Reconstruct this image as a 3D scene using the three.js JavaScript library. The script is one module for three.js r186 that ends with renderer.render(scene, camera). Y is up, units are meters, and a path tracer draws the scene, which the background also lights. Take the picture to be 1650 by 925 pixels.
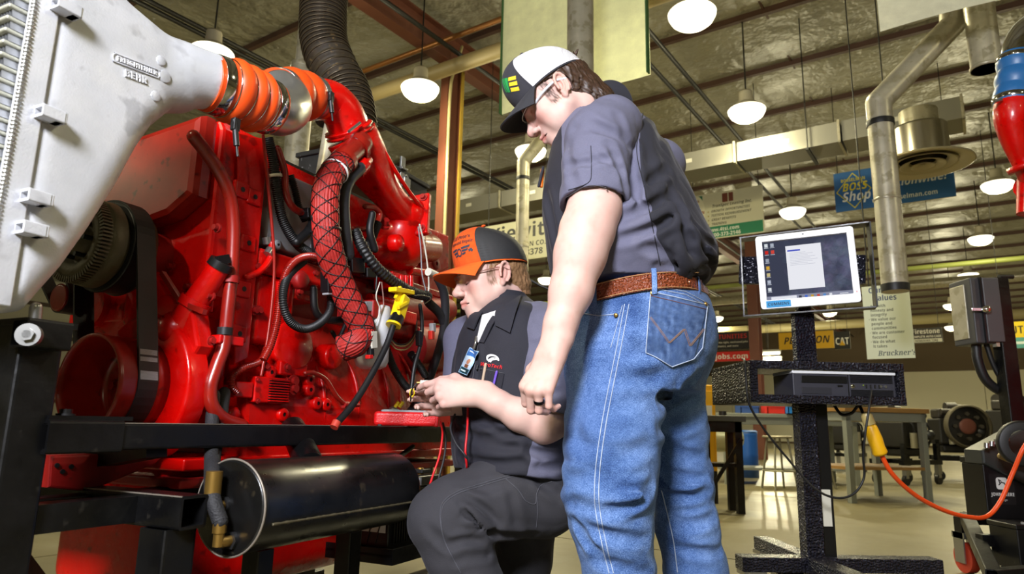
import * as THREE from 'three';
import { mergeGeometries, mergeVertices, toCreasedNormals } from 'three/addons/utils/BufferGeometryUtils.js';
import { RoundedBoxGeometry } from 'three/addons/geometries/RoundedBoxGeometry.js';
import { TextGeometry } from 'three/addons/geometries/TextGeometry.js';
import { FontLoader } from 'three/addons/loaders/FontLoader.js';
import { ImprovedNoise } from 'three/addons/math/ImprovedNoise.js';
import { RectAreaLightUniformsLib } from 'three/addons/lights/RectAreaLightUniformsLib.js';

// ---------------------------------------------------------------- camera, exposure, key light
const scene = new THREE.Scene();
scene.background = new THREE.Color(0x000000);
const FOC = 1110, TILT = Math.atan(221.5 / FOC), ROLL = THREE.MathUtils.degToRad(1.2), EYE = 0.70;
const camera = new THREE.PerspectiveCamera(THREE.MathUtils.radToDeg(2 * Math.atan(462.5 / FOC)), 1650 / 925, 0.05, 200);
camera.position.set(0, EYE, 0);
camera.rotation.order = 'YXZ';
camera.rotation.set(TILT, 0, ROLL);
camera.focus = 1.95; camera.userData.fStop = 5.6;
camera.updateMatrixWorld(true);
const renderer = new THREE.WebGLRenderer({ antialias: true });
renderer.toneMapping = THREE.LinearToneMapping;
renderer.toneMappingExposure = 1.0;
renderer.shadowMap.enabled = true;
RectAreaLightUniformsLib.init();
// the photographer's soft box stands behind the camera, to its left
const KEY = { pos: new THREE.Vector3(-0.75, 2.15, 1.0), aim: new THREE.Vector3(0.05, 1.05, -2.0), size: 0.6, power: 178 };
{
  const l = new THREE.RectAreaLight(new THREE.Color(0.96, 0.975, 1.05), KEY.power, KEY.size, KEY.size);
  l.position.copy(KEY.pos); l.lookAt(KEY.aim); l.castShadow = true; scene.add(l);
}
const LAMP_CD = 27, LAMP_COL = new THREE.Color(1.0, 0.91, 0.58);

// ---------------------------------------------------------------- helpers
const V = (x, y, z) => new THREE.Vector3(x, y, z);
let _seed = 12345;
const rnd = () => { _seed = (_seed * 1664525 + 1013904223) >>> 0; return _seed / 4294967296; };
const rr = (a, b) => a + (b - a) * rnd();
const clamp = (x, a, b) => Math.min(b, Math.max(a, x));
const lerp = (a, b, t) => a + (b - a) * t;
const sstep = (a, b, x) => { const t = clamp((x - a) / (b - a), 0, 1); return t * t * (3 - 2 * t); };
const INoise = new ImprovedNoise();
const N3 = (x, y, z) => INoise.noise(x + 31.7, y + 17.3, z + 7.9);
const fbm = (x, y, z, o = 3) => { let s = 0, a = 0.5; for (let i = 0; i < o; i++) { s += a * N3(x, y, z); x *= 2.03; y *= 2.03; z *= 2.03; a *= 0.5; } return s; };
const ray = (px, py) => V((px - 825) / FOC, -(py - 462.5) / FOC, -1).applyEuler(camera.rotation);
// a point of the place seen at a pixel, d metres in front of the camera
const P = (px, py, d) => { const v = ray(px, py); return V(0, EYE, 0).addScaledVector(v, d / -v.z); };
const Yh = (px, py, h) => { const v = ray(px, py); return V(0, EYE, 0).addScaledVector(v, (h - EYE) / v.y); };
// building axes: local x runs away to the back wall, local z to the near right
const BA = THREE.MathUtils.degToRad(34.4), BROT = Math.PI / 2 - BA;
const b1 = V(Math.sin(BA), 0, -Math.cos(BA)), bz = V(Math.cos(BA), 0, Math.sin(BA));
const B = (p, y, z) => V(0, y, 0).addScaledVector(b1, p).addScaledVector(bz, z);
// engine axes: local x to the rear of the engine, z out of its visible side
const EA = THREE.MathUtils.degToRad(26), EROT = Math.PI / 2 - EA;
const e1 = V(Math.sin(EA), 0, -Math.cos(EA)), en = V(Math.cos(EA), 0, Math.sin(EA));
const EO = P(131, 690, 1.3); EO.y = 0;
const E = (px, py, w) => { const v = ray(px, py), o = V(0, EYE, 0).sub(EO); const s = (w - o.dot(en)) / v.dot(en); const p = o.addScaledVector(v, s); return V(p.dot(e1), p.y, p.dot(en)); };
const Eu = (px, py, u) => { const v = ray(px, py), o = V(0, EYE, 0).sub(EO); const s = (u - o.dot(e1)) / v.dot(e1); const p = o.addScaledVector(v, s); return V(p.dot(e1), p.y, p.dot(en)); };
const W2E = (p) => { const o = p.clone().sub(EO); return V(o.dot(e1), o.y, o.dot(en)); };

const taken = new Map();
function numbered(n) { const k = taken.get(n) || 0; taken.set(n, k + 1); return k ? n + '_' + String(k).padStart(3, '0') : n; }
function thing(name, label, category, pos, turn = 0, group) {
  const o = new THREE.Group(); o.name = numbered(name); scene.add(o);
  if (pos) o.position.copy(pos); o.rotation.y = turn; o.userData = { label, category };
  if (group) o.userData.group = group;
  return o;
}
function tag(o, label, category, group) { o.userData.label = label; o.userData.category = category; if (group) o.userData.group = group; return o; }
function boxUV(g) {
  if (g.userData.keepUV) return g;
  if (g.index) { const h = g.toNonIndexed(); h.userData = g.userData; g = h; }
  const p = g.attributes.position, n = p.count, uv = new Float32Array(n * 2);
  const a = V(0, 0, 0), b = V(0, 0, 0), c = V(0, 0, 0);
  for (let i = 0; i < n; i += 3) {
    a.fromBufferAttribute(p, i); b.fromBufferAttribute(p, i + 1); c.fromBufferAttribute(p, i + 2);
    const nx = Math.abs((b.y - a.y) * (c.z - a.z) - (b.z - a.z) * (c.y - a.y)), ny = Math.abs((b.z - a.z) * (c.x - a.x) - (b.x - a.x) * (c.z - a.z)), nz = Math.abs((b.x - a.x) * (c.y - a.y) - (b.y - a.y) * (c.x - a.x));
    for (let k = 0; k < 3; k++) {
      const q = k == 0 ? a : k == 1 ? b : c;
      const u = nx > ny && nx > nz ? q.z : q.x, v = ny >= nx && ny > nz ? q.z : q.y;
      uv[(i + k) * 2] = u; uv[(i + k) * 2 + 1] = v;
    }
  }
  g.setAttribute('uv', new THREE.BufferAttribute(uv, 2));
  return g;
}
function part(name, geo, m, parent) {
  if (Array.isArray(geo)) geo = mrg(geo);
  if (m.userData.tiled) geo = boxUV(geo);
  const o = new THREE.Mesh(geo, m); o.castShadow = true; o.receiveShadow = true;
  o.name = parent ? name : numbered(name); (parent || scene).add(o);
  return o;
}
function struct(name, geo, m, parent) { const o = part(name, geo, m, parent); if (!parent) o.userData.kind = 'structure'; return o; }
function mrg(list) {
  list = list.flat(3).map((g) => { let h = g.index ? g.toNonIndexed() : g.clone(); for (const k of Object.keys(h.attributes)) if (!['position', 'normal', 'uv'].includes(k)) h.deleteAttribute(k); if (!h.attributes.uv) h.setAttribute('uv', new THREE.BufferAttribute(new Float32Array(h.attributes.position.count * 2), 2)); return h; });
  return list.length == 1 ? list[0] : mergeGeometries(list);
}
const xf = (g, pos, rot, scl) => { const m = new THREE.Matrix4().compose(pos || V(0, 0, 0), new THREE.Quaternion().setFromEuler(rot || new THREE.Euler()), scl || V(1, 1, 1)); g.applyMatrix4(m); return g; };
const Eul = (x, y, z, o = 'XYZ') => new THREE.Euler(x, y, z, o);
const box = (w, h, d, x = 0, y = 0, z = 0, r = 0, rot) => { const g = r ? new RoundedBoxGeometry(w, h, d, 2, Math.min(r, w / 2.01, h / 2.01, d / 2.01)) : new THREE.BoxGeometry(w, h, d); return xf(g, V(x, y, z), rot); };
// box from corner to corner
const bb = (x0, x1, y0, y1, z0, z1, r = 0) => box(Math.abs(x1 - x0), Math.abs(y1 - y0), Math.abs(z1 - z0), (x0 + x1) / 2, (y0 + y1) / 2, (z0 + z1) / 2, r);
function rod(a, b, r0, r1 = r0, seg = 16, open = false) {
  const d = b.clone().sub(a), g = new THREE.CylinderGeometry(r1, r0, d.length(), seg, 1, open);
  g.applyQuaternion(new THREE.Quaternion().setFromUnitVectors(V(0, 1, 0), d.clone().normalize())); g.translate((a.x + b.x) / 2, (a.y + b.y) / 2, (a.z + b.z) / 2); return g;
}
function bar(a, b, w, h, up = V(0, 1, 0), r = 0) {   // a rectangular bar from a to b, w across, h along up
  const d = b.clone().sub(a), L = d.length(); d.normalize(); const s = new THREE.Vector3().crossVectors(d, up).normalize(), u = new THREE.Vector3().crossVectors(s, d);
  const g = r ? new RoundedBoxGeometry(L, h, w, 2, r) : new THREE.BoxGeometry(L, h, w);
  g.applyMatrix4(new THREE.Matrix4().makeBasis(d, u, s)); g.translate((a.x + b.x) / 2, (a.y + b.y) / 2, (a.z + b.z) / 2); return g;
}
// hollow square tube with open ends
function sqTube(a, b, s, wall = 0.005, up = V(0, 1, 0), h = s) {
  const d = b.clone().sub(a), L = d.length(); d.normalize(); const x = new THREE.Vector3().crossVectors(d, up).normalize(), u = new THREE.Vector3().crossVectors(x, d);
  const sh = new THREE.Shape(), q = (w, hh, r, S) => { S.moveTo(-w + r, -hh); S.lineTo(w - r, -hh); S.quadraticCurveTo(w, -hh, w, -hh + r); S.lineTo(w, hh - r); S.quadraticCurveTo(w, hh, w - r, hh); S.lineTo(-w + r, hh); S.quadraticCurveTo(-w, hh, -w, hh - r); S.lineTo(-w, -hh + r); S.quadraticCurveTo(-w, -hh, -w + r, -hh); };
  q(s / 2, h / 2, s * 0.1, sh); const ho = new THREE.Path(); q(s / 2 - wall, h / 2 - wall, s * 0.05, ho); sh.holes.push(ho);
  const g = new THREE.ExtrudeGeometry(sh, { depth: L, bevelEnabled: false, curveSegments: 3 });
  g.applyMatrix4(new THREE.Matrix4().makeBasis(x.clone().negate(), u, d)); g.translate(a.x, a.y, a.z); return g;
}
const curve = (pts, t = 0.5) => new THREE.CatmullRomCurve3(pts, false, 'catmullrom', t);
const tube = (pts, r, n = 40, k = 10, t = 0.5) => { const c = curve(pts, t); return mrg([new THREE.TubeGeometry(c, n, r, k, false), ball(c.getPoint(0), r * 0.98, 8), ball(c.getPoint(1), r * 0.98, 8)]); };
const ball = (c, r, k = 14) => new THREE.SphereGeometry(r, k, Math.max(6, k * 0.7 | 0)).translate(c.x, c.y, c.z);
// tube whose radius is a function of distance s along it and of the angle
function vtube(pts, rad, n = 80, k = 18, t = 0.5) {
  const c = curve(pts, t), L = c.getLength(), fr = c.computeFrenetFrames(n, false), pos = [], idx = [], uv = [];
  for (let i = 0; i <= n; i++) {
    const p = c.getPointAt(i / n), s = i / n * L;
    for (let j = 0; j <= k; j++) { const a = j / k * Math.PI * 2, r = rad(s, a, i / n); const q = p.clone().addScaledVector(fr.normals[i], Math.cos(a) * r).addScaledVector(fr.binormals[i], Math.sin(a) * r); pos.push(q.x, q.y, q.z); uv.push(j / k, s); }
  }
  const w = k + 1; for (let i = 0; i < n; i++) for (let j = 0; j < k; j++) { const a = i * w + j; idx.push(a, a + 1, a + w, a + 1, a + w + 1, a + w); }
  for (const [e, i] of [[0, 0], [1, n]]) { const p = c.getPointAt(e), b = pos.length / 3; pos.push(p.x, p.y, p.z); uv.push(0, 0); for (let j = 0; j < k; j++) e ? idx.push(i * w + j, i * w + j + 1, b) : idx.push(i * w + j + 1, i * w + j, b); }
  const g = new THREE.BufferGeometry(); g.setAttribute('position', new THREE.Float32BufferAttribute(pos, 3)); g.setAttribute('uv', new THREE.Float32BufferAttribute(uv, 2)); g.setIndex(idx); g.computeVertexNormals(); return g;
}
const corr = (pts, r, pitch = 0.006, amp = 0.0016, n) => { const L = curve(pts).getLength(); return vtube(pts, (s) => r + amp * Math.cos(s / pitch * Math.PI * 2), n || Math.min(900, Math.round(L / pitch * 6)), 12); };
const lathe = (prof, seg = 32) => new THREE.LatheGeometry(prof.map(([r, y]) => new THREE.Vector2(r, y)), seg);
// turn a y-axis geometry to run along axis d from point p
const along = (g, p, d) => { g.applyQuaternion(new THREE.Quaternion().setFromUnitVectors(V(0, 1, 0), d.clone().normalize())); g.translate(p.x, p.y, p.z); return g; };
function extr(pts, depth, bevel = 0) { const s = new THREE.Shape(pts.map((p) => new THREE.Vector2(p[0], p[1]))); return new THREE.ExtrudeGeometry(s, { depth, bevelEnabled: bevel > 0, bevelSize: bevel, bevelThickness: bevel, bevelSegments: 2, curveSegments: 6 }); }
function gridGeo(nu, nv, f) {   // f(u, v) -> Vector3
  const pos = [], uv = [], idx = [];
  for (let j = 0; j <= nv; j++) for (let i = 0; i <= nu; i++) { const p = f(i / nu, j / nv); pos.push(p.x, p.y, p.z); uv.push(i / nu, j / nv); }
  for (let j = 0; j < nv; j++) for (let i = 0; i < nu; i++) { const a = j * (nu + 1) + i; idx.push(a, a + 1, a + nu + 1, a + 1, a + nu + 2, a + nu + 1); }
  const g = new THREE.BufferGeometry(); g.setAttribute('position', new THREE.Float32BufferAttribute(pos, 3)); g.setAttribute('uv', new THREE.Float32BufferAttribute(uv, 2)); g.setIndex(idx); g.computeVertexNormals(); g.userData.keepUV = true; return g;
}
const boltGeo = (p, d, r = 0.008, h = 0.008) => mrg([along(new THREE.CylinderGeometry(r, r, h, 6).translate(0, h / 2, 0), p, d), along(new THREE.CylinderGeometry(r * 1.5, r * 1.5, h * 0.3, 14).translate(0, h * 0.15, 0), p, d)]);

// ---------------------------------------------------------------- textures and materials
function dataTex(n, f, srgb = true, rep = 1, m = n) {
  const a = new Uint8Array(n * m * 4);
  for (let y = 0; y < m; y++) for (let x = 0; x < n; x++) { const c = f(x / n, y / m), i = (y * n + x) * 4; a[i] = clamp(c[0] * 255, 0, 255); a[i + 1] = clamp(c[1] * 255, 0, 255); a[i + 2] = clamp(c[2] * 255, 0, 255); a[i + 3] = 255; }
  const t = new THREE.DataTexture(a, n, m); t.wrapS = t.wrapT = THREE.RepeatWrapping; t.magFilter = THREE.LinearFilter; t.minFilter = THREE.LinearFilter; if (srgb) t.colorSpace = THREE.SRGBColorSpace; t.repeat.set(rep, rep); t.needsUpdate = true; return t;
}
// tileable noise: period k cells
const tn = (x, y, k, s = 0) => { const f = (X, Y) => N3(X * k + s, Y * k + s * 1.7, s); const u = sstep(0, 1, x), v = sstep(0, 1, y); return f(x, y) * (1 - u) * (1 - v) + f(x - 1, y) * u * (1 - v) + f(x, y - 1) * (1 - u) * v + f(x - 1, y - 1) * u * v; };
const tfb = (x, y, k, s, o = 4) => { let r = 0, a = 0.55; for (let i = 0; i < o; i++) { r += a * tn(x, y, k * 2 ** i, s + i * 9.1); a *= 0.55; } return r; };
function canvasTex(w, h, draw) {
  const c = document.createElement('canvas'); c.width = w; c.height = h; const x = c.getContext('2d'); draw(x, w, h);
  const t = new THREE.CanvasTexture(c); t.colorSpace = THREE.SRGBColorSpace; t.magFilter = THREE.LinearFilter; return t;
}
function mat(color, rough = 0.5, metal = 0, o = {}) {
  const m = new THREE.MeshPhysicalMaterial({ color, roughness: rough, metalness: metal, side: THREE.DoubleSide, ...o }); if (o.map || o.bumpMap || o.roughnessMap) m.userData.tiled = true; return m;
}
const keepTex = (m) => { m.userData.tiled = false; return m; };
const greyBump = (n, k, s, rep, pw = 1, o = 4) => dataTex(n, (x, y) => { const v = clamp(0.5 + tfb(x, y, k, s, o) * pw, 0, 1); return [v, v, v]; }, false, rep);
const mottle = (n, k, s, rep, c0, c1, c2, t = 0.12) => dataTex(n, (x, y) => { const v = clamp(0.5 + tfb(x, y, k, s, 5) * 1.3, 0, 1), d = sstep(t, t + 0.18, tfb(x, y, k * 1.7, s + 50, 4)); return [0, 1, 2].map((i) => lerp(lerp(c0[i], c1[i], v), c2[i], d)); }, true, rep);
const hx = (h) => { const c = [(h >> 16 & 255) / 255, (h >> 8 & 255) / 255, (h & 255) / 255]; return c; };
const T = {
  fine: greyBump(256, 12, 3, 4, 1.2), hammer: greyBump(256, 15, 8, 9, 2.6, 1), grain: greyBump(256, 40, 5, 6, 1.4, 3),
  rough: dataTex(256, (x, y) => { const v = clamp(0.5 + tfb(x, y, 6, 21, 5) * 1.2, 0, 1); return [v, v, v]; }, false, 2),
};
const roughVar = (lo, hi, rep = 2, k = 6) => dataTex(256, (x, y) => { const v = lerp(lo, hi, clamp(0.5 + tfb(x, y, k, 33, 5) * 1.2, 0, 1)); return [0, v, 0]; }, false, rep);
const M = {
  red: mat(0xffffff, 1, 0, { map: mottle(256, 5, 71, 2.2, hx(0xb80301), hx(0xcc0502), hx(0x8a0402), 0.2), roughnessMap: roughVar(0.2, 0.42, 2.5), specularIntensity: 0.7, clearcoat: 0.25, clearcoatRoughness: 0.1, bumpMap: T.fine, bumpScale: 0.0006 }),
  redDull: mat(0xffffff, 0.55, 0, { map: mottle(256, 6, 73, 2.5, hx(0x820503), hx(0x9a0804), hx(0x4e0704), 0.15), bumpMap: T.fine, bumpScale: 0.0006 }),  // dull red; its darker tone also puts recess shade into the colour
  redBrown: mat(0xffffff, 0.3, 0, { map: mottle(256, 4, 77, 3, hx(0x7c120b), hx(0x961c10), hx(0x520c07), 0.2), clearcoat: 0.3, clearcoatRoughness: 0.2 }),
  blackPaint: mat(0xffffff, 1, 0, { map: mottle(512, 8, 11, 1.6, hx(0x060607), hx(0x0b0b0c), hx(0x1f1d1a), 0.25), roughnessMap: roughVar(0.25, 0.5, 2), bumpMap: T.fine, bumpScale: 0.0004, specularIntensity: 0.8 }),
  hammer: mat(0x262631, 0.3, 0.4, { bumpMap: T.hammer, bumpScale: 0.012 }),
  wornEdge: mat(0x8d8478, 0.5, 0.5),
  alu: mat(0xffffff, 1, 0.35, { map: mottle(512, 5, 41, 1.5, hx(0xbcbec3), hx(0xd2d3d7), hx(0xb2b3b7), 0.10), roughnessMap: roughVar(0.38, 0.58, 3), bumpMap: T.grain, bumpScale: 0.00018 }),
  aluBright: mat(0xb4b4b2, 0.3, 0.85), steel: mat(0xa9a9a6, 0.28, 0.9), chrome: mat(0xd0d0d0, 0.12, 1), darkSteel: mat(0x2c2c2d, 0.45, 0.6),
  galv: mat(0xffffff, 1, 0.35, { map: mottle(256, 6, 91, 1.2, hx(0xa9a38e), hx(0xc2bca6), hx(0xa0997f), 0.05), roughnessMap: roughVar(0.28, 0.5, 1.5) }),
  orange: mat(0xd9480f, 0.42, 0, { clearcoat: 0.15, bumpMap: T.fine, bumpScale: 0.0003 }),
  rubber: mat(0x0e0e10, 0.5), rubberGrey: mat(0x232327, 0.55), plasticBlack: mat(0x0d0d0f, 0.35), plasticGrey: mat(0x8b8c90, 0.5), white: mat(0xdcdde0, 0.35), offWhite: mat(0xc9c6b8, 0.5),
  brass: mat(0xa78442, 0.35, 0.85), yellow: mat(0xe8c70c, 0.4), orangeCord: mat(0xe2490f, 0.45), grease: mat(0x57503c, 0.5, 0.3, { bumpMap: T.fine, bumpScale: 0.001 }),
};
// ---------------------------------------------------------------- the building
M.floor = mat(0xffffff, 1, 0, { map: dataTex(512, (x, y) => { const v = tfb(x, y, 4, 5, 6), s = sstep(0.12, 0.3, tfb(x, y, 7, 61, 4)), g = tn(x, y, 90, 4) * 0.05; const k = 1 + v * 0.16 + g - s * 0.05; return [0.40 * k, 0.37 * k, 0.265 * k]; }, true, 0.22), roughnessMap: roughVar(0.34, 0.46, 0.5, 5) });
M.joint = mat(0x3a352b, 0.9);
M.vinyl = mat(0xffffff, 0.42, 0, { map: dataTex(256, (x, y) => { const k = 1 + tfb(x, y, 4, 15, 4) * 0.12; return [0.56 * k, 0.545 * k, 0.47 * k]; }, true, 0.4), bumpMap: greyBump(256, 5, 19, 0.7, 1.4, 4), bumpScale: 0.05, clearcoat: 0.3, clearcoatRoughness: 0.3 });
M.brown = mat(0x6b3d2c, 0.5, 0, { bumpMap: T.fine, bumpScale: 0.0005 }); M.purlin = mat(0x4a3226, 0.6); M.wallCream = mat(0xcfc9ae, 0.7); M.wallTop = mat(0x5b4b33, 0.7); M.girt = mat(0x54402f, 0.6);
M.ductTan = mat(0x9a8a60, 0.5); M.ductGrey = mat(0x86847a, 0.5, 0.3); M.copper = mat(0x8a5a2c, 0.4, 0.5); M.blackIron = mat(0x1b1a18, 0.5, 0.2); M.creamPipe = mat(0xa89c70, 0.5);
const ROOM = { x0: -12, x1: 40, z0: -32, z1: 24, h: 6.3 };
const placeB = (o) => { o.rotation.y = BROT; return o; };
{
  const { x0, x1, z0, z1, h } = ROOM;
  const fl = placeB(struct('floor', bb(x0, x1, -0.3, -0.012, z0, z1), M.joint));
  const s = 4.0; const sg = boxUV(bb(0.007, s - 0.007, -0.1, 0, 0.007, s - 0.007));
  for (let i = 0; i < 13; i++) for (let j = 0; j < 14; j++) { const m = part('slab', sg, M.floor, fl); m.position.set(x0 + i * s, 0, z0 + j * s); m.rotation.y = 0; }
  for (const [n, a, m] of [['wall_back', [x1, x1 + 0.3, 0, h, z0, z1], M.wallTop], ['wall_left', [x0, x1, 0, h, z0 - 0.3, z0], M.wallCream], ['wall_right', [x0, x1, 0, h, z1, z1 + 0.3], M.wallCream], ['wall_near', [x0 - 0.3, x0, 0, h, z0, z1], M.wallCream]]) {
    const w = placeB(struct(n, bb(...a), m));
    if (n == 'wall_back') { const pg = bb(-0.03, 0, 0.1, 3.7, 0.01, 3.99, 0.01); for (let z = z0; z < z1; z += 4) part('wall_panel', pg, M.wallCream, w).position.set(x1, 0, z); }
    if (n == 'wall_left') for (let y = 1.2; y < h; y += 1.3) part('girt', bb(x0, x1, y, y + 0.14, z0, z0 + 0.2), M.girt, w);
  }
  const ce = placeB(struct('ceiling', bb(x0, x1, h + 0.2, h + 0.4, z0, z1), M.vinyl));
  // insulation blanket between the purlins, sagging and creased
  const vsg = [0, 1, 2].map((k) => { const g = gridGeo(14, 40, (u, v) => V(u * 1.6, -0.005 - 0.06 * Math.sin(u * Math.PI) - 0.05 * fbm(u * 3 + k * 5, v * 14, k, 3) * Math.sin(u * Math.PI), v * 8)); const uv = g.attributes.uv; for (let i = 0; i < uv.count; i++) uv.setXY(i, uv.getX(i) * 1.6, uv.getY(i) * 8); return g; });
  let c = 0; for (let x = x0; x < x1 - 1; x += 1.6) for (let z = z0; z < z1; z += 8) { const m = part('insulation_panel', vsg[c++ % 3], M.vinyl, ce); m.position.set(x, h, z); }
  const pu = mrg([bb(-0.012, 0.012, h - 0.08, h + 0.12, z0, z1), bb(-0.012, 0.06, h - 0.09, h - 0.075, z0, z1)]);
  for (let x = x0; x < x1; x += 1.6) part('purlin', pu, M.purlin, ce).position.x = x;
  const seam = new THREE.BoxGeometry(x1 - x0, 0.02, 0.03).translate((x0 + x1) / 2, 0, 0);
  for (let z = z0 + 2; z < z1; z += 4) part('seam_strip', seam, M.purlin, ce).position.set(0, h - 0.02, z);
}
// steel column with its rafter line
const colP = P(722, 300, 9.0), colL = { x: colP.dot(b1), z: colP.dot(bz) };
{
  const { x0, x1, h } = ROOM;
  for (const dz of [0]) {
    const z = colL.z + dz; const r = placeB(struct('rafter_beam', [bb(x0, x1, h - 0.62, h - 0.2, z - 0.008, z + 0.008), bb(x0, x1, h - 0.22, h - 0.2, z - 0.09, z + 0.09), bb(x0, x1, h - 0.64, h - 0.62, z - 0.09, z + 0.09)], M.brown));
  }
  const col = thing('steel_column', 'red brown steel column with a pale conduit running up it', 'column', V(colP.x, 0, colP.z), BROT - 0.3);
  part('web', bb(-0.11, 0.11, 0, h - 0.6, -0.006, 0.006), M.brown, col);
  for (const s of [-1, 1]) part('flange', bb(s * 0.12 - 0.008, s * 0.12 + 0.008, 0, h - 0.6, -0.09, 0.09), M.brown, col);
  part('haunch_plate', bb(-0.2, 0.2, h - 0.66, h - 0.62, -0.14, 0.14), M.brown, col);
  part('base_plate', bb(-0.2, 0.2, 0, 0.03, -0.18, 0.18), M.brown, col);
  part('conduit', tube([V(-0.10, 0, 0.115), V(-0.10, 3, 0.115), V(-0.10, 5.2, 0.115), V(-0.02, 5.6, 0.12), V(0.06, 5.95, 0.12)], 0.022, 40, 10), M.creamPipe, col);
  part('corner_strip', bb(0.10, 0.14, 0, h - 0.7, 0.07, 0.10), mat(0x8a7020, 0.6), col);
  const c2 = P(1212, 600, 17);
  for (const [p, lab] of [[P(1220, 600, 17), 'red brown steel column far behind the computer cart']]) { const k = thing('steel_column', lab, 'column', V(p.x, 0, p.z), BROT); part('web', bb(-0.13, 0.13, 0, h - 0.6, -0.01, 0.01), M.brown, k); for (const s of [-1, 1]) part('flange', bb(s * 0.14 - 0.01, s * 0.14 + 0.01, 0, h - 0.6, -0.12, 0.12), M.brown, k); }
  void c2;
}
// pipes and rods under the roof
function runX(name, px, py, h, r, m, label, category, x0 = -8, x1 = 39, group) { const p = Yh(px, py, h), z = p.dot(bz); const o = part(name, rod(B(x0, h, z), B(x1, h, z), r, r, 12), m); return tag(o, label, category, group); }
function runZ(name, px, py, h, r, m, label, category, z0 = -31, z1 = 20, group) { const p = Yh(px, py, h), x = p.dot(b1); const o = part(name, rod(B(x, h, z0), B(x, h, z1), r, r, 14), m); return tag(o, label, category, group); }
const SPK = 'black iron pipe running under the roof toward the back wall';
for (const [x, y] of [[1108, 124], [668, 36], [650, 213], [415, 101], [1255, 330]]) runX('sprinkler_pipe', x, y, 5.5, 0.03, M.blackIron, SPK, 'pipe', -8, 39, 'black pipes under the roof');
runZ('copper_pipe', 690, 75, 5.6, 0.035, M.copper, 'copper coloured pipe crossing under the purlins by the column', 'pipe');
runZ('tan_pipe', 700, 118, 5.36, 0.10, M.ductTan, 'thick tan pipe hung beside the copper one', 'pipe');
runZ('pale_pipe', 1400, 520, 4.4, 0.16, M.creamPipe, 'thick cream pipe crossing above the far signs', 'pipe');
runZ('green_pipe', 1520, 428, 4.6, 0.06, mat(0x97a052, 0.5), 'thin yellow green pipe crossing above the control box', 'pipe');  // green cast of the light is put into this pipe colour
runZ('grey_duct', 1560, 452, 4.5, 0.13, M.galv, 'round grey duct crossing behind the hanging white sign', 'duct');
// rectangular duct
{
  const a = P(1555, 189, 7.6), h = a.y, x = a.dot(b1), z1 = a.dot(bz), z0 = z1 - 12;
  const d = thing('ventilation_duct', 'long rectangular grey sheet metal duct with a round diffuser below', 'duct', B(x, h, z1), BROT);
  for (let k = 0; k < 9; k++) { part('duct_section', bb(0, 0.5, 0, 0.28, -1.35 * (k + 1) + 0.02, -1.35 * k, 0.004), M.ductGrey, d); part('flange', [bb(-0.02, 0.52, -0.02, 0.0, -1.35 * k - 0.03, -1.35 * k), bb(-0.02, 0, -0.02, 0.30, -1.35 * k - 0.03, -1.35 * k)], M.galv, d); part('paper_tag', bb(-0.004, 0, 0.12, 0.18, -1.35 * k - 0.75, -1.35 * k - 0.63), M.offWhite, d); }
  part('end_cap', bb(0.005, 0.495, 0.005, 0.275, -0.006, 0.004), M.galv, d);
  for (const k of [1, 4, 7]) part('hanger_rod', rod(V(-0.03, -0.02, -1.35 * k - 0.4), V(-0.03, ROOM.h - h, -1.35 * k - 0.4), 0.008, 0.008, 6), M.blackIron, d);
  for (const k of [1, 4, 7]) part('hanger_bar', bb(-0.06, 0.58, -0.05, -0.02, -1.35 * k - 0.42, -1.35 * k - 0.38), M.blackIron, d);
  const c = P(1487, 262, 7.4), g = thing('ceiling_diffuser', 'round stepped metal air diffuser on a shiny drum', 'diffuser', c, 0);
  part('drum', lathe([[0.28, 0.02], [0.28, 0.40], [0.275, 0.42], [0.0, 0.42]], 48), mat(0xb8b2a0, 0.25, 0.9), g);
  part('disc', lathe([[0.28, 0.03], [0.50, -0.01], [0.51, -0.03], [0.49, -0.035], [0.36, 0.0], [0.35, 0.02]], 64), mat(0xb3a888, 0.4, 0.4), g);
  for (const [r, y] of [[0.34, -0.02], [0.23, -0.035], [0.12, -0.045]]) part('ring', lathe([[r - 0.10, y + 0.05], [r, y + 0.005], [r + 0.006, y - 0.006], [r - 0.01, y - 0.004], [r - 0.09, y + 0.03]], 64), mat(0xa59a7a, 0.4, 0.4), g);
  part('neck', rod(V(0, 0.35, 0), V(0, 0.62, 0), 0.2, 0.2, 24), M.galv, g);
}
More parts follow.
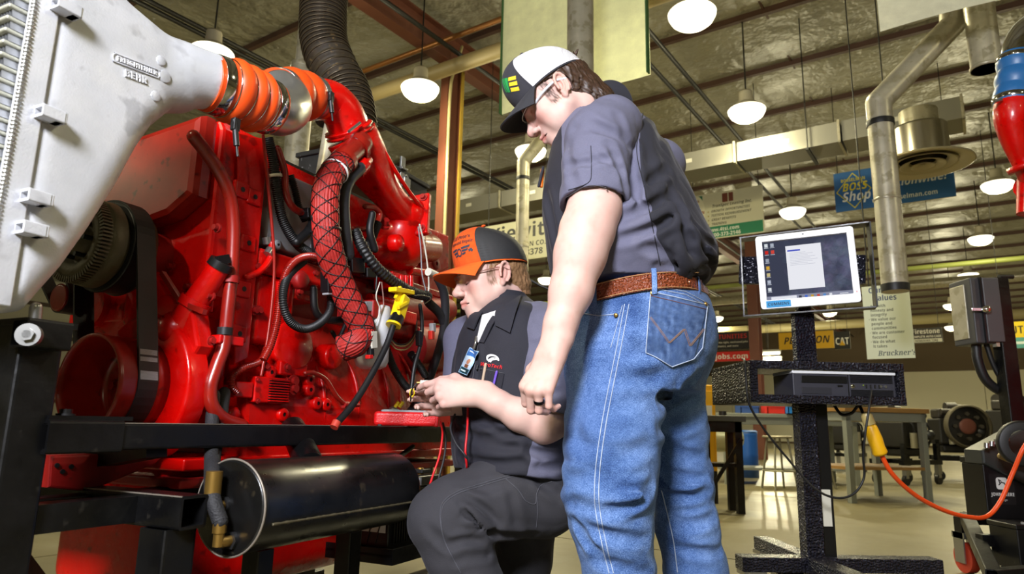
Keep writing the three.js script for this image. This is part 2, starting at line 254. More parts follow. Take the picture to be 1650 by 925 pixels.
// bowl lamps
{
  const glass = mat(0xfff4d8, 0.5, 0, { emissive: new THREE.Color(1, 0.95, 0.74), emissiveIntensity: 2.4 });
  const bowl = lathe([[0.001, -0.15], [0.09, -0.145], [0.16, -0.125], [0.21, -0.085], [0.24, -0.03], [0.245, 0.0], [0.235, 0.012], [0.0, 0.014]], 40);
  const neck = lathe([[0.0, 0.27], [0.085, 0.27], [0.09, 0.25], [0.095, 0.12], [0.13, 0.10], [0.20, 0.04], [0.236, 0.013]], 28), hook = rod(V(0, 0.27, 0), V(0, ROOM.h - 4.9 - 0.08, 0), 0.01, 0.01, 6);
  const near = { '1115,22': 'large white glowing bowl lamp beside the hanging cream banner', '1203,178': 'white glowing bowl lamp hung above the grey duct', '677,142': 'white glowing bowl lamp beside the red brown column', '855,243': 'white glowing bowl lamp behind a bent steel pipe', '342,85': 'white glowing bowl lamp above the red engine cover', '1277,340': 'white glowing bowl lamp between the two company signs', '1607,297': 'white glowing bowl lamp beside the round diffuser', '1580,384': 'white glowing bowl lamp above the grey control box' };
  const px = [[1115, 22], [1203, 178], [677, 142], [855, 243], [342, 85], [1277, 340], [1607, 297], [1580, 384], [1337, 503], [1560, 443], [1155, 512], [1533, 527], [880, 450], [1533, 492], [745, 465]];
  const put = (p, lab, group) => {
    const t = thing('bowl_lamp', lab, 'lamp', p, 0, group); part('glass_bowl', bowl, glass, t); part('housing', neck, mat(0xb9b29c, 0.5, 0.3), t); part('stem', hook, M.blackIron, t);
    const l = new THREE.PointLight(LAMP_COL, LAMP_CD * 0.35, 0, 2); l.position.copy(p).y -= 0.2; l.shadow.radius = 6; l.castShadow = true; scene.add(l); const s = new THREE.SpotLight(LAMP_COL, LAMP_CD * 1.5, 0, 1.35, 0.6, 2); s.position.copy(p).y -= 0.2; s.target.position.copy(p).y -= 3; s.shadow.radius = 6; s.castShadow = true; scene.add(s, s.target);
  };
  for (const [x, y] of px) { const l = near[x + ',' + y]; put(Yh(x, y, 4.9), l || 'small white glowing bowl lamp far back under the roof', l ? undefined : 'far bowl lamps'); }
  // lamps added to even out the room and brighten the back wall
  for (const [x, z] of [[-3, -2], [-3, 6], [4, 5], [-5, -10], [4, -14], [12, 9], [14, -16], [24, 12], [35, 4], [35, -6], [34, 14]]) put(B(x, 4.9, z), 'white glowing bowl lamp of the other lamp rows under the roof', 'bowl lamps of the other rows');
  const ft = mat(0xffffff, 0.5, 0, { emissive: new THREE.Color(1, 0.93, 0.7), emissiveIntensity: 1.6 });
  for (const [x, y, lab] of [[1236, 567, 'upper of two short bright strip lights by the red sign'], [1239, 577.5, 'lower of two short bright strip lights by the red sign']]) { const p = P(x, y, y > 570 ? 23 : 22), t = thing('strip_light', lab, 'lamp', p, BROT); part('lens', bb(-0.06, 0.06, -0.08, 0.0, -0.4, 0.4, 0.02), ft, t); part('housing', bb(-0.07, 0.07, 0, 0.06, -0.42, 0.42), M.offWhite, t); part('hanger', rod(V(0, 0.05, 0), V(0, ROOM.h - p.y, 0), 0.008, 0.008, 6), M.blackIron, t); const l = new THREE.PointLight(LAMP_COL, 20); l.position.copy(p).y -= 0.15; l.castShadow = true; scene.add(l); }
}
// the soft box that lights the two people, on its stand behind the camera
{
  const t = thing('studio_softbox', 'black square photo soft box on a light stand behind the camera', 'lamp', V(KEY.pos.x, 0, KEY.pos.z));
  const dir = KEY.aim.clone().sub(KEY.pos).normalize(), q = new THREE.Quaternion().setFromUnitVectors(V(0, 0, 1), dir), c = V(0, KEY.pos.y, 0).addScaledVector(dir, -0.03);
  const face = new THREE.BoxGeometry(KEY.size, KEY.size, 0.01).applyQuaternion(q).translate(c.x, c.y, c.z), cone = new THREE.CylinderGeometry(KEY.size * 0.71, 0.1, 0.35, 4, 1).rotateY(Math.PI / 4).rotateX(Math.PI / 2).translate(0, 0, -0.19).applyQuaternion(q).translate(c.x, c.y, c.z);
  part('diffuser_cloth', face, mat(0xffffff, 0.8, 0, { emissive: 0xffffff, emissiveIntensity: 0.6 }), t); part('shell', cone, M.rubber, t);
  part('stand', [rod(V(0, 0.02, -0.0), c, 0.016), rod(V(0, 0.7, 0), V(0.45, 0.01, 0.1), 0.012), rod(V(0, 0.7, 0), V(-0.4, 0.01, 0.2), 0.012), rod(V(0, 0.7, 0), V(0, 0.01, 0.45), 0.012)], M.darkSteel, t);
}
// ---------------------------------------------------------------- signed distance fields and their meshes
const smin = (a, b, k) => { if (k <= 0) return Math.min(a, b); const h = Math.max(k - Math.abs(a - b), 0) / k; return Math.min(a, b) - h * h * k * 0.25; };
const smax = (a, b, k) => -smin(-a, -b, k);
function rc(a, b, ra, rb) {   // capsule that tapers from ra to rb
  const ax = a.x, ay = a.y, az = a.z, bx = b.x - ax, by = b.y - ay, bz_ = b.z - az, bbq = bx * bx + by * by + bz_ * bz_ || 1e-9;
  return (x, y, z) => { x -= ax; y -= ay; z -= az; let h = (x * bx + y * by + z * bz_) / bbq; h = h < 0 ? 0 : h > 1 ? 1 : h; x -= bx * h; y -= by * h; z -= bz_ * h; return Math.sqrt(x * x + y * y + z * z) - (ra + (rb - ra) * h); };
}
function ell(c, r, q) {
  const m = q ? new THREE.Matrix4().makeRotationFromQuaternion(q.clone().invert()).elements : null;
  return (x, y, z) => { x -= c.x; y -= c.y; z -= c.z; if (m) { const X = m[0] * x + m[4] * y + m[8] * z, Y = m[1] * x + m[5] * y + m[9] * z; z = m[2] * x + m[6] * y + m[10] * z; x = X; y = Y; } const a = x / r.x, b = y / r.y, d = z / r.z, k0 = Math.sqrt(a * a + b * b + d * d), e = a / r.x, f = b / r.y, g = d / r.z, k1 = Math.sqrt(e * e + f * f + g * g); return k1 < 1e-9 ? -Math.min(r.x, r.y, r.z) : k0 * (k0 - 1) / k1; };
}
const half = (p, n) => { const k = p.dot(n); return (x, y, z) => x * n.x + y * n.y + z * n.z - k; };   // solid on the side away from n
function field(list) {   // [fn, k, op]
  return (x, y, z) => { let d = 1e9; for (let i = 0; i < list.length; i++) { const [f, k, op] = list[i]; const v = f(x, y, z); d = op === 1 ? smax(d, -v, k) : op === 2 ? smax(d, v, k) : i ? smin(d, v, k || 0) : v; } return d; };
}
// stacked ovals: rows [y, cx, cz, a, b] with a along the lateral axis la and b across it
function stack(rows, la, pw = 2.3) {
  rows = rows.slice().sort((p, q) => p[0] - q[0]); const fx = -la.z, fz = la.x;
  return (x, y, z) => {
    const yy = clamp(y, rows[0][0], rows[rows.length - 1][0]); let i = 0; while (i < rows.length - 2 && yy > rows[i + 1][0]) i++;
    const A = rows[i], C = rows[i + 1], t0 = (yy - A[0]) / (C[0] - A[0]); const p0 = rows[Math.max(0, i - 1)], p3 = rows[Math.min(rows.length - 1, i + 2)];
    const cr = (k) => { const h = C[0] - A[0], m1 = i > 0 ? (C[k] - p0[k]) / (C[0] - p0[0]) * h : C[k] - A[k], m2 = i < rows.length - 2 ? (p3[k] - A[k]) / (p3[0] - A[0]) * h : C[k] - A[k], t2 = t0 * t0, t3 = t2 * t0; return (2 * t3 - 3 * t2 + 1) * A[k] + (t3 - 2 * t2 + t0) * m1 + (3 * t2 - 2 * t3) * C[k] + (t3 - t2) * m2; };
    const dx = x - cr(1), dz = z - cr(2), a = cr(3), b = cr(4); const l = Math.abs(dx * la.x + dz * la.z) / a, f = Math.abs(dx * fx + dz * fz) / b; const q = Math.pow(Math.pow(l, pw) + Math.pow(f, pw), 1 / pw);
    const d = (q - 1) * Math.min(a, b), e = Math.abs(y - yy); return e > 0 ? (d > 0 ? Math.hypot(d, e) : Math.max(d, e)) : d;
  };
}
function sdfGeo(fn, lo, hi, h) {
  const nx = Math.ceil((hi.x - lo.x) / h) + 1, ny = Math.ceil((hi.y - lo.y) / h) + 1, nz = Math.ceil((hi.z - lo.z) / h) + 1, val = new Float32Array(nx * ny * nz), BL = 8;
  for (let k0 = 0; k0 < nz; k0 += BL) for (let j0 = 0; j0 < ny; j0 += BL) for (let i0 = 0; i0 < nx; i0 += BL) {
    const i1 = Math.min(i0 + BL, nx), j1 = Math.min(j0 + BL, ny), k1 = Math.min(k0 + BL, nz); const d = fn(lo.x + (i0 + BL / 2) * h, lo.y + (j0 + BL / 2) * h, lo.z + (k0 + BL / 2) * h);
    const skip = Math.abs(d) > BL * h * 1.5;
    for (let k = k0; k < k1; k++) for (let j = j0; j < j1; j++) for (let i = i0; i < i1; i++) val[(k * ny + j) * nx + i] = skip ? d : fn(lo.x + i * h, lo.y + j * h, lo.z + k * h);
  }
  const vid = new Int32Array(nx * ny * nz).fill(-1), pos = [], idx = [], sx = 1, sy = nx, sz = nx * ny, off = [0, sx, sy, sx + sy, sz, sx + sz, sy + sz, sx + sy + sz], ed = [[0, 1], [2, 3], [4, 5], [6, 7], [0, 2], [1, 3], [4, 6], [5, 7], [0, 4], [1, 5], [2, 6], [3, 7]];
  for (let k = 0; k < nz - 1; k++) for (let j = 0; j < ny - 1; j++) for (let i = 0; i < nx - 1; i++) {
    const c = (k * ny + j) * nx + i; let m = 0; for (let q = 0; q < 8; q++) if (val[c + off[q]] < 0) m |= 1 << q; if (m === 0 || m === 255) continue;
    let X = 0, Y = 0, Z = 0, n = 0; for (const [p, q] of ed) { const a = val[c + off[p]], b = val[c + off[q]]; if ((a < 0) === (b < 0)) continue; const t = a / (a - b); X += (p & 1) + ((q & 1) - (p & 1)) * t; Y += (p >> 1 & 1) + ((q >> 1 & 1) - (p >> 1 & 1)) * t; Z += (p >> 2) + ((q >> 2) - (p >> 2)) * t; n++; }
    vid[c] = pos.length / 3; pos.push(lo.x + (i + X / n) * h, lo.y + (j + Y / n) * h, lo.z + (k + Z / n) * h);
  }
  const quad = (a, b, c, d, f) => { if (a < 0 || b < 0 || c < 0 || d < 0) return; f ? idx.push(a, b, c, a, c, d) : idx.push(a, c, b, a, d, c); };
  for (let k = 1; k < nz - 1; k++) for (let j = 1; j < ny - 1; j++) for (let i = 1; i < nx - 1; i++) {
    const c = (k * ny + j) * nx + i, s = val[c] < 0;
    if (s !== (val[c + sx] < 0)) quad(vid[c - sy - sz], vid[c - sz], vid[c], vid[c - sy], s);
    if (s !== (val[c + sy] < 0)) quad(vid[c - sx - sz], vid[c - sx], vid[c], vid[c - sz], s);
    if (s !== (val[c + sz] < 0)) quad(vid[c - sx - sy], vid[c - sy], vid[c], vid[c - sx], s);
  }
  const nor = new Float32Array(pos.length), e = h * 0.6;
  for (let i = 0; i < pos.length; i += 3) { const x = pos[i], y = pos[i + 1], z = pos[i + 2]; let a = fn(x + e, y, z) - fn(x - e, y, z), b = fn(x, y + e, z) - fn(x, y - e, z), c = fn(x, y, z + e) - fn(x, y, z - e); const l = Math.hypot(a, b, c) || 1; nor[i] = a / l; nor[i + 1] = b / l; nor[i + 2] = c / l; }
  const g = new THREE.BufferGeometry(); g.setAttribute('position', new THREE.Float32BufferAttribute(pos, 3)); g.setAttribute('normal', new THREE.BufferAttribute(nor, 3)); g.setIndex(idx); return g;
}
// cut a mesh along the zero line of fn(x, y, z): [where fn < 0, where fn > 0]
function cut(geo, fn) {
  const p = geo.attributes.position.array, n = geo.attributes.normal.array, ix = geo.index ? geo.index.array : [...Array(p.length / 3).keys()], out = [[[], []], [[], []]]; const gv = new Float32Array(p.length / 3); for (let i = 0; i < gv.length; i++) gv[i] = fn(p[i * 3], p[i * 3 + 1], p[i * 3 + 2]);
  const P3 = (i) => [p[i * 3], p[i * 3 + 1], p[i * 3 + 2], n[i * 3], n[i * 3 + 1], n[i * 3 + 2]], mix = (a, b, t) => a.map((v, k) => v + (b[k] - v) * t), emit = (s, ...vs) => { for (const v of vs) { out[s][0].push(v[0], v[1], v[2]); out[s][1].push(v[3], v[4], v[5]); } };
  for (let t = 0; t < ix.length; t += 3) {
    const id = [ix[t], ix[t + 1], ix[t + 2]], sg = id.map((i) => gv[i] > 0 ? 1 : 0), s = sg[0] + sg[1] + sg[2];
    if (s === 0 || s === 3) { emit(s ? 1 : 0, P3(id[0]), P3(id[1]), P3(id[2])); continue; }
    const odd = s === 1 ? sg.indexOf(1) : sg.indexOf(0), a = id[odd], b = id[(odd + 1) % 3], c = id[(odd + 2) % 3], A = P3(a), Bp = P3(b), C = P3(c), ab = mix(A, Bp, gv[a] / (gv[a] - gv[b])), ac = mix(A, C, gv[a] / (gv[a] - gv[c])), so = sg[odd];
    emit(so, A, ab, ac); emit(1 - so, ab, Bp, C, ab, C, ac);
  }
  return out.map(([q, m]) => { const g = new THREE.BufferGeometry(); g.setAttribute('position', new THREE.Float32BufferAttribute(q, 3)); g.setAttribute('normal', new THREE.Float32BufferAttribute(m, 3)); return g; });
}
// walk from o along dir until the field is met
function hit(fn, o, dir, max = 0.6) { let t = 0; for (let i = 0; i < 200 && t < max; i++) { const d = fn(o.x + dir.x * t, o.y + dir.y * t, o.z + dir.z * t); if (d < 0.0003) break; t += Math.max(d * 0.5, 0.0004); } return o.clone().addScaledVector(dir, t); }
const gradOf = (fn, p, e = 0.003) => V(fn(p.x + e, p.y, p.z) - fn(p.x - e, p.y, p.z), fn(p.x, p.y + e, p.z) - fn(p.x, p.y - e, p.z), fn(p.x, p.y, p.z + e) - fn(p.x, p.y, p.z - e)).normalize();
// a patch of cloth laid on a field: c in front of the surface, U x V size w x h, looking along dir
function patch(fn, c, U, Vv, w, h, dir, off = 0.0015, nu = 16, nv = 16, warp) {
  return gridGeo(nu, nv, (u, v) => { let a = (u - 0.5) * w, b = (v - 0.5) * h; if (warp) [a, b] = warp(a, b, u, v); const o = c.clone().addScaledVector(U, a).addScaledVector(Vv, b), q = hit(fn, o, dir); return q.addScaledVector(gradOf(fn, q, 0.006), off); });
}
// a thread or seam lying on a field along a polyline of points in front of it
function seam(fn, pts, dir, r = 0.0014, off = 0.001, n = 30) { const c = curve(pts), q = []; for (let i = 0; i <= n; i++) { const s = hit(fn, c.getPoint(i / n), dir); q.push(s.addScaledVector(gradOf(fn, s, 0.006), off)); } return new THREE.TubeGeometry(curve(q), n * 2, r, 6, false); }
// closed sheet of a thickness from a grid function
function sheet(nu, nv, f, th) {
  const g = gridGeo(nu, nv, f), n = g.attributes.normal, p = g.attributes.position, N = p.count, pos = [], idx = [], w = nu + 1; for (const s of [0.5, -0.5]) for (let i = 0; i < N; i++) pos.push(p.getX(i) + n.getX(i) * th * s, p.getY(i) + n.getY(i) * th * s, p.getZ(i) + n.getZ(i) * th * s);
  const ix = g.index.array; for (let i = 0; i < ix.length; i += 3) { idx.push(ix[i], ix[i + 1], ix[i + 2], N + ix[i], N + ix[i + 2], N + ix[i + 1]); }
  const e = (a, b) => idx.push(a, N + a, b, b, N + a, N + b); for (let i = 0; i < nu; i++) { e(i, i + 1); e(nv * w + i + 1, nv * w + i); } for (let j = 0; j < nv; j++) { e((j + 1) * w, j * w); e(j * w + nu, (j + 1) * w + nu); }
  const o = new THREE.BufferGeometry(); o.setAttribute('position', new THREE.Float32BufferAttribute(pos, 3)); o.setIndex(idx); return toCreasedNormals(o, 0.7);
}
const frameM = (o, x, y, z) => new THREE.Matrix4().makeBasis(x, y, z).setPosition(o);
// where the line of sight through a pixel meets a field, and cloth details laid out from such points
const HP = (fn, px, py, t0 = 1.3) => { const d = ray(px, py).normalize(); return hit(fn, V(0, EYE, 0).addScaledVector(d, t0), d, 2.2); };
function foldP(fn, x0, y0, x1, y1, w, amp, bow = 0) {
  const nx = -(y1 - y0), ny = x1 - x0, l = Math.hypot(nx, ny) || 1, pts = [0, 0.25, 0.5, 0.75, 1].map((t) => { const b = bow * 4 * t * (1 - t); return HP(fn, lerp(x0, x1, t) + nx / l * b, lerp(y0, y1, t) + ny / l * b); }), fs = pts.slice(1).map((q, i) => rc(pts[i], q, 0, 0)), mid = pts[2], R = pts[0].distanceTo(pts[4]) * 0.75 + w * 4, A = pts[0], C = pts[4], L2 = A.distanceToSquared(C);
  return (x, y, z) => { if (Math.abs(x - mid.x) > R || Math.abs(y - mid.y) > R || Math.abs(z - mid.z) > R) return 0; let d = 1e9; for (const f of fs) d = Math.min(d, f(x, y, z)); if (d > w * 4) return 0; const t = clamp(((x - A.x) * (C.x - A.x) + (y - A.y) * (C.y - A.y) + (z - A.z) * (C.z - A.z)) / L2, 0, 1), tp = Math.pow(Math.sin(Math.PI * clamp(t * 0.9 + 0.05, 0, 1)), 0.6); return amp * tp * (Math.exp(-((d / w) ** 2)) - 0.75 * Math.exp(-(((d - w * 1.9) / w) ** 2))); };
}
const seamP = (fn, px, r = 0.0013, offs = 0.0008, n = 40) => { const c = new THREE.CatmullRomCurve3(px.map(([x, y]) => V(x, y, 0))), q = []; for (let i = 0; i <= n; i++) { const t = c.getPoint(i / n), s = HP(fn, t.x, t.y); q.push(s.addScaledVector(gradOf(fn, s, 0.006), offs)); } return new THREE.TubeGeometry(curve(q), n * 2, r, 6, false); };
// quad of pixels laid on a field (corners: top left, top right, bottom right, bottom left)
const patchP = (fn, c, offs = 0.002, nu = 18, nv = 18, warp) => gridGeo(nu, nv, (u, v) => { const t = 1 - v; let x = lerp(lerp(c[0][0], c[1][0], u), lerp(c[3][0], c[2][0], u), t), y = lerp(lerp(c[0][1], c[1][1], u), lerp(c[3][1], c[2][1], u), t); if (warp) [x, y] = warp(x, y, u, t); const s = HP(fn, x, y); return s.addScaledVector(gradOf(fn, s, 0.008), offs); });
// ---------------------------------------------------------------- people: shared pieces
function paintV(g, fn) { const p = g.attributes.position, a = new Float32Array(p.count * 3); for (let i = 0; i < p.count; i++) { const c = fn(p.getX(i), p.getY(i), p.getZ(i)); a[i * 3] = c[0]; a[i * 3 + 1] = c[1]; a[i * 3 + 2] = c[2]; } g.setAttribute('color', new THREE.BufferAttribute(a, 3)); return g; }
function mrgC(list) { return mergeGeometries(list.map((g) => { const h = g.index ? g.toNonIndexed() : g; for (const k of Object.keys(h.attributes)) if (!['position', 'normal', 'color'].includes(k)) h.deleteAttribute(k); return h; })); }
const SKIN = [0.64, 0.43, 0.37], LIP = [0.50, 0.17, 0.14], FLUSH = [0.62, 0.32, 0.28];
M.skin = mat(0xffffff, 0.45, 0, { vertexColors: true, sheen: 0.15, bumpMap: greyBump(256, 60, 6, 18, 1.2, 2), bumpScale: 0.0004, specularIntensity: 0.6 });
const mixc = (a, b, t) => a.map((v, i) => v + (b[i] - v) * t);
const skinTone = (x, y, z, k = 1) => { const n = fbm(x * 22, y * 22, z * 22, 3), f = fbm(x * 90, y * 90, z * 90, 2); return mixc(SKIN, FLUSH, clamp(0.18 + n * 0.55 + f * 0.25, 0, 0.6)).map((v) => v * k); };
function headField(o = {}) {
  const w = o.w || 1, L = [];
  const a = (f, k, op) => L.push([f, k, op]);
  a(ell(V(0, 0.035, -0.012), V(0.075 * w, 0.083, 0.098))); a(ell(V(0, 0.032, 0.03), V(0.062 * w, 0.06, 0.060)), 0.03); a(ell(V(0, -0.03, 0.035), V(0.057 * w, 0.07, 0.056)), 0.03);
  a(rc(V(0, -0.06, -0.035), o.neck || V(0, -0.22, -0.07), 0.056 * w, o.neckR || 0.064), 0.035);
  for (const s of [-1, 1]) {
    a(rc(V(s * 0.053 * w, -0.045, 0.002), V(s * 0.02, -0.097, 0.068), 0.021 * w, 0.018), 0.028); a(ell(V(s * 0.045 * w, -0.020, 0.055), V(0.025, 0.022, 0.027)), 0.025); a(ell(V(s * 0.044 * w, -0.055, 0.045), V(0.024 * w, 0.03, 0.03)), 0.025);
  }
  a(ell(V(0, -0.099, 0.073), V(0.024, 0.019, 0.021)), 0.02); a(rc(V(-0.034, 0.022, 0.079), V(0.034, 0.022, 0.079), 0.012, 0.012), 0.018); a(ell(V(0, -0.066, 0.076), V(0.031, 0.026, 0.026)), 0.02);
  for (const s of [-1, 1]) a(ell(V(s * 0.033, 0.0, 0.098), V(0.019, 0.012, 0.016)), 0.016, 1);
  a(rc(V(0, 0.010, 0.091), V(0, -0.027, 0.1145), 0.0082, 0.0105), 0.014); a(rc(V(0, -0.030, 0.1155), V(0, -0.030, 0.115), 0.0108, 0.0108), 0.012);
  for (const s of [-1, 1]) { a(ell(V(s * 0.0135, -0.035, 0.105), V(0.0085, 0.0085, 0.011)), 0.008); a(rc(V(s * 0.006, -0.044, 0.110), V(s * 0.008, -0.041, 0.104), 0.0035, 0.003), 0.004, 1); }
  for (const s of [-1, 1]) { a(rc(V(0, -0.0595, 0.1035), V(s * 0.022, -0.066, 0.089), 0.0058, 0.003), 0.006); a(rc(V(0, -0.0725, 0.1015), V(s * 0.02, -0.068, 0.089), 0.0068, 0.003), 0.006); a(rc(V(0, -0.0660, 0.110), V(s * 0.026, -0.0675, 0.090), 0.0018, 0.0012), 0.004, 1); }
  for (const s of [-1, 1]) { a(ell(V(s * 0.032, -0.001, 0.0755), V(0.0145, 0.0125, 0.0125)), 0.005); a(rc(V(s * 0.019, -0.0065, 0.0855), V(s * 0.045, -0.0055, 0.078), 0.0028, 0.0022), 0.004); a(rc(V(s * 0.019, -0.0105, 0.0855), V(s * 0.045, -0.0085, 0.0775), 0.0012, 0.001), 0.003, 1); }
  for (const s of [-1, 1]) {
    const ex = s * 0.077 * w, q = new THREE.Quaternion().setFromEuler(Eul(-0.22, s * 0.42, 0)); a(ell(V(ex, -0.002, -0.016), V(0.0075, 0.032, 0.019), q), 0.006);
    const rim = []; for (let i = 0; i <= 9; i++) { const t = lerp(-0.5, 4.1, i / 9), p = V(0.004 * s, Math.sin(t) * 0.030, Math.cos(t) * 0.018).applyQuaternion(q); rim.push(V(ex + p.x + s * 0.004, -0.002 + p.y, -0.016 + p.z)); }
    for (let i = 0; i < 9; i++) a(rc(rim[i], rim[i + 1], 0.0042, 0.0042), 0.004);
    a(ell(V(ex + s * 0.006, -0.003, -0.010), V(0.006, 0.014, 0.0085), q), 0.005, 1); a(ell(V(ex, -0.031, -0.006), V(0.006, 0.010, 0.008)), 0.006);
  }
  return field(L);
}
function headGeo(fn, cell = 0.003, burn = null) {
  const g = sdfGeo(fn, V(-0.1, -0.30, -0.22), V(0.1, 0.13, 0.142), cell);
  return paintV(g, (x, y, z) => {
    let c = skinTone(x, y, z); const ax = Math.abs(x);
    const lip = Math.exp(-(((y + 0.066) / 0.0085) ** 2)) * sstep(0.027, 0.017, ax) * sstep(0.085, 0.095, z); c = mixc(c, LIP, clamp(lip * 1.1, 0, 0.85));
    const ck = Math.exp(-(((ax - 0.05) / 0.022) ** 2 + ((y + 0.028) / 0.022) ** 2)) * sstep(0.03, 0.06, z); c = mixc(c, [0.60, 0.19, 0.14], ck * 0.45);
    const nose = Math.exp(-((ax / 0.016) ** 2 + ((y + 0.032) / 0.014) ** 2)) * sstep(0.1, 0.11, z); c = mixc(c, [0.56, 0.2, 0.15], nose * 0.4);
    const er = sstep(0.073, 0.08, ax) * sstep(0.03, 0.0, Math.abs(y) - 0.02); c = mixc(c, [0.62, 0.2, 0.14], er * 0.3);
    const br = sstep(0.006, 0.0035, Math.abs(y - 0.024 + (ax - 0.03) * 0.15)) * sstep(0.008, 0.015, ax) * sstep(0.055, 0.045, ax) * sstep(0.06, 0.075, z); c = mixc(c, [0.12, 0.07, 0.04], br * 0.8);
    const ls = Math.exp(-(((y + 0.0105) / 0.0022) ** 2)) * sstep(0.016, 0.02, ax) * sstep(0.048, 0.043, ax) * sstep(0.068, 0.074, z); c = mixc(c, [0.07, 0.04, 0.03], ls * 0.8);
    if (burn) { const sb = sstep(0.058, 0.066, ax) * sstep(0.004, 0.010, z) * sstep(0.040, 0.030, z) * sstep(-0.036, -0.022, y + 0.010 * N3(z * 300, 1, 2)) * sstep(0.05, 0.03, y), st = 0.55 + 0.9 * N3(z * 420, y * 60, 3); c = mixc(c, burn, clamp(sb * st * 1.2, 0, 0.9)); }
    return c;
  });
}
// five-fingered hand as capsules: origin at the wrist, rad thumb side, dis finger side, dor back of the hand
function handPrims(o, rad, dis, dor, S, curls, thumb, lo) {
  const L = [], W = (x, y, z) => o.clone().addScaledVector(rad, x * S).addScaledVector(dis, y * S).addScaledVector(dor, z * S), tips = [], add = (a, b, ra, rb, k) => L.push([rc(a, b, ra * S, rb * S), k * S]);
  const mc = [[0.030, 0.095, 0.003], [0.009, 0.099, 0.006], [-0.012, 0.094, 0.004], [-0.031, 0.083, -0.001]], ln = [[0.046, 0.028, 0.022], [0.051, 0.031, 0.024], [0.047, 0.029, 0.023], [0.037, 0.022, 0.020]], rd = [0.0098, 0.0100, 0.0094, 0.0084];
  add(W(0.012, -0.03, 0), W(0.014, 0.01, 0), 0.0225, 0.0215, 0); add(W(-0.012, -0.03, 0), W(-0.013, 0.01, 0), 0.0225, 0.020, 0.02);
  mc.forEach((m, i) => { add(W(lerp(0.014, -0.016, i / 3), 0.012, -0.002), W(m[0], m[1], m[2] - 0.002), 0.0175, 0.0128 - (i == 3 ? 0.002 : 0), 0.014); });
  add(W(0.012, 0.03, -0.010), W(0.018, 0.075, -0.010), 0.014, 0.012, 0.014); add(W(-0.014, 0.03, -0.010), W(-0.018, 0.07, -0.010), 0.014, 0.012, 0.014);
  const nails = [];
  mc.forEach((m, i) => {
    const [A, Bq, C, sp = 0] = curls[i]; let p = W(...m), ang = 0; const side = sp; const pts = [p];
    [A, Bq, C].forEach((c, j) => { ang += THREE.MathUtils.degToRad(c); const d = dis.clone().multiplyScalar(Math.cos(ang)).addScaledVector(dor, -Math.sin(ang)).addScaledVector(rad, Math.tan(THREE.MathUtils.degToRad(side)) * Math.cos(ang)).normalize(); const q = p.clone().addScaledVector(d, ln[i][j] * S); add(p, q, rd[i] * (1 - j * 0.09) + (j ? 0.0004 : 0.001), rd[i] * (1 - (j + 1) * 0.09), j ? 0.003 : 0.006); p = q; pts.push(p);
      if (j == 2) { const nn = dor.clone().multiplyScalar(Math.cos(ang)).addScaledVector(dis, Math.sin(ang)); nails.push([q.clone().addScaledVector(nn, rd[i] * 0.66 * S), nn, d, rad]); } });
    tips.push(pts);
  });
  const [t1, t2, t3] = thumb; const a = W(0.020, 0.018, -0.008), b = W(...t1), c = W(...t2), e = W(...t3); add(a, b, 0.0185, 0.0135, 0.016); add(W(0.028, 0.08, -0.004), b, 0.009, 0.009, 0.018); add(b, c, 0.0122, 0.0108, 0.005); add(c, e, 0.0108, 0.0088, 0.003); tips.push([b, c, e]);
  return { L, tips, W, nails };
}
const boundsOf = (pts, r) => { const b = new THREE.Box3().setFromPoints(pts); b.expandByScalar(r); return b; };
const nailGeo = ([p, n, d, s]) => { const g = new THREE.SphereGeometry(1, 10, 8); const X = s.clone().addScaledVector(n, -s.dot(n)).addScaledVector(d, -s.dot(d)).normalize(); g.applyMatrix4(new THREE.Matrix4().makeBasis(X.multiplyScalar(0.0052), n.clone().multiplyScalar(0.0028), d.clone().multiplyScalar(0.0068)).setPosition(p)); return g; };
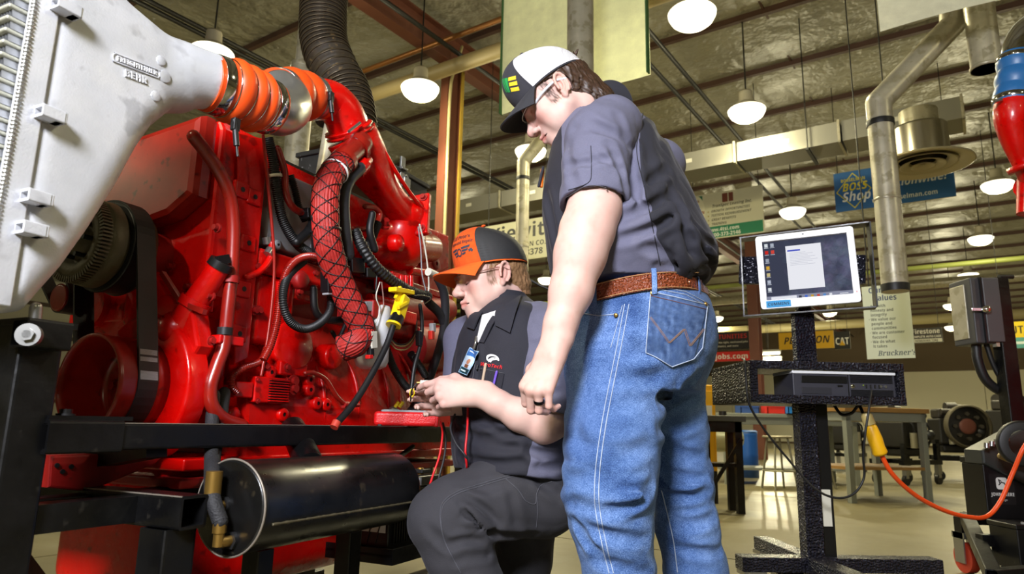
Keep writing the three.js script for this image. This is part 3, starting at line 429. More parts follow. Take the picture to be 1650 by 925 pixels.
// ---- caps, built in the head's own frame (z forward, y up, x the wearer's left)
function makeCap(parent, HM, o) {
  const crown = (th, ph) => { const f = 0.5 + 0.5 * Math.cos(th), a = 0.0885 * o.w, b = f > 0.5 ? 0.112 : 0.110, H = lerp(0.112, 0.126, f), c = Math.pow(Math.max(Math.cos(ph), 0), lerp(0.80, 0.62, f)), s = Math.pow(Math.sin(ph), 0.92), lean = 0.012 * f * Math.sin(ph * 2); return V(Math.sin(th) * a * c, o.y + lerp(-0.012, 0.0, f) + s * H, -0.012 + Math.cos(th) * b * c + lean); };
  const seg = (t0, t1, off = 0, p0 = 0, p1 = Math.PI / 2, nu = 40, nv = 24) => gridGeo(nu, nv, (u, v) => { const th = lerp(t0, t1, u), ph = lerp(p0, p1, v), p = crown(th, ph); if (off) { const e = 0.01, n = crown(th + e, ph).sub(p).cross(crown(th, Math.min(ph + e, 1.56)).sub(p)).normalize(); p.addScaledVector(n, off); } return p; });
  const F = 1.02; const put = (n, g, m) => { g.applyMatrix4(HM); return part(n, g, m, parent); };
  const crownPart = put('cap_front_panel', seg(-F, F), o.front); put('cap_mesh_back', mrg([seg(F, Math.PI * 2 - F, 0, 0, Math.PI / 2, 60)]), o.mesh);
  for (const t of [F, -F]) put('cap_seam', new THREE.TubeGeometry(curve([...Array(12).keys()].map((i) => crown(t, i / 11 * 1.5))), 30, 0.0012, 6), o.front);
  put('cap_sweatband', mrg([gridGeo(60, 2, (u, v) => { const p = crown(u * 6.2832, 0); return V(p.x * 0.985, p.y + lerp(-0.004, 0.02, v), -0.012 + (p.z + 0.012) * 0.985); })]), o.brim);
  put('cap_button', new THREE.SphereGeometry(0.007, 12, 8).scale(1, 0.6, 1).translate(0, crown(0, 1.5707).y + 0.001, crown(0, 1.5707).z), o.front);
  const brim = (s, t) => { const th = s * 1.12, p = crown(th, 0.0), ex = 0.074 * Math.pow(Math.cos(s * 1.25), 0.55); return V(p.x * (1 + 0.06 * t), p.y - (o.curve || 0.020) * s * s * (0.4 + 0.6 * t) * (0.4 + t) - 0.010 * t + 0.002, p.z + ex * t); };
  put('cap_brim', sheet(36, 10, (u, v) => brim(lerp(-1, 1, u), v), 0.0035), o.brim);
  put('brim_stitching', mrg([0.2, 0.36, 0.52, 0.68, 0.84].map((t) => new THREE.TubeGeometry(curve([...Array(15).keys()].map((i) => brim(lerp(-0.93, 0.93, i / 14), t).add(V(0, 0.0021, 0)))), 40, 0.0005, 4))), o.stitch || o.brim);
  for (const [t0, t1, p0, p1, tex] of o.logos || []) { const g = seg(t0, t1, 0.0012, p0, p1, 20, 12); const m = keepTex(mat(0xffffff, 0.7, 0, { map: tex, transparent: true })); put('cap_emblem', g, m); }
  return { crown, crownPart };
}
function glasses(parent, HM, o) {
  const put = (n, g, m) => { g.applyMatrix4(HM); return part(n, g, m, parent); };
  put('spectacle_lens', sheet(30, 8, (u, v) => { const a = lerp(-1.05, 1.05, u), drop = Math.pow(Math.abs(Math.sin(a * 1.0)), 2); const nose = Math.exp(-((a / 0.16) ** 2)); return V(Math.sin(a) * 0.075, lerp(-0.024 + nose * 0.022 + drop * 0.012, 0.018, v), 0.024 + Math.cos(a) * 0.086 - (1 - v) * 0.004); }, 0.0018), o.lens);
  for (const s of [-1, 1]) put('spectacle_arm', tube([V(s * 0.066, 0.008, 0.066), V(s * 0.080, 0.012, 0.04), V(s * 0.085, 0.014, -0.005), V(s * 0.082, 0.002, -0.035)], o.r || 0.0025, 30, 8), o.arm);
  put('spectacle_bridge', tube([V(-0.072, 0.018, 0.072), V(-0.04, 0.019, 0.098), V(0, 0.019, 0.110), V(0.04, 0.019, 0.098), V(0.072, 0.018, 0.072)], 0.0016, 30, 6), o.arm);
}
M.lens = mat(0xffffff, 0.03, 0, { transmission: 1, thickness: 0, ior: 1.45, specularIntensity: 1 });
M.clearArm = mat(0xe8eef4, 0.15, 0, { transmission: 0.35, thickness: 0 });
const clothTex = (c, s, rep = 3, amp = 0.10) => dataTex(256, (x, y) => { const k = 1 + tfb(x, y, 5, s, 4) * amp + (tn(x, y, 110, s + 3)) * amp * 0.8; return c.map((v) => v * k); }, true, rep);
const weave = greyBump(256, 90, 44, 8, 1.6, 1);
const cloth = (c, s, o = {}) => mat(0xffffff, 0.88, 0, { map: clothTex(hx(c), s), bumpMap: weave, bumpScale: 0.0006, sheen: 0.25, sheenRoughness: 0.6, sheenColor: new THREE.Color(0.3, 0.3, 0.34), ...o });
M.shirtBlack = cloth(0x22222c, 1); M.shirtGrey = cloth(0x5f5f74, 2); M.trouser = cloth(0x343338, 3); M.tee = cloth(0xe6e6ea, 4);
M.denim = mat(0xffffff, 0.9, 0, { map: dataTex(512, (x, y) => { const n = tfb(x, y, 4, 9, 5), f = tn(x, y, 150, 3) * 0.8 + tn(x * 1, y, 260, 8) * 0.8, wv = tn(x * 1.0, y, 40, 15) * 0.35; const k = clamp(0.42 + n * 0.6 + f * 0.5 + wv * 0.4, 0, 1); return [lerp(0.10, 0.56, k), lerp(0.22, 0.68, k), lerp(0.43, 0.89, k)]; }, true, 2.2), bumpMap: weave, bumpScale: 0.001, sheen: 0.2, sheenColor: new THREE.Color(0.4, 0.45, 0.55) });
M.stitch = mat(0xa9b6cc, 0.8); M.stitchGold = mat(0x8d6f5b, 0.8); M.boot = mat(0x2e2119, 0.5, 0, { bumpMap: T.fine, bumpScale: 0.001 }); M.thread = mat(0x4b4b52, 0.8);
const ridge = (x, y, z, s) => { const n = N3(x + s, y + s * 0.7, z - s); return 1 - 2 * Math.abs(n); };
// a single crease: a groove and the fold beside it between two points
const crease = (a, b, w, amp) => { const f = rc(a, b, 0, 0); return (x, y, z) => { const d = f(x, y, z); return d > w * 3 ? 0 : amp * (Math.exp(-((d / w) ** 2)) - 0.7 * Math.exp(-(((d - w * 1.7) / w) ** 2))); }; };
const bootGeo = (ank, heel, toe) => { const up = V(0, 1, 0), L = [[rc(ank.clone().add(V(0, 0.08, 0)), ank, 0.055, 0.05)], [rc(heel, toe, 0.045, 0.042), 0.03], [rc(heel.clone().lerp(toe, 0.25).add(V(0, 0.03, 0)), heel.clone().lerp(toe, 0.6).add(V(0, 0.01, 0)), 0.045, 0.045), 0.03], [half(V(0, 0.002, 0), V(0, -1, 0)), 0.004, 2]]; const b = boundsOf([ank.clone().add(V(0, 0.1, 0)), heel, toe], 0.09); return sdfGeo(field(L), b.min, b.max, 0.008); };
const eyeGeo = () => null;
// ---------------------------------------------------------------- the standing person
{
  const La = V(-0.53, 0, 0.848).normalize(), Fa = V(-0.848, 0, -0.53).normalize(), toCam = V(0, 0, -1);
  const foot = P(1040, 1060, 1.93); foot.y = 0;
  const man = thing('person', 'standing person in grey and black work shirt, blue jeans and white mesh cap looking down', 'person', V(foot.x, 0, foot.z));
  const loc = new THREE.Group(); loc.position.set(0, 0, 0);
  const off = new THREE.Matrix4().makeTranslation(-foot.x, 0, -foot.z);
  const put = (n, g, m, par = man) => { g.applyMatrix4(off); return part(n, g, m, par); };
  const K = 1132, row = (y, l, r, d, ratio, sx = 0) => { const c = P((l + r) / 2, y, d), hw = (r - l) / 2 * d / K, a = hw / Math.sqrt(0.281 + ratio * ratio * 0.72); return [c.y, c.x, c.z, a, a * ratio]; };
  // --- shirt body
  const torso = stack([row(146, 960, 1004, 2.0, 0.8), row(156, 945, 1020, 1.99, 0.72), row(170, 930, 1036, 1.98, 0.66), row(195, 910, 1060, 1.97, 0.66), row(228, 890, 1083, 1.96, 0.70), row(262, 880, 1103, 1.95, 0.74), row(305, 872, 1124, 1.94, 0.78), row(354, 869, 1142, 1.93, 0.82), row(398, 875, 1160, 1.92, 0.85), row(424, 879, 1160, 1.92, 0.85), row(446, 884, 1148, 1.92, 0.85), row(466, 892, 1130, 1.92, 0.85)], La, 2.25);
  const wrk = [[1000, 352, 1075, 318, .014, .011, 4], [1000, 385, 1098, 340, .012, .010, 6], [1075, 300, 1112, 440, .016, .011, -8], [1040, 395, 1128, 452, .013, .010, -6], [1112, 380, 1148, 440, .012, .012, -6], [1095, 250, 1125, 330, .014, .006, 0], [1060, 190, 1085, 300, .02, .006, 4], [1020, 230, 1030, 335, .012, .012, 4], [1060, 425, 1150, 418, .012, .010, 8], [1105, 350, 1150, 400, .012, .008, 4], [985, 440, 1080, 455, .010, .006, 0], [880, 310, 900, 400, .014, .007, 0], [1035, 300, 1075, 270, .014, .007, 3], [1085, 395, 1120, 450, .009, .008, 3]].map(([a, b0, c, d, w, m2, bo]) => foldP(torso, a, b0, c, d, w, m2 * 1.35, bo));
  const wob = (x, y, z) => { let d = 0; for (const c of wrk) d += c(x, y, z); return d + 0.004 * N3(x * 9, y * 5, z * 9) + 0.0022 * ridge(x * 13, y * 7, z * 13, 4); };
  const hemN = V(0.16, -1, 0.05).normalize(), hemP = P(1040, 452, 1.70);
  const torsoF = field([[torso], [half(hemP.clone().add(V(0, -0.012, 0)), hemN), 0.004, 2]]), shirtF = (x, y, z) => torsoF(x, y, z) + wob(x, y, z);
  // --- arms
  const sh = P(968, 214, 1.74), el = P(958, 352, 1.665), armPts = [[P(961, 280, 1.70), 0.064], [P(958, 335, 1.672), 0.0655], [P(946, 372, 1.66), 0.066], [P(935, 410, 1.65), 0.0625], [P(920, 470, 1.64), 0.051], [P(903, 524, 1.63), 0.038], [P(892, 560, 1.625), 0.0295]];
  const sleeveAxis = [[P(985, 205, 1.80), 0.088], [P(966, 225, 1.745), 0.088], [P(960, 270, 1.71), 0.083], [P(958, 318, 1.685), 0.0835], [P(957, 345, 1.675), 0.0835]];
  const chain = (pts, k) => pts.slice(1).map((q, i) => [rc(pts[i][0], q[0], pts[i][1], q[1]), i ? k : 0]);
  const armHole = field(chain([[P(960, 290, 1.70), 0.0705], ...armPts.slice(1, 4).map(([p]) => [p, 0.0715])], 0.02));
  const slEnd = half(P(958, 330, 1.678), P(958, 345, 1.672).sub(P(958, 260, 1.71)).normalize().add(V(0.0, 0, 0)).normalize());
  const slF0 = field([...chain(sleeveAxis, 0.03), [slEnd, 0.004, 2]]);
  const slW = [[908, 268, 990, 252, .011, .006, 3], [925, 205, 1012, 228, .014, .007, -5], [995, 185, 1020, 290, .013, .008, -5], [980, 232, 1010, 318, .011, .007, -4], [915, 235, 930, 305, .013, .005, 3], [940, 190, 985, 215, .012, .006, 0], [950, 240, 1000, 275, .010, .005, 2]].map((q) => foldP(slF0, ...q));
  const sleeveF = (x, y, z) => Math.max(slF0(x, y, z) + 0.003 * N3(x * 12, y * 12, z * 12) + 0.0015 * ridge(x * 20, y * 20, z * 20, 2) + slW.reduce((s, c) => s + c(x, y, z), 0), -armHole(x, y, z));
  let b = boundsOf([P(866, 146, 1.6), P(1166, 470, 2.3), P(866, 470, 1.6), P(1170, 300, 2.3)], 0.05);
  const tg = sdfGeo(shirtF, b.min, b.max, 0.006);
  // grey side panel under the arm and grey shoulder yoke are cut out of the black cloth
  const ax = P(1015, 380, 1.93), panel = (x, y, z) => { const l = (x - ax.x) * La.x + (z - ax.z) * La.z, f = (x - ax.x) * Fa.x + (z - ax.z) * Fa.z; const lean = (y - 1.15) * 0.22; return l < 0.05 ? 1 : Math.abs(f + 0.065 - lean) - 0.102; };
  const yokeC = P(985, 150, 1.9), yoke = (x, y, z) => { const l = (x - yokeC.x) * La.x + (z - yokeC.z) * La.z, f = (x - yokeC.x) * Fa.x + (z - yokeC.z) * Fa.z; return Math.max(-l + 0.015, -(f + 0.075), f - 0.05, P(985, 232, 1.8).y - y); };
  const [pg, rest] = cut(tg, panel), [yg, blk] = cut(rest, yoke);
  const shirt = put('work_shirt', blk, M.shirtBlack); put('side_panel', pg, M.shirtGrey, shirt); put('shoulder_yoke', yg, M.shirtGrey, shirt);
  b = boundsOf(sleeveAxis.map((q) => q[0]), 0.12); const sg = sdfGeo(sleeveF, b.min, b.max, 0.005); put('sleeve', sg, M.shirtGrey, shirt);
  { const rs = sleeveAxis.map(([p, r]) => [p.clone().addScaledVector(La, -0.32).add(V(0.02, 0, -0.01)), r]); const f = field(chain(rs, 0.03)); const bx = boundsOf(rs.map((q) => q[0]), 0.12); put('sleeve', sdfGeo(f, bx.min, bx.max, 0.01), M.shirtGrey, shirt);
    const ra = armPts.map(([p, r]) => [p.clone().addScaledVector(La, -0.32).add(V(0.02, 0, -0.01)), r]); const g2 = field(chain(ra, 0.02)); const by = boundsOf(ra.map((q) => q[0]), 0.09); man.userData.rightArm = null; var rightArm = paintV(sdfGeo(g2, by.min, by.max, 0.009), skinTone);
    var rightHandO = ra[6][0]; }
  // sleeve hem and patch outline
  put('hem_stitching', seamP(sleeveF, [[912, 318], [945, 300], [975, 302], [1004, 320]], 0.0010, 0.0003), M.thread, shirt);
  put('sleeve_pocket_seam', seamP(sleeveF, [[916, 306], [930, 302], [950, 292], [953, 270], [952, 235]], 0.0011, 0.0003), mat(0x2c2c36, 0.9), shirt);
  put('back_seam', seamP(shirtF, [[1036, 182], [1026, 240], [1040, 310], [1064, 427]], 0.0012, 0.0002), mat(0x15151a, 0.9), shirt);
  // collar
  // front pocket with an orange pen
  put('chest_pocket', tube([P(875, 270, 1.83), P(868, 300, 1.83)], 0.004, 8, 8), M.shirtBlack, shirt);
  { const pen = put('pen', tube([P(874, 274, 1.84), P(872, 300, 1.84)], 0.0055, 10, 8), mat(0xe06a12, 0.35)); pen.userData.label = 'orange pen clipped in the chest pocket'; }
  // --- jeans
  const pel = stack([row(440, 894, 1138, 1.92, 0.85), row(466, 900, 1140, 1.92, 0.86), row(495, 906, 1149, 1.92, 0.88), row(530, 911, 1157, 1.92, 0.88), row(565, 913, 1155, 1.925, 0.88), row(600, 914, 1143, 1.93, 0.86), row(628, 920, 1128, 1.94, 0.80)], La, 2.3);
  const lg = [[P(985, 590, 1.83), 0.118], [P(988, 690, 1.81), 0.117], [P(984, 750, 1.80), 0.109], [P(982, 800, 1.80), 0.1045], [P(988, 860, 1.81), 0.0915], [P(998, 930, 1.82), 0.082], [P(1003, 1095, 1.84), 0.078]], rg = [[P(1066, 590, 2.05), 0.118], [P(1084, 690, 2.07), 0.100], [P(1097, 770, 2.08), 0.090], [P(1108, 850, 2.09), 0.088], [P(1122, 920, 2.1), 0.088], [P(1130, 1022, 2.11), 0.08]];
  const kneeY = P(982, 815, 1.8).y;
  const jeansF0 = field([[pel], ...lg.slice(1).map((q, i) => [rc(lg[i][0], q[0], lg[i][1], q[1]), 0.05]), ...rg.slice(1).map((q, i) => [rc(rg[i][0], q[0], rg[i][1], q[1]), i ? 0.03 : 0.05]), [half(P(1040, 452, 1.70).add(V(0, 0.010, 0)), V(-0.16, 1, -0.05).normalize()), 0.004, 2]]);
  const jw = [[905, 800, 985, 822, .014, 0.0125], [985, 822, 1048, 795, .013, 0.0163], [915, 770, 960, 760, .016, 0.0088], [940, 850, 1040, 870, .014, 0.0100], [925, 840, 965, 890, .012, 0.0125], [980, 740, 1045, 715, .018, 0.0063], [960, 900, 1045, 925, .014, 0.0100], [1075, 800, 1142, 790, .013, 0.0125], [1070, 760, 1135, 775, .014, 0.0100], [1095, 845, 1150, 835, .013, 0.0125], [1085, 880, 1160, 890, .013, 0.0100], [1062, 690, 1130, 670, .016, 0.0125], [1060, 640, 1120, 610, .018, 0.0150], [1010, 610, 1075, 600, .018, 0.0075], [1000, 560, 1070, 570, .02, 0.0050], [1080, 720, 1130, 735, .013, 0.0075], [925, 690, 950, 730, .02, 0.0063], [1000, 790, 1050, 780, .012, 0.0100], [960, 660, 1040, 640, .02, 0.0050]].map((q) => foldP(jeansF0, ...q, 4));
  const jeansF = (x, y, z) => { let d = jeansF0(x, y, z); if (Math.abs(d) > 0.05) return d; const kk = Math.exp(-(((y - kneeY) / 0.22) ** 2)); for (const c of jw) d += c(x, y, z); return d + 0.003 * N3(x * 10, y * 8, z * 10) + (0.001 + 0.005 * kk) * ridge(x * 5, y * 15, z * 5, 3) + 0.0012 * ridge(x * 18, y * 30, z * 18, 9); };
  b = boundsOf([P(894, 440, 1.6), P(1160, 440, 2.3), ...lg.map((q) => q[0]), ...rg.map((q) => q[0])], 0.13); b.min.y = 0.05; const jeans = put('jeans', sdfGeo(jeansF, b.min, b.max, 0.0065), M.denim);
  for (const k of [-3.5, 3.5]) put('outer_seam', seamP(jeansF, [[1010, 490], [1000, 545], [985, 620], [972, 690], [963, 760], [962, 810], [972, 870], [985, 924]].map(([x, y]) => [x + k, y]), 0.0013, 0.0006, 70), M.stitch, jeans);
  put('inner_seam', seamP(jeansF, [[1066, 790], [1076, 830], [1085, 870], [1092, 922]], 0.0016, 0.0008, 40), M.stitch, jeans);
  { const pk = [[1048, 470], [1138, 492], [1130, 560], [1116, 578], [1082, 590], [1040, 568]];
    put('back_pocket', patchP(jeansF, [[1048, 470], [1138, 492], [1117, 575], [1040, 568]], 0.0035, 20, 20, (x, y, u, t) => [x + (t > 0.6 ? 0 : 0), y + (t > 0.8 ? (t - 0.8) / 0.2 * 19 * (1 - Math.abs(u - 0.54) * 2) : 0)]), M.denim, jeans);
    const line = (n, ps, r, m, o) => put(n, mrg(ps.slice(1).map((p, i) => seamP(jeansF, [ps[i], [(p[0] + ps[i][0]) / 2, (p[1] + ps[i][1]) / 2], p], r, o, 14))), m, jeans);
    line('pocket_stitching', [...pk, pk[0]], 0.0013, M.stitch, 0.004); line('pocket_stitching', [[1048, 477], [1136, 499]], 0.0011, mat(0x6b4a4a, 0.9), 0.004); for (const dx of [0, 2.5]) line('pocket_stitching', [[1046 + dx, 511], [1076 + dx, 552], [1100 + dx, 530], [1109 + dx, 557], [1131 + dx, 530]], 0.0008, M.stitchGold, 0.0042);
    line('front_pocket_seam', [[940, 505], [965, 509], [993, 506]], 0.0013, M.stitch, 0.0008); line('front_pocket_seam', [[1003, 492], [990, 540], [984, 560]], 0.0010, M.stitch, 0.0008);
    for (const k of [0, 5]) line('yoke_seam', [[1014, 464 + k], [1060, 461 + k], [1105, 470 + k], [1142, 490 + k]], 0.0011, M.stitch, 0.0008);
    for (const [x, y] of [[1050, 473], [1135, 490], [993, 508]]) { const q = HP(jeansF, x, y), n = gradOf(jeansF, q, 0.006); put('rivet', along(lathe([[0, 0.0052], [0.004, 0.005], [0.0055, 0.003], [0.0055, 0]], 14), q.addScaledVector(n, 0.002), n), M.brass, jeans); } }
  // --- belt and loops
  { const bc = P(1018, 455, 1.92), hp = P(1040, 452, 1.70), yAt = (p) => hp.y + ((p.x - hp.x) * 0.16 + (p.z - hp.z) * 0.05) / 1.0; const ringPt = (a, dy, off) => { const dir = La.clone().multiplyScalar(Math.sin(a)).addScaledVector(Fa, -Math.cos(a)); let o = bc.clone().addScaledVector(dir, 0.45); o.y = yAt(o) + dy; const q = hit(pel, o, dir.clone().negate()); q.y = yAt(q) + dy; return q.addScaledVector(dir, off); };
    const belt = put('leather_belt', sheet(110, 4, (u, v) => ringPt(u * 6.2832, lerp(-0.028, 0.016, v), 0.006), 0.005), mat(0xffffff, 0.4, 0, { map: mottle(256, 14, 5, 9, hx(0x6b2c14), hx(0x8f4522), hx(0x2c120b), 0.10), bumpMap: greyBump(256, 16, 9, 9, 2.5, 2), bumpScale: 0.004, clearcoat: 0.25 }), man);
    put('belt_stitching', mrg([-0.025, 0.0135].map((dy) => new THREE.TubeGeometry(curve([...Array(60).keys()].map((i) => ringPt(i / 59 * 6.2832, dy, 0.0095))), 160, 0.0011, 5))), mat(0xb58a5c, 0.8), belt);
    for (const a of [0.18, 0.95, 1.62, -0.7]) { put('belt_loop', sheet(2, 8, (u, v) => ringPt(a + (u - 0.5) * 0.055, lerp(-0.040, 0.026, v), 0.012 - 0.005 * Math.pow(Math.abs(v - 0.5) * 2, 4)), 0.0025), M.denim, jeans); } }
  put('boot', bootGeo(P(1003, 1085, 1.84).setY(0.1), V(P(1010, 1080, 1.85).x, 0.045, -1.85), V(P(1010, 1080, 1.85).x - 0.2, 0.042, -1.95)), M.boot); put('boot', bootGeo(P(1130, 1030, 2.11).setY(0.1), V(P(1130, 1030, 2.11).x, 0.045, -2.12), V(P(1130, 1030, 2.11).x - 0.2, 0.042, -2.22)), M.boot);
  // --- head
  const fz = V(-0.76, -0.64, -0.10).normalize(), upH = V(-0.56, 0.78, -0.03), hxv = new THREE.Vector3().crossVectors(upH, fz).normalize(), hy = new THREE.Vector3().crossVectors(fz, hxv).normalize(), S = 1.05;
  const ear = P(904, 137, 1.80), hc = ear.clone().addScaledVector(hxv, -0.08 * S).addScaledVector(hy, 0.004 * S).addScaledVector(fz, 0.014 * S), HM = new THREE.Matrix4().makeBasis(hxv.clone().multiplyScalar(S), hy.clone().multiplyScalar(S), fz.clone().multiplyScalar(S)).setPosition(hc), HMo = off.clone().multiply(HM);
  const toHead = HM.clone().invert(), neckEnd = P(978, 176, 1.97).applyMatrix4(toHead), hf = headField({ w: 1.04, neck: neckEnd, neckR: 0.062 });
  { const n0 = V(0, -0.06, -0.035).applyMatrix4(HM), n1 = P(978, 176, 1.97), up = n0.clone().sub(n1).normalize(), c = n1.clone().lerp(n0, 0.30), sx = La.clone().addScaledVector(up, -La.dot(up)).normalize(), sz = new THREE.Vector3().crossVectors(sx, up); const sg2 = sz.dot(Fa) > 0 ? -1 : 1; put('shirt_collar', sheet(48, 6, (u, v) => { const a = lerp(-2.8, 2.8, u), r = lerp(0.084, 0.067, v); return c.clone().addScaledVector(sx, r * Math.sin(a)).addScaledVector(sz, sg2 * r * 1.04 * Math.cos(a)).addScaledVector(up, lerp(-0.05, 0.022, v)); }, 0.006), M.shirtBlack, shirt); }
  const hg = headGeo(hf, 0.003, [0.05, 0.028, 0.018]); hg.applyMatrix4(HM);
  // --- left hand
  const wr = P(891, 566, 1.622), dis = V(-0.40, -0.91, 0.06).normalize(), dor0 = V(-0.55, 0.2, 0.80), rad = new THREE.Vector3().crossVectors(dis, dor0).normalize(), dor = new THREE.Vector3().crossVectors(rad, dis).normalize();
  const hd = handPrims(wr, rad, dis, dor, 1.06, [[48, 60, 30, 3], [44, 66, 35, 1], [38, 66, 36, -3], [30, 62, 34, -10]], [[0.046, 0.052, -0.022], [0.050, 0.082, -0.040], [0.044, 0.104, -0.052]]);
  const armF = field([...chain(armPts, 0.02), ...hd.L.map(([f, k], i) => [f, i < 2 ? 0.02 : k])]);
  b = boundsOf([...armPts.slice(1).map((q) => q[0]), ...hd.tips.flat()], 0.075); b.max.y = P(958, 290, 1.69).y;
  const upperArm = sdfGeo(armF, V(b.min.x, wr.y - 0.005, b.min.z), b.max, 0.0055); const hb = boundsOf([wr, ...hd.tips.flat()], 0.045); hb.max.y = wr.y + 0.012; const handG = sdfGeo(armF, hb.min, hb.max, 0.0026);
  const armTone = (x, y, z) => { const c = skinTone(x, y, z), n = fbm(x * 40, y * 40, z * 40, 2); return mixc(c, [0.56, 0.24, 0.18], clamp(n * 0.8, 0, 0.3)); };
  const knuckle = (x, y, z) => { let c = armTone(x, y, z); let m = 0; for (let i = 0; i < 4; i++) for (const j of [0, 1, 2]) { const q = hd.tips[i][j]; m = Math.max(m, Math.exp(-(((x - q.x) ** 2 + (y - q.y) ** 2 + (z - q.z) ** 2) / 0.013 ** 2))); } return mixc(c, [0.58, 0.21, 0.15], m * 0.4); };
  // hidden trunk that joins head and arms
  const trunk = sdfGeo(field([[rc(P(978, 176, 1.97), P(1010, 420, 1.93), 0.06, 0.10)], [rc(P(978, 190, 1.96), P(961, 240, 1.73), 0.05, 0.05), 0.03], [rc(P(961, 240, 1.73), P(961, 300, 1.69), 0.055, 0.06), 0.03]]), P(930, 440, 2.1).add(V(-0.1, -0.1, -0.1)), P(1060, 150, 1.5).add(V(0.1, 0.1, 0.05)), 0.012);
  const bodyG = mrgC([hg, paintV(upperArm, armTone), paintV(handG, knuckle), paintV(trunk, skinTone), rightArm]); bodyG.applyMatrix4(off);
  const body = part('body', boxUV(bodyG), M.skin, man);
  for (const n of hd.nails) put('fingernail', nailGeo(n), mat(0xe6b9a8, 0.25), body);
  { const [p, q] = [hd.tips[2][0], hd.tips[2][1]], d = q.clone().sub(p).normalize(); put('wedding_ring', along(lathe([[0.0112, -0.0035], [0.0124, -0.0035], [0.0128, 0], [0.0124, 0.0035], [0.0112, 0.0035]], 32), p.clone().lerp(q, 0.55), d), mat(0x1d1d20, 0.2, 0.9)).userData.label = 'dark metal ring on the ring finger'; }
  { const rh = handPrims(rightHandO, La.clone().negate().multiplyScalar(0.2).add(Fa).normalize(), V(-0.2, -0.97, 0).normalize(), La.clone().negate(), 1.04, [[25, 40, 20], [25, 42, 22], [28, 44, 22], [30, 44, 22]], [[0.046, 0.052, -0.012], [0.052, 0.085, -0.024], [0.048, 0.11, -0.03]]); const bx = boundsOf([rightHandO, ...rh.tips.flat()], 0.04); const g = paintV(sdfGeo(field(rh.L), bx.min, bx.max, 0.005), skinTone); put('hand', g, M.skin, body); }
  // hair: brown, shaggy at the nape, sideburn
  { const cr = ell(V(0, 0.030, -0.016), V(0.084, 0.088, 0.106)), nape = rc(V(0, -0.045, -0.075), V(0, -0.075, -0.085), 0.052, 0.044);
    const f = (x, y, z) => { const st = 0.004 * N3(x * 130, y * 26, z * 60) + 0.003 * N3(x * 220, y * 40, z * 120); let d = smin(cr(x, y, z), nape(x, y, z), 0.03) - 0.004 + st; d = Math.max(d, sstep(-0.02, 0.0, z) > 0 ? z + 0.006 - (y > 0.03 ? 0.02 : 0) : -1, y - 0.034); const ew = Math.hypot((Math.abs(x) - 0.08) * 0.6, y + 0.004, z + 0.013) - 0.031; return Math.max(d, -ew, -0.098 - y + 0.02 * N3(x * 60, 0, z * 60)); };
    const g = sdfGeo(f, V(-0.1, -0.13, -0.15), V(0.1, 0.07, 0.05), 0.0032); g.applyMatrix4(HM); put('hair', g, mat(0xffffff, 0.5, 0, { map: mottle(128, 20, 3, 8, hx(0x2a1a10), hx(0x4a3120), hx(0x1c110a), 0.1) }));
    const tuft = sdfGeo(field([...Array(14).keys()].map((i) => [rc(V(rr(-0.012, 0.012), 0.060, -0.108), V(rr(-0.025, 0.025), 0.072 + rr(-0.008, 0.014), -0.126 + rr(-0.01, 0.006)), 0.006, 0.002), 0.003])), V(-0.05, 0.03, -0.16), V(0.05, 0.11, -0.08), 0.003); tuft.applyMatrix4(HM); put('hair', tuft, mat(0x3a2618, 0.6)); }
  const cap = makeCap(man, HMo, { w: 1.06, y: 0.046, front: cloth(0x32323a, 11), mesh: keepTex(mat(0xe4e2e6, 0.8, 0, { bumpMap: dataTex(128, (x, y) => { const a = (x * 24 + (Math.floor(y * 24) % 2) * 0.5) % 1, c = (y * 24) % 1; const v = Math.hypot(a - 0.5, c - 0.5) < 0.3 ? 0 : 1; return [v, v, v]; }, false, 3), bumpScale: 0.002 })), brim: cloth(0x2a2a30, 12), stitch: mat(0x44444c, 0.8), curve: 0.026,
    logos: [[0.22, 0.95, 0.15, 0.80, canvasTex(256, 192, (x, w, h) => { x.fillStyle = 'rgba(0,0,0,0)'; x.clearRect(0, 0, w, h); x.translate(w / 2, h / 2); x.rotate(0.5); x.translate(-w / 2, -h / 2); const q = (c, pts) => { x.fillStyle = c; x.beginPath(); pts.forEach(([a, b], i) => i ? x.lineTo(a, b) : x.moveTo(a, b)); x.fill(); }; const gr = '#1f9a4c', ye = '#e8c52a'; q(gr, [[14, 40], [36, 40], [62, 160], [46, 160]]); q(gr, [[46, 40], [68, 40], [94, 160], [76, 160]]); q(gr, [[78, 40], [134, 40], [110, 160], [98, 160]]); for (const k of [0, 1, 2]) q(ye, [[146 + k * -6, 40 + k * 44], [236 - k * 6, 40 + k * 44], [228 - k * 6, 70 + k * 44], [136 - k * 6, 70 + k * 44]]); })]] });
  void cap; glasses(man, HMo, { lens: M.lens, arm: M.clearArm, r: 0.0038 });
}
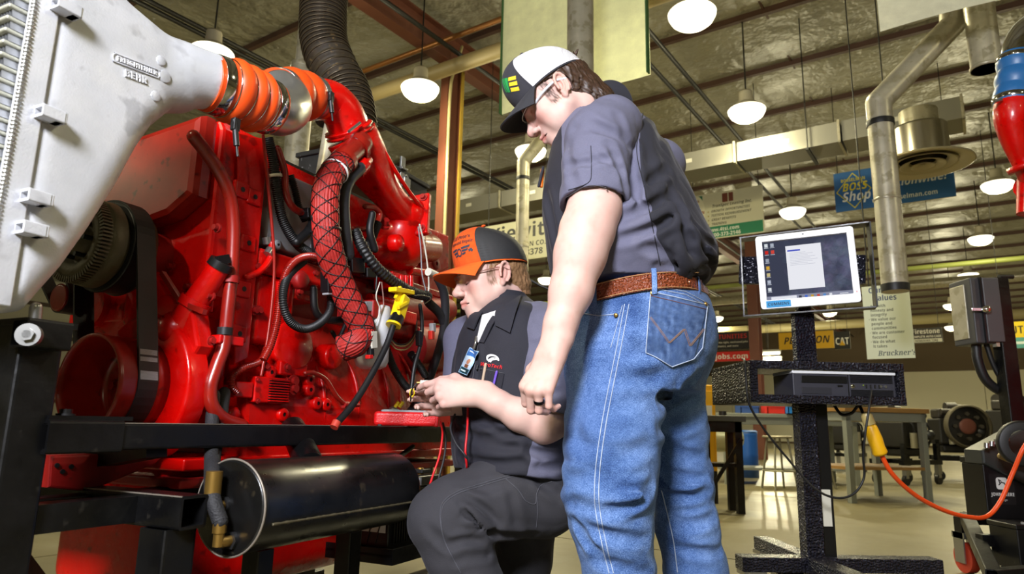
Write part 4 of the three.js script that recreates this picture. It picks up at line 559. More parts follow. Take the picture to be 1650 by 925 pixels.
// ---------------------------------------------------------------- the kneeling person
{
  const La = V(0.47, 0, 0.883).normalize(), Fa = V(-0.883, 0, 0.47).normalize();
  const base = V(0.05, 0, -2.12), man = thing('person', 'kneeling person in orange front cap and dark work clothes holding a wire plug', 'person', base);
  const off = new THREE.Matrix4().makeTranslation(-base.x, 0, -base.z), put = (n, g, m, par = man) => { g.applyMatrix4(off); return part(n, g, m, par); };
  const K = 1132, row = (y, l, r, d, ratio) => { const c = P((l + r) / 2, y, d), hw = (r - l) / 2 * d / K, a = hw / Math.sqrt(0.221 + ratio * ratio * 0.78); return [c.y, c.x, c.z, a, a * ratio]; };
  const chain = (pts, k) => pts.slice(1).map((q, i) => [rc(pts[i][0], q[0], pts[i][1], q[1]), i ? k : 0]);
  // --- shirt
  const torso = stack([row(474, 785, 845, 2.14, 0.95), row(486, 772, 858, 2.14, 0.85), row(504, 756, 882, 2.13, 0.72), row(532, 740, 903, 2.13, 0.68), row(570, 731, 913, 2.13, 0.68), row(620, 726, 917, 2.13, 0.70), row(680, 727, 917, 2.12, 0.72), row(740, 730, 918, 2.11, 0.76), row(790, 740, 918, 2.10, 0.8)], La, 2.3);
  const wrk = [[735, 690, 830, 720, .012, .010, 6], [740, 735, 840, 745, .012, .010, 8], [745, 620, 810, 650, .012, .007, 4], [765, 560, 780, 640, .012, .007, 0], [740, 575, 745, 690, .014, .008, 3], [780, 700, 850, 690, .012, .008, 5], [850, 725, 905, 735, .012, .010, 3], [870, 750, 915, 745, .012, .010, 3], [755, 665, 800, 690, .010, .008, 0]].map((q) => foldP(torso, ...q));
  const shirtF0 = field([[torso], [half(P(825, 768, 2.1), V(-0.10, -1, 0.1).normalize()), 0.006, 2]]);
  const shirtF = (x, y, z) => { let d = shirtF0(x, y, z); if (d > 0.05) return d; for (const c of wrk) d += c(x, y, z); return d + 0.004 * N3(x * 9 + 3, y * 6, z * 9) + 0.0022 * ridge(x * 14, y * 9, z * 14, 7); };
  const armPts = [[P(884, 540, 1.98), 0.055], [P(886, 610, 1.95), 0.050], [P(890, 680, 1.92), 0.0445], [P(876, 687, 1.905), 0.044], [P(838, 669, 1.895), 0.042], [P(800, 649, 1.895), 0.034], [P(770, 634, 1.90), 0.0285]];
  const slAx = [[P(866, 524, 2.05), 0.074], [P(884, 545, 1.98), 0.078], [P(882, 600, 1.955), 0.074], [P(882, 650, 1.935), 0.073], [P(884, 690, 1.925), 0.075]];
  const hole = field(chain([[P(886, 620, 1.948), 0.056], [P(890, 690, 1.92), 0.060], [P(870, 690, 1.90), 0.06]], 0.02));
  const sl0 = field([...chain(slAx, 0.03), [half(P(880, 657, 1.93), V(-0.30, -1, -0.1).normalize()), 0.004, 2]]);
  const slW = [[860, 560, 890, 542, .012, .006, 3], [858, 600, 900, 590, .012, .005, 4], [856, 630, 905, 632, .011, .007, 4], [858, 622, 878, 655, .010, .005, 0], [860, 570, 910, 560, .012, .005, 3]].map((q) => foldP(sl0, ...q));
  const sleeveF = (x, y, z) => Math.max(sl0(x, y, z) + 0.0025 * N3(x * 9, y * 9, z * 9) + 0.001 * ridge(x * 18, y * 14, z * 18, 3) + slW.reduce((s, c) => s + c(x, y, z), 0), -hole(x, y, z));
  let b = boundsOf([P(720, 470, 1.85), P(925, 480, 2.4), P(720, 800, 1.9), P(925, 800, 2.4)], 0.05);
  const tg = sdfGeo(shirtF, b.min, b.max, 0.006);
  const c0 = P(825, 620, 2.13), cs = (x, z) => [(x - c0.x) * La.x + (z - c0.z) * La.z, (x - c0.x) * Fa.x + (z - c0.z) * Fa.z];
  const yk = P(858, 515, 2.0), ykv = P(838, 478, 2.05);
  const [pg, rest] = cut(tg, (x, y, z) => { const [l, f] = cs(x, z); return Math.max(0.06 - l, f - 0.035 - (0.9 - y) * 0.10, y > 0.9 ? 1 : -1); }), [yg, blk] = cut(rest, (x, y, z) => { const [l, f] = cs(x, z); return Math.max(0.11 - l + (y - 1.08) * 0.3, -y + 1.035 + (f + 0.02) * 0.6); });
  void yk; void ykv;
  const shirt = put('work_shirt', blk, M.shirtBlack); put('side_panel', pg, M.shirtGrey, shirt); put('shoulder_yoke', yg, M.shirtGrey, shirt);
  b = boundsOf(slAx.map((q) => q[0]), 0.11); put('sleeve', sdfGeo(sleeveF, b.min, b.max, 0.005), M.shirtGrey, shirt);
  // far arm
  const rArm = [[P(752, 548, 2.30), 0.055], [P(742, 640, 2.27), 0.048], [P(748, 685, 2.20), 0.042], [P(760, 672, 2.14), 0.038], [P(756, 652, 2.07), 0.028]];
  { const ax = [[P(775, 535, 2.27), 0.07], [P(752, 548, 2.30), 0.072], [P(744, 640, 2.26), 0.066]], f = field(chain(ax, 0.03)), bx = boundsOf(ax.map((q) => q[0]), 0.1); put('sleeve', sdfGeo(f, bx.min, bx.max, 0.008), M.shirtGrey, shirt); }
  // white undershirt at the neck
  { const f = field([[rc(P(800, 480, 2.11), P(785, 545, 2.06), 0.06, 0.03)]]), bx = boundsOf([P(800, 480, 2.11), P(785, 545, 2.06)], 0.08); void f; void bx; }
  // white undershirt inside the open collar, a wedge lying on the chest
  put('undershirt', patchP(shirtF, [[778, 508], [803, 500], [776, 552], [768, 552]], 0.0025, 12, 14), M.tee, shirt);
  // collar: stand and two pointed leaves, open at the throat
  const leaf = (c, o = 0.006, th = 0.004) => sheet(12, 10, (u, v) => { const t = v, x = lerp(lerp(c[0][0], c[1][0], u), lerp(c[3][0], c[2][0], u), t), y = lerp(lerp(c[0][1], c[1][1], u), lerp(c[3][1], c[2][1], u), t); const s = HP(shirtF, x, y); return s.addScaledVector(gradOf(shirtF, s, 0.012), o + 0.006 * Math.sin(Math.PI * clamp(t, 0, 1)) * (1 - t)); }, th);
  put('collar_leaf', leaf([[801, 503], [840, 478], [823, 538], [800, 526]]), M.shirtBlack, shirt); put('collar_leaf', leaf([[764, 506], [780, 504], [766, 532], [754, 528]]), M.shirtBlack, shirt);
  put('placket', leaf([[795, 510], [803, 512], [781, 553], [773, 552]], 0.003, 0.003), M.shirtBlack, shirt);
  { const nb = P(812, 486, 2.13), up = V(-0.25, 0.95, 0.1).normalize(); put('collar_stand', sheet(40, 5, (u, v) => { const a = lerp(-2.2, 2.2, u), r = lerp(0.085, 0.070, v); return nb.clone().addScaledVector(La, r * 0.95 * Math.sin(a)).addScaledVector(Fa, -r * 1.05 * Math.cos(a)).addScaledVector(up, lerp(-0.03, 0.026, v)); }, 0.005), M.shirtBlack, shirt); }
  put('button_placket', seamP(shirtF, [[770, 556], [758, 640], [752, 700], [750, 760]], 0.0014, 0.0006), M.thread, shirt);
  put('chest_pocket', patchP(shirtF, [[772, 594], [813, 602], [806, 640], [768, 632]], 0.003, 12, 12), M.shirtBlack, shirt);
  put('pocket_stitching', seamP(shirtF, [[772, 594], [790, 597], [813, 602]], 0.0009, 0.004), M.thread, shirt);
  // eagle emblem and lettering over the pocket
  put('shirt_emblem', patchP(shirtF, [[776, 566], [811, 571], [809, 597], [773, 591]], 0.0015, 16, 14), keepTex(mat(0xffffff, 0.8, 0, { transparent: true, map: canvasTex(512, 384, (x) => {
    x.clearRect(0, 0, 512, 384); x.fillStyle = '#e9e9ee'; x.beginPath(); x.moveTo(150, 190); x.bezierCurveTo(90, 90, 190, 20, 300, 40); x.bezierCurveTo(380, 55, 420, 95, 430, 140); x.bezierCurveTo(440, 165, 425, 180, 412, 178); x.bezierCurveTo(395, 150, 360, 150, 340, 160); x.bezierCurveTo(300, 175, 260, 180, 245, 250); x.bezierCurveTo(225, 205, 200, 230, 195, 245); x.bezierCurveTo(190, 205, 165, 215, 150, 190); x.fill();
    x.fillStyle = '#23232b'; x.beginPath(); x.moveTo(170, 150); x.bezierCurveTo(200, 70, 300, 60, 380, 110); x.bezierCurveTo(300, 95, 230, 110, 185, 185); x.fill(); x.beginPath(); x.moveTo(300, 120); x.lineTo(345, 118); x.lineTo(325, 138); x.fill();
    x.fillStyle = '#d01f26'; x.font = 'italic bold 118px sans-serif'; x.textAlign = 'center'; x.fillText('WyoTech', 260, 350); }) })), shirt);
  // pens in the pocket
  for (const [q, c, r, l] of [[[[785, 588], [781, 619]], 0xb9a58f, 0.0042, 'thin metal pen in the chest pocket'], [[[803, 600], [798, 621]], 0x6a4fb8, 0.0038, 'purple pen in the chest pocket'], [[[773, 589], [771, 596]], 0x222226, 0.003, 'black pen clip in the chest pocket']]) { const pts = q.map(([x, y]) => { const s = HP(shirtF, x, y); return s.addScaledVector(gradOf(shirtF, s, 0.01), 0.008); }); put('pen', tube([pts[0], pts[0].clone().lerp(pts[1], 0.5), pts[1]], r, 10, 8), mat(c, 0.35)).userData.label = l; }
  // badge on a clip
  { const tl = HP(shirtF, 764, 560), n = gradOf(shirtF, tl, 0.02), q = patchP(shirtF, [[761, 561], [775, 568], [757, 607], [743, 601]], 0.010, 4, 6); const bd = put('name_badge', q, keepTex(mat(0xffffff, 0.25, 0, { clearcoat: 0.8, map: canvasTex(128, 224, (x) => { x.fillStyle = '#a9cbe6'; x.fillRect(0, 0, 128, 224); x.fillStyle = '#3d6fb0'; x.fillRect(6, 6, 116, 60); x.fillStyle = '#dfe9f2'; x.fillRect(20, 24, 70, 10); x.fillStyle = '#c8daea'; x.fillRect(14, 70, 100, 92); x.fillStyle = '#c48a6a'; x.beginPath(); x.arc(64, 110, 20, 0, 7); x.fill(); x.fillStyle = '#8c5a3c'; x.fillRect(40, 132, 48, 30); x.fillStyle = '#17464f'; x.fillRect(6, 166, 116, 52); x.fillStyle = '#e8f0f0'; x.fillRect(16, 186, 70, 14); }) }))); bd.userData.label = 'blue photo badge hanging from a metal clip';
    put('badge_clip', tube([HP(shirtF, 771, 545).addScaledVector(n, 0.008), HP(shirtF, 771, 554).addScaledVector(n, 0.010), HP(shirtF, 769, 563).addScaledVector(n, 0.012)], 0.0045, 10, 8), M.steel, bd); }
  // --- trousers
  const th = [[P(870, 795, 2.06), 0.120], [P(800, 803, 2.0), 0.108], [P(735, 822, 1.945), 0.090], [P(712, 838, 1.93), 0.085]], sn = [[P(712, 838, 1.93), 0.085], [P(738, 895, 1.93), 0.081], [P(762, 945, 1.935), 0.076], [P(800, 1050, 1.95), 0.070]], rt = [[P(845, 800, 2.2), 0.12], [P(838, 900, 2.27), 0.095], [P(832, 978, 2.32), 0.085]], rs = [[P(832, 978, 2.32), 0.085], [V(0.25, 0.075, -2.36), 0.07], [V(0.42, 0.07, -2.38), 0.06]];
  const tro0 = field([[rc(P(872, 790, 2.08), P(850, 790, 2.2), 0.125, 0.12)], ...[th, sn, rt, rs].flatMap((c, i) => chain(c, 0.03).map(([f, k]) => [f, 0.035])), [rc(P(858, 745, 2.12), P(862, 790, 2.12), 0.115, 0.12), 0.04]]);
  const tw = [[735, 800, 800, 845, .012, .010, -8], [745, 830, 790, 855, .010, .010, -4], [740, 815, 770, 850, .009, .009, -3], [860, 765, 905, 800, .012, .008, 3], [800, 760, 850, 745, .012, .005, 3], [720, 880, 775, 870, .010, .007, -4], [735, 905, 800, 895, .010, .006, -3], [760, 850, 860, 862, .012, .010, 4], [820, 790, 835, 850, .012, .004, 0], [690, 850, 730, 880, .012, .005, 4], [755, 790, 830, 770, .014, .005, 4]].map((q) => foldP(tro0, ...q));
  const troF = (x, y, z) => { let d = tro0(x, y, z); if (Math.abs(d) > 0.05) return d; for (const c of tw) d += c(x, y, z); return d + 0.003 * N3(x * 10, y * 10, z * 10 + 5) + 0.0018 * ridge(x * 14, y * 14, z * 14, 6); };
  b = boundsOf([...th, ...sn, ...rt, ...rs].map((q) => q[0]), 0.14); b.min.y = 0.0; const tr = put('work_trousers', sdfGeo(troF, b.min, b.max, 0.0065), M.trouser);
  for (const k of [-1.6, 1.6]) put('trouser_seam', seamP(troF, [[868, 755], [820, 768], [770, 783], [735, 795], [714, 812], [710, 835], [716, 870], [730, 900], [742, 922]].map(([x, y]) => [x + k * 0.5, y + k]), 0.0011, 0.0005, 60), M.thread, tr);
  put('pocket_seam', seamP(troF, [[814, 771], [835, 790], [848, 808], [862, 812], [865, 795], [872, 782], [890, 776]], 0.0012, 0.0006, 50), M.thread, tr); put('pocket_seam', seamP(troF, [[865, 800], [866, 830], [864, 850]], 0.0011, 0.0005), M.thread, tr);
  put('boot', bootGeo(P(800, 1050, 1.95).setY(0.1), V(0.02, 0.045, -1.96), V(-0.2, 0.042, -1.88)), M.boot); put('boot', sdfGeo(field([[rc(V(0.42, 0.08, -2.38), V(0.52, 0.06, -2.39), 0.05, 0.048)], [rc(V(0.52, 0.06, -2.39), V(0.55, 0.045, -2.4), 0.046, 0.04), 0.02], [rc(V(0.53, 0.14, -2.39), V(0.55, 0.05, -2.39), 0.035, 0.04), 0.03]]), V(0.34, 0, -2.5), V(0.64, 0.24, -2.3), 0.008), M.boot);
  put('belt', sheet(40, 3, (u, v) => { const a = u * 6.2832, c = P(862, 765, 2.12); return c.clone().addScaledVector(La, 0.13 * Math.sin(a)).addScaledVector(Fa, -0.115 * Math.cos(a)).add(V(0, lerp(-0.02, 0.02, v), 0)); }, 0.004), M.rubber);
  // --- head
  const fz = V(-0.92, -0.22, 0.30).normalize(), upH = V(-0.20, 0.97, 0.0), hxv = new THREE.Vector3().crossVectors(upH, fz).normalize(), hy = new THREE.Vector3().crossVectors(fz, hxv).normalize(), S = 1.04;
  const ear = P(811, 440, 2.05), hc = ear.clone().addScaledVector(hxv, -0.079 * S).addScaledVector(hy, 0.004 * S).addScaledVector(fz, 0.014 * S), HM = new THREE.Matrix4().makeBasis(hxv.clone().multiplyScalar(S), hy.clone().multiplyScalar(S), fz.clone().multiplyScalar(S)).setPosition(hc), HMo = off.clone().multiply(HM);
  const hf = headField({ w: 1.02, neck: P(816, 515, 2.14).applyMatrix4(HM.clone().invert()), neckR: 0.062 }), hg = headGeo(hf, 0.003, [0.16, 0.09, 0.05]); hg.applyMatrix4(HM);
  // --- hands
  const wr = P(766, 634, 1.90), dis = V(-0.985, 0.0, -0.04).normalize(), rad0 = V(0.0, 0.97, -0.22), dor = new THREE.Vector3().crossVectors(rad0, dis).normalize(), rad = new THREE.Vector3().crossVectors(dis, dor).normalize();
  const lh = handPrims(wr, rad, dis, dor, 1.02, [[26, 22, 12, -4], [48, 40, 25, 0], [58, 50, 30, 0], [62, 55, 34, 2]], [[0.046, 0.060, -0.020], [0.046, 0.100, -0.036], [0.036, 0.132, -0.044]]);
  const wr2 = P(752, 650, 2.06), dis2 = V(-0.96, 0.02, 0.10).normalize(), rad2 = V(-0.1, 0.98, 0.05).normalize(), dor2 = V(0.28, 0.10, -0.95).normalize();
  const rh = handPrims(wr2, rad2, dis2, dor2, 1.0, [[28, 40, 25, 2], [34, 46, 28], [38, 50, 30], [42, 50, 30, -4]], [[0.046, 0.056, -0.020], [0.044, 0.092, -0.038], [0.034, 0.120, -0.046]]);
  const armF = field([...chain(armPts, 0.02), ...lh.L.map(([f, k], i) => [f, i < 2 ? 0.02 : k])]), rF = field([...chain(rArm, 0.02), ...rh.L.map(([f, k], i) => [f, i < 2 ? 0.02 : k])]);
  const tone = (hd) => (x, y, z) => { let m = 0; for (let i = 0; i < 4; i++) for (const j of [0, 1, 2]) { const q = hd.tips[i][j]; m = Math.max(m, Math.exp(-(((x - q.x) ** 2 + (y - q.y) ** 2 + (z - q.z) ** 2) / 0.013 ** 2))); } return mixc(skinTone(x, y, z), [0.58, 0.21, 0.15], m * 0.4); };
  b = boundsOf(armPts.map((q) => q[0]), 0.07); const arm = sdfGeo(armF, V(wr.x - 0.004, b.min.y, b.min.z), b.max, 0.0055); let hb = boundsOf([wr, ...lh.tips.flat()], 0.04); hb.max.x = wr.x + 0.008; const hand = sdfGeo(armF, hb.min, hb.max, 0.0026);
  b = boundsOf(rArm.map((q) => q[0]), 0.07); const arm2 = sdfGeo(rF, V(wr2.x - 0.004, b.min.y, b.min.z), b.max, 0.007); hb = boundsOf([wr2, ...rh.tips.flat()], 0.04); hb.max.x = wr2.x + 0.01; const hand2 = sdfGeo(rF, hb.min, hb.max, 0.003);
  const tk = [[P(816, 515, 2.14), 0.055], [P(830, 740, 2.12), 0.08]], trunk = sdfGeo(field([...chain(tk, 0), [rc(P(816, 530, 2.14), armPts[0][0], 0.05, 0.05), 0.03], [rc(P(816, 530, 2.14), rArm[0][0], 0.05, 0.05), 0.03]]), P(760, 780, 2.1).add(V(-0.1, -0.05, -0.35)), P(890, 470, 1.9).add(V(0.1, 0.05, 0.1)), 0.012);
  const bodyG = mrgC([hg, paintV(arm, skinTone), paintV(hand, tone(lh)), paintV(arm2, skinTone), paintV(hand2, tone(rh)), paintV(trunk, skinTone)]); bodyG.applyMatrix4(off); const body = part('body', boxUV(bodyG), M.skin, man);
  for (const n of [...lh.nails, ...rh.nails]) put('fingernail', nailGeo(n), mat(0xe6b9a8, 0.25), body);
  // hair: short, light brown
  { const cr = ell(V(0, 0.030, -0.016), V(0.0795, 0.087, 0.103)), nape = rc(V(0, -0.04, -0.070), V(0, -0.058, -0.070), 0.050, 0.042);
    const f = (x, y, z) => { const st = 0.0022 * N3(x * 150, y * 50, z * 100) + 0.0016 * N3(x * 260, y * 90, z * 200); let d = smin(cr(x, y, z), nape(x, y, z), 0.03) - 0.001 + st; d = Math.max(d, z - 0.012 - (y > 0.012 ? 0.02 : 0), y - 0.040); const ew = Math.hypot((Math.abs(x) - 0.08) * 0.6, y + 0.004, z + 0.013) - 0.029; return Math.max(d, -ew, -0.070 - y + (z > -0.03 ? 0.055 : 0)); };
    const g = sdfGeo(f, V(-0.1, -0.12, -0.14), V(0.1, 0.06, 0.05), 0.0032); g.applyMatrix4(HM); put('hair', g, mat(0xffffff, 0.6, 0, { map: mottle(128, 24, 5, 9, hx(0x7d5c3e), hx(0x97734f), hx(0x5b4129), 0.1) })); }
  const blackMesh = keepTex(mat(0x232325, 0.7, 0, { bumpMap: dataTex(128, (x, y) => { const v = 0.5 + 0.5 * Math.sin(y * 60 * 6.283) * Math.sin(x * 60 * 6.283); return [v, v, v]; }, false, 3), bumpScale: 0.002 }));
  makeCap(man, HMo, { w: 1.06, y: 0.042, front: cloth(0xd9530c, 21, { sheen: 0 }), mesh: blackMesh, brim: cloth(0xdd5a10, 22, { sheen: 0 }), stitch: mat(0xb9480c, 0.8), curve: 0.024,
    logos: [[0.0, 1.0, 0.06, 0.92, canvasTex(512, 384, (x) => { x.clearRect(0, 0, 512, 384); x.save(); x.fillStyle = '#2a2228'; x.textAlign = 'center'; x.font = 'bold 84px serif'; x.fillText("Lil Pete's", 262, 100); x.font = 'bold 56px serif'; x.fillText('Auto and Repair', 262, 168); x.strokeStyle = '#262c3c'; x.fillStyle = '#262c3c'; x.lineWidth = 16; x.beginPath(); x.arc(230, 270, 40, 0, 7); x.stroke(); const q = (p) => { x.beginPath(); p.forEach(([a, b2], i) => i ? x.lineTo(a, b2) : x.moveTo(a, b2)); x.fill(); }; q([[275, 215], [440, 205], [420, 232], [285, 240]]); q([[282, 250], [400, 244], [380, 268], [290, 275]]); q([[285, 284], [350, 280], [335, 302], [275, 306]]); q([[190, 215], [60, 225], [75, 245], [182, 240]]); q([[178, 252], [90, 262], [105, 282], [182, 276]]); q([[182, 286], [120, 296], [135, 312], [195, 304]]); q([[395, 262], [450, 250], [470, 280], [440, 300], [430, 280], [400, 292]]); x.restore(); })]] });
  glasses(man, HMo, { lens: M.lens, arm: mat(0x9a6b5c, 0.3, 0, { transmission: 0.3, thickness: 0 }), r: 0.0017 });
}
// ---------------------------------------------------------------- the red diesel engine
const onE = (t) => { t.position.copy(EO); t.rotation.y = EROT; return t; };
const polyWV = (pts, u0, u1, bev) => { const g = extr(pts.map(([w, v]) => [-w, v]), u1 - u0 - 2 * bev, bev); g.rotateY(Math.PI / 2); g.translate(u0 + bev, 0, 0); return g; };   // outline in (w, v), thick along u
const polyUV = (pts, w0, w1, bev) => { const g = extr(pts, w1 - w0 - 2 * bev, bev); g.translate(0, 0, w0 + bev); return g; };          // outline in (u, v), thick along w
const U = V(1, 0, 0), UP = V(0, 1, 0), OUT = V(0, 0, 1), FRONT = V(-1, 0, 0);
const eng = onE(thing('diesel_engine', 'large red painted diesel engine bolted on a black steel stand', 'engine'));
const ep = (n, g, m = M.red, par = eng) => part(n, g, m, par);
const hose = (n, px, w, r, m, par = eng, k = 60) => ep(n, tube(px.map(([x, y, ww]) => E(x, y, ww === undefined ? w : ww)), r, k, 12), m, par);
const loom = (n, px, w, r, m, par = eng) => ep(n, corr(px.map(([x, y, ww]) => E(x, y, ww === undefined ? w : ww)), r, 0.0055, 0.0014), m, par);
const WS = -0.16, uA = E(345, 300, WS).x, uB = E(416, 300, WS).x, WC = -0.40, vTop = E(345, 192, WS).y;
{
  // front gear cover, cut by its real outline
  const R = (x, y) => { const p = Eu(x, y, uA); return [p.z, p.y]; }, r0 = R(345, 195);
  const out = [[WS - 0.012, vTop], [WS, vTop - 0.02], [WS, R(330, 470)[1]], [WS - 0.06, R(330, 500)[1]], [WS - 0.06, 0.78], [WS - 0.12, 0.66], [WC - 0.22, 0.66], [WC - 0.26, vTop - 0.06], [WC - 0.18, vTop - 0.02]];
  const cover = ep('gear_cover', polyWV(out, uA, uB, 0.01)); void r0;
  // raised flange strip along the outer edge with bolt bosses
  const fl = ep('flange_strip', polyUV([[E(378, 205, WS).x, vTop - 0.02], [uB, E(416, 225, WS).y], [uB, 0.86], [E(372, 560, WS).x, 0.84]], WS, WS + 0.022, 0.004));
  for (const [x, y] of [[388, 306], [408, 318], [398, 392], [390, 466], [383, 538]]) { const p = E(x, y, WS + 0.022); ep('flange_lug', box(0.05, 0.045, 0.016, p.x, p.y, p.z, 0.006), M.red, fl); ep('bolt_hole', along(new THREE.CylinderGeometry(0.007, 0.007, 0.004, 16), p.clone().add(V(0, 0, 0.007)), OUT), M.darkSteel, fl); }
  // rocker cover: long box on top with a lip and a dark side rail
  const rc0 = ep('rocker_cover', polyWV([[WS - 0.06, vTop - 0.005], [WS - 0.10, vTop + 0.012], [WC - 0.22, vTop + 0.012], [WC - 0.26, vTop - 0.005], [WC - 0.26, vTop - 0.24], [WS - 0.06, vTop - 0.24]], uB, 1.62, 0.008));
  ep('cover_lip', bb(uB, 1.64, vTop - 0.265, vTop - 0.235, WC - 0.28, WS - 0.035, 0.008), M.red, rc0);
  // the upper front face of the cover bulges forward above a shadowed ledge
  const bul = [[WS - 0.03, vTop - 0.015], [WC - 0.23, vTop - 0.05], [WC - 0.23, vTop - 0.30], [WS - 0.10, vTop - 0.24], [WS - 0.03, vTop - 0.2]];
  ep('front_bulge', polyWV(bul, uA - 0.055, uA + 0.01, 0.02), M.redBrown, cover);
  for (let i = 0; i < 6; i++) ep('cover_tooth', box(0.03, 0.02, 0.035, uA - 0.01, vTop - 0.006 - i * 0.004, WS - 0.06 - i * 0.085, 0.004), M.red, cover);
  ep('side_recess_frame', [bb(uA + 0.055, uB - 0.006, vTop - 0.03, vTop - 0.022, WS - 0.005, WS + 0.006), bb(uA + 0.055, uA + 0.063, vTop - 0.16, vTop - 0.03, WS - 0.005, WS + 0.006), bb(uA + 0.02, uA + 0.03, vTop - 0.5, vTop - 0.02, WS - 0.005, WS + 0.008)], M.red, cover);
  // bevelled triangular housing low on the cover and its bolts
  const pv = (x, y, u = uA) => { const p = Eu(x, y, u); return [p.z, p.y]; };
  ep('lower_housing', polyWV([pv(262, 438), pv(292, 490), pv(330, 500), pv(340, 560), pv(322, 590), pv(285, 590), pv(250, 560), pv(225, 520), pv(235, 440)], uA - 0.045, uA + 0.005, 0.008), M.red, cover);
  ep('cover_rib', [bar(Eu(262, 440, uA - 0.05), Eu(292, 487, uA - 0.05), 0.012, 0.012, FRONT), bar(Eu(292, 487, uA - 0.05), Eu(330, 503, uA - 0.05), 0.012, 0.012, FRONT)], M.redBrown, cover);
  for (const [x, y] of [[352, 368], [338, 448], [278, 430], [306, 464], [284, 578], [318, 578], [342, 478]]) ep('bolt', boltGeo(Eu(x, y, uA - 0.01), FRONT, 0.008, 0.016), M.redDull, cover);
  // oil filler neck and its cap
  const nk = ep('oil_filler_neck', [rod(E(288, 528, -0.19), E(352, 432, -0.10), 0.034, 0.027, 24), rod(E(310, 496, -0.16), E(318, 483, -0.15), 0.039, 0.039, 24), ball(E(284, 530, -0.2), 0.045, 20)], M.red); void nk;
  ep('filler_cap', [rod(E(352, 432, -0.10), E(359, 421, -0.09), 0.031, 0.030, 24), bar(E(350, 420, -0.085), E(368, 417, -0.085), 0.012, 0.022)], M.plasticBlack);
  // round boss plate beside the damper
  ep('round_port', along(lathe([[0, 0.03], [0.05, 0.03], [0.056, 0.02], [0.06, 0]], 32), Eu(275, 512, uA - 0.02), FRONT), M.red);
}
{ // block and lower casting
  const vDeck = vTop - 0.26;
  const blk = ep('cylinder_block', bb(uB - 0.01, 1.6, 0.62, vDeck, WC - 0.24, WS - 0.08, 0.02), M.redDull);  // darker red stands in for the shade behind the front parts
  const bulge = ep('crankcase', polyWV([[WS - 0.10, E(560, 560, WS).y + 0.1], [WS - 0.04, E(560, 590, WS).y], [WS, E(560, 660, WS).y], [WS + 0.005, 0.60], [WC - 0.24, 0.60], [WC - 0.24, 0.95]], uB + 0.02, 1.6, 0.012), M.red);
  for (const x of [517, 572, 622, 664]) { const p = E(x, 640, WS); ep('casting_rib', tube([V(p.x - 0.04, E(x, 560, WS - 0.09).y, WS - 0.09), V(p.x, E(x, 590, WS - 0.03).y, WS - 0.032), V(p.x + 0.01, p.y, WS + 0.004), V(p.x + 0.01, 0.61, WS + 0.006)], 0.007, 20, 8), M.red, bulge); }
  for (const [x, y] of [[505, 650], [520, 652], [450, 668], [430, 600], [493, 612], [493, 628]]) { const p = E(x, y, WS + 0.004); ep('boss', along(lathe([[0.006, 0.020], [0.016, 0.020], [0.019, 0.016], [0.021, 0]], 20), p, OUT), M.red, bulge); ep('boss_hole', along(new THREE.CylinderGeometry(0.006, 0.006, 0.002, 12), p.clone().add(V(0, 0, 0.016)), OUT), M.darkSteel, bulge); }
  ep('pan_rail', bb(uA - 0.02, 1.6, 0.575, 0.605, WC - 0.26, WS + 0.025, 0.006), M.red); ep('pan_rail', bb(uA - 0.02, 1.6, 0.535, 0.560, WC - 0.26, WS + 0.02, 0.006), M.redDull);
  // oil pan
  { const f = (() => { const bx = (x, y, z) => { const qx = Math.abs(x - 0.84) - 0.42, qy = Math.abs(y - 0.43) - 0.11, qz = Math.abs(z - WC) - 0.15; return Math.hypot(Math.max(qx, 0), Math.max(qy, 0), Math.max(qz, 0)) + Math.min(Math.max(qx, qy, qz), 0) - 0.07; }; return bx; })(); const g = sdfGeo(f, V(0.3, 0.2, WC - 0.26), V(1.38, 0.64, WC + 0.26), 0.014); ep('oil_pan', g, M.red); }
  // engine mount bracket at the front
  const b0 = Eu(85, 735, 0.12), pts = [[85, 738], [130, 736], [240, 735], [262, 735], [250, 745], [150, 786], [128, 787], [82, 782]]; void b0;
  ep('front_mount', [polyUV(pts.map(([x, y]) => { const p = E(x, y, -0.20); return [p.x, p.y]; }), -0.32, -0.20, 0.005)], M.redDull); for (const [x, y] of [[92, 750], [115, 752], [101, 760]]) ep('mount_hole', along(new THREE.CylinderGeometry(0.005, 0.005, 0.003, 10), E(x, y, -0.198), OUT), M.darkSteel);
  // fuel pump body on the side
  const pump = ep('fuel_pump', [bb(E(398, 470, -0.17).x, E(520, 470, -0.17).x, E(450, 450, -0.17).y, E(450, 412, -0.17).y, -0.30, -0.14, 0.015), bb(E(405, 470, -0.17).x, E(470, 470, -0.17).x, E(450, 560, -0.17).y, E(450, 450, -0.17).y, -0.3, -0.15, 0.02), along(lathe([[0.0, 0.0], [0.075, 0], [0.08, 0.02], [0.08, 0.12], [0.065, 0.15], [0.0, 0.155]], 32), E(440, 565, -0.22).add(V(0, 0, -0.06)), V(0.0, 0.1, 1)), bb(E(415, 520, -0.17).x, E(500, 520, -0.17).x, E(450, 478, -0.17).y, E(450, 465, -0.17).y, -0.3, -0.155, 0.006)], M.red);
  for (const [x, y] of [[412, 430], [505, 418], [505, 440], [415, 500], [480, 470], [425, 590], [478, 585], [408, 500]]) ep('bolt', boltGeo(E(x, y, -0.145), OUT, 0.009, 0.014), M.redDull, pump);
  ep('pump_cap', along(lathe([[0, 0.03], [0.02, 0.03], [0.028, 0.02], [0.028, 0]], 20), E(478, 452, -0.15), OUT), M.redDull, pump);
  ep('inlet_neck', rod(E(452, 455, -0.16), E(452, 490, -0.16), 0.03, 0.022, 20), M.red, pump); ep('pump_outlet', along(lathe([[0, 0.05], [0.035, 0.05], [0.04, 0.04], [0.04, 0]], 24), E(520, 575, -0.2), OUT), M.red, pump);
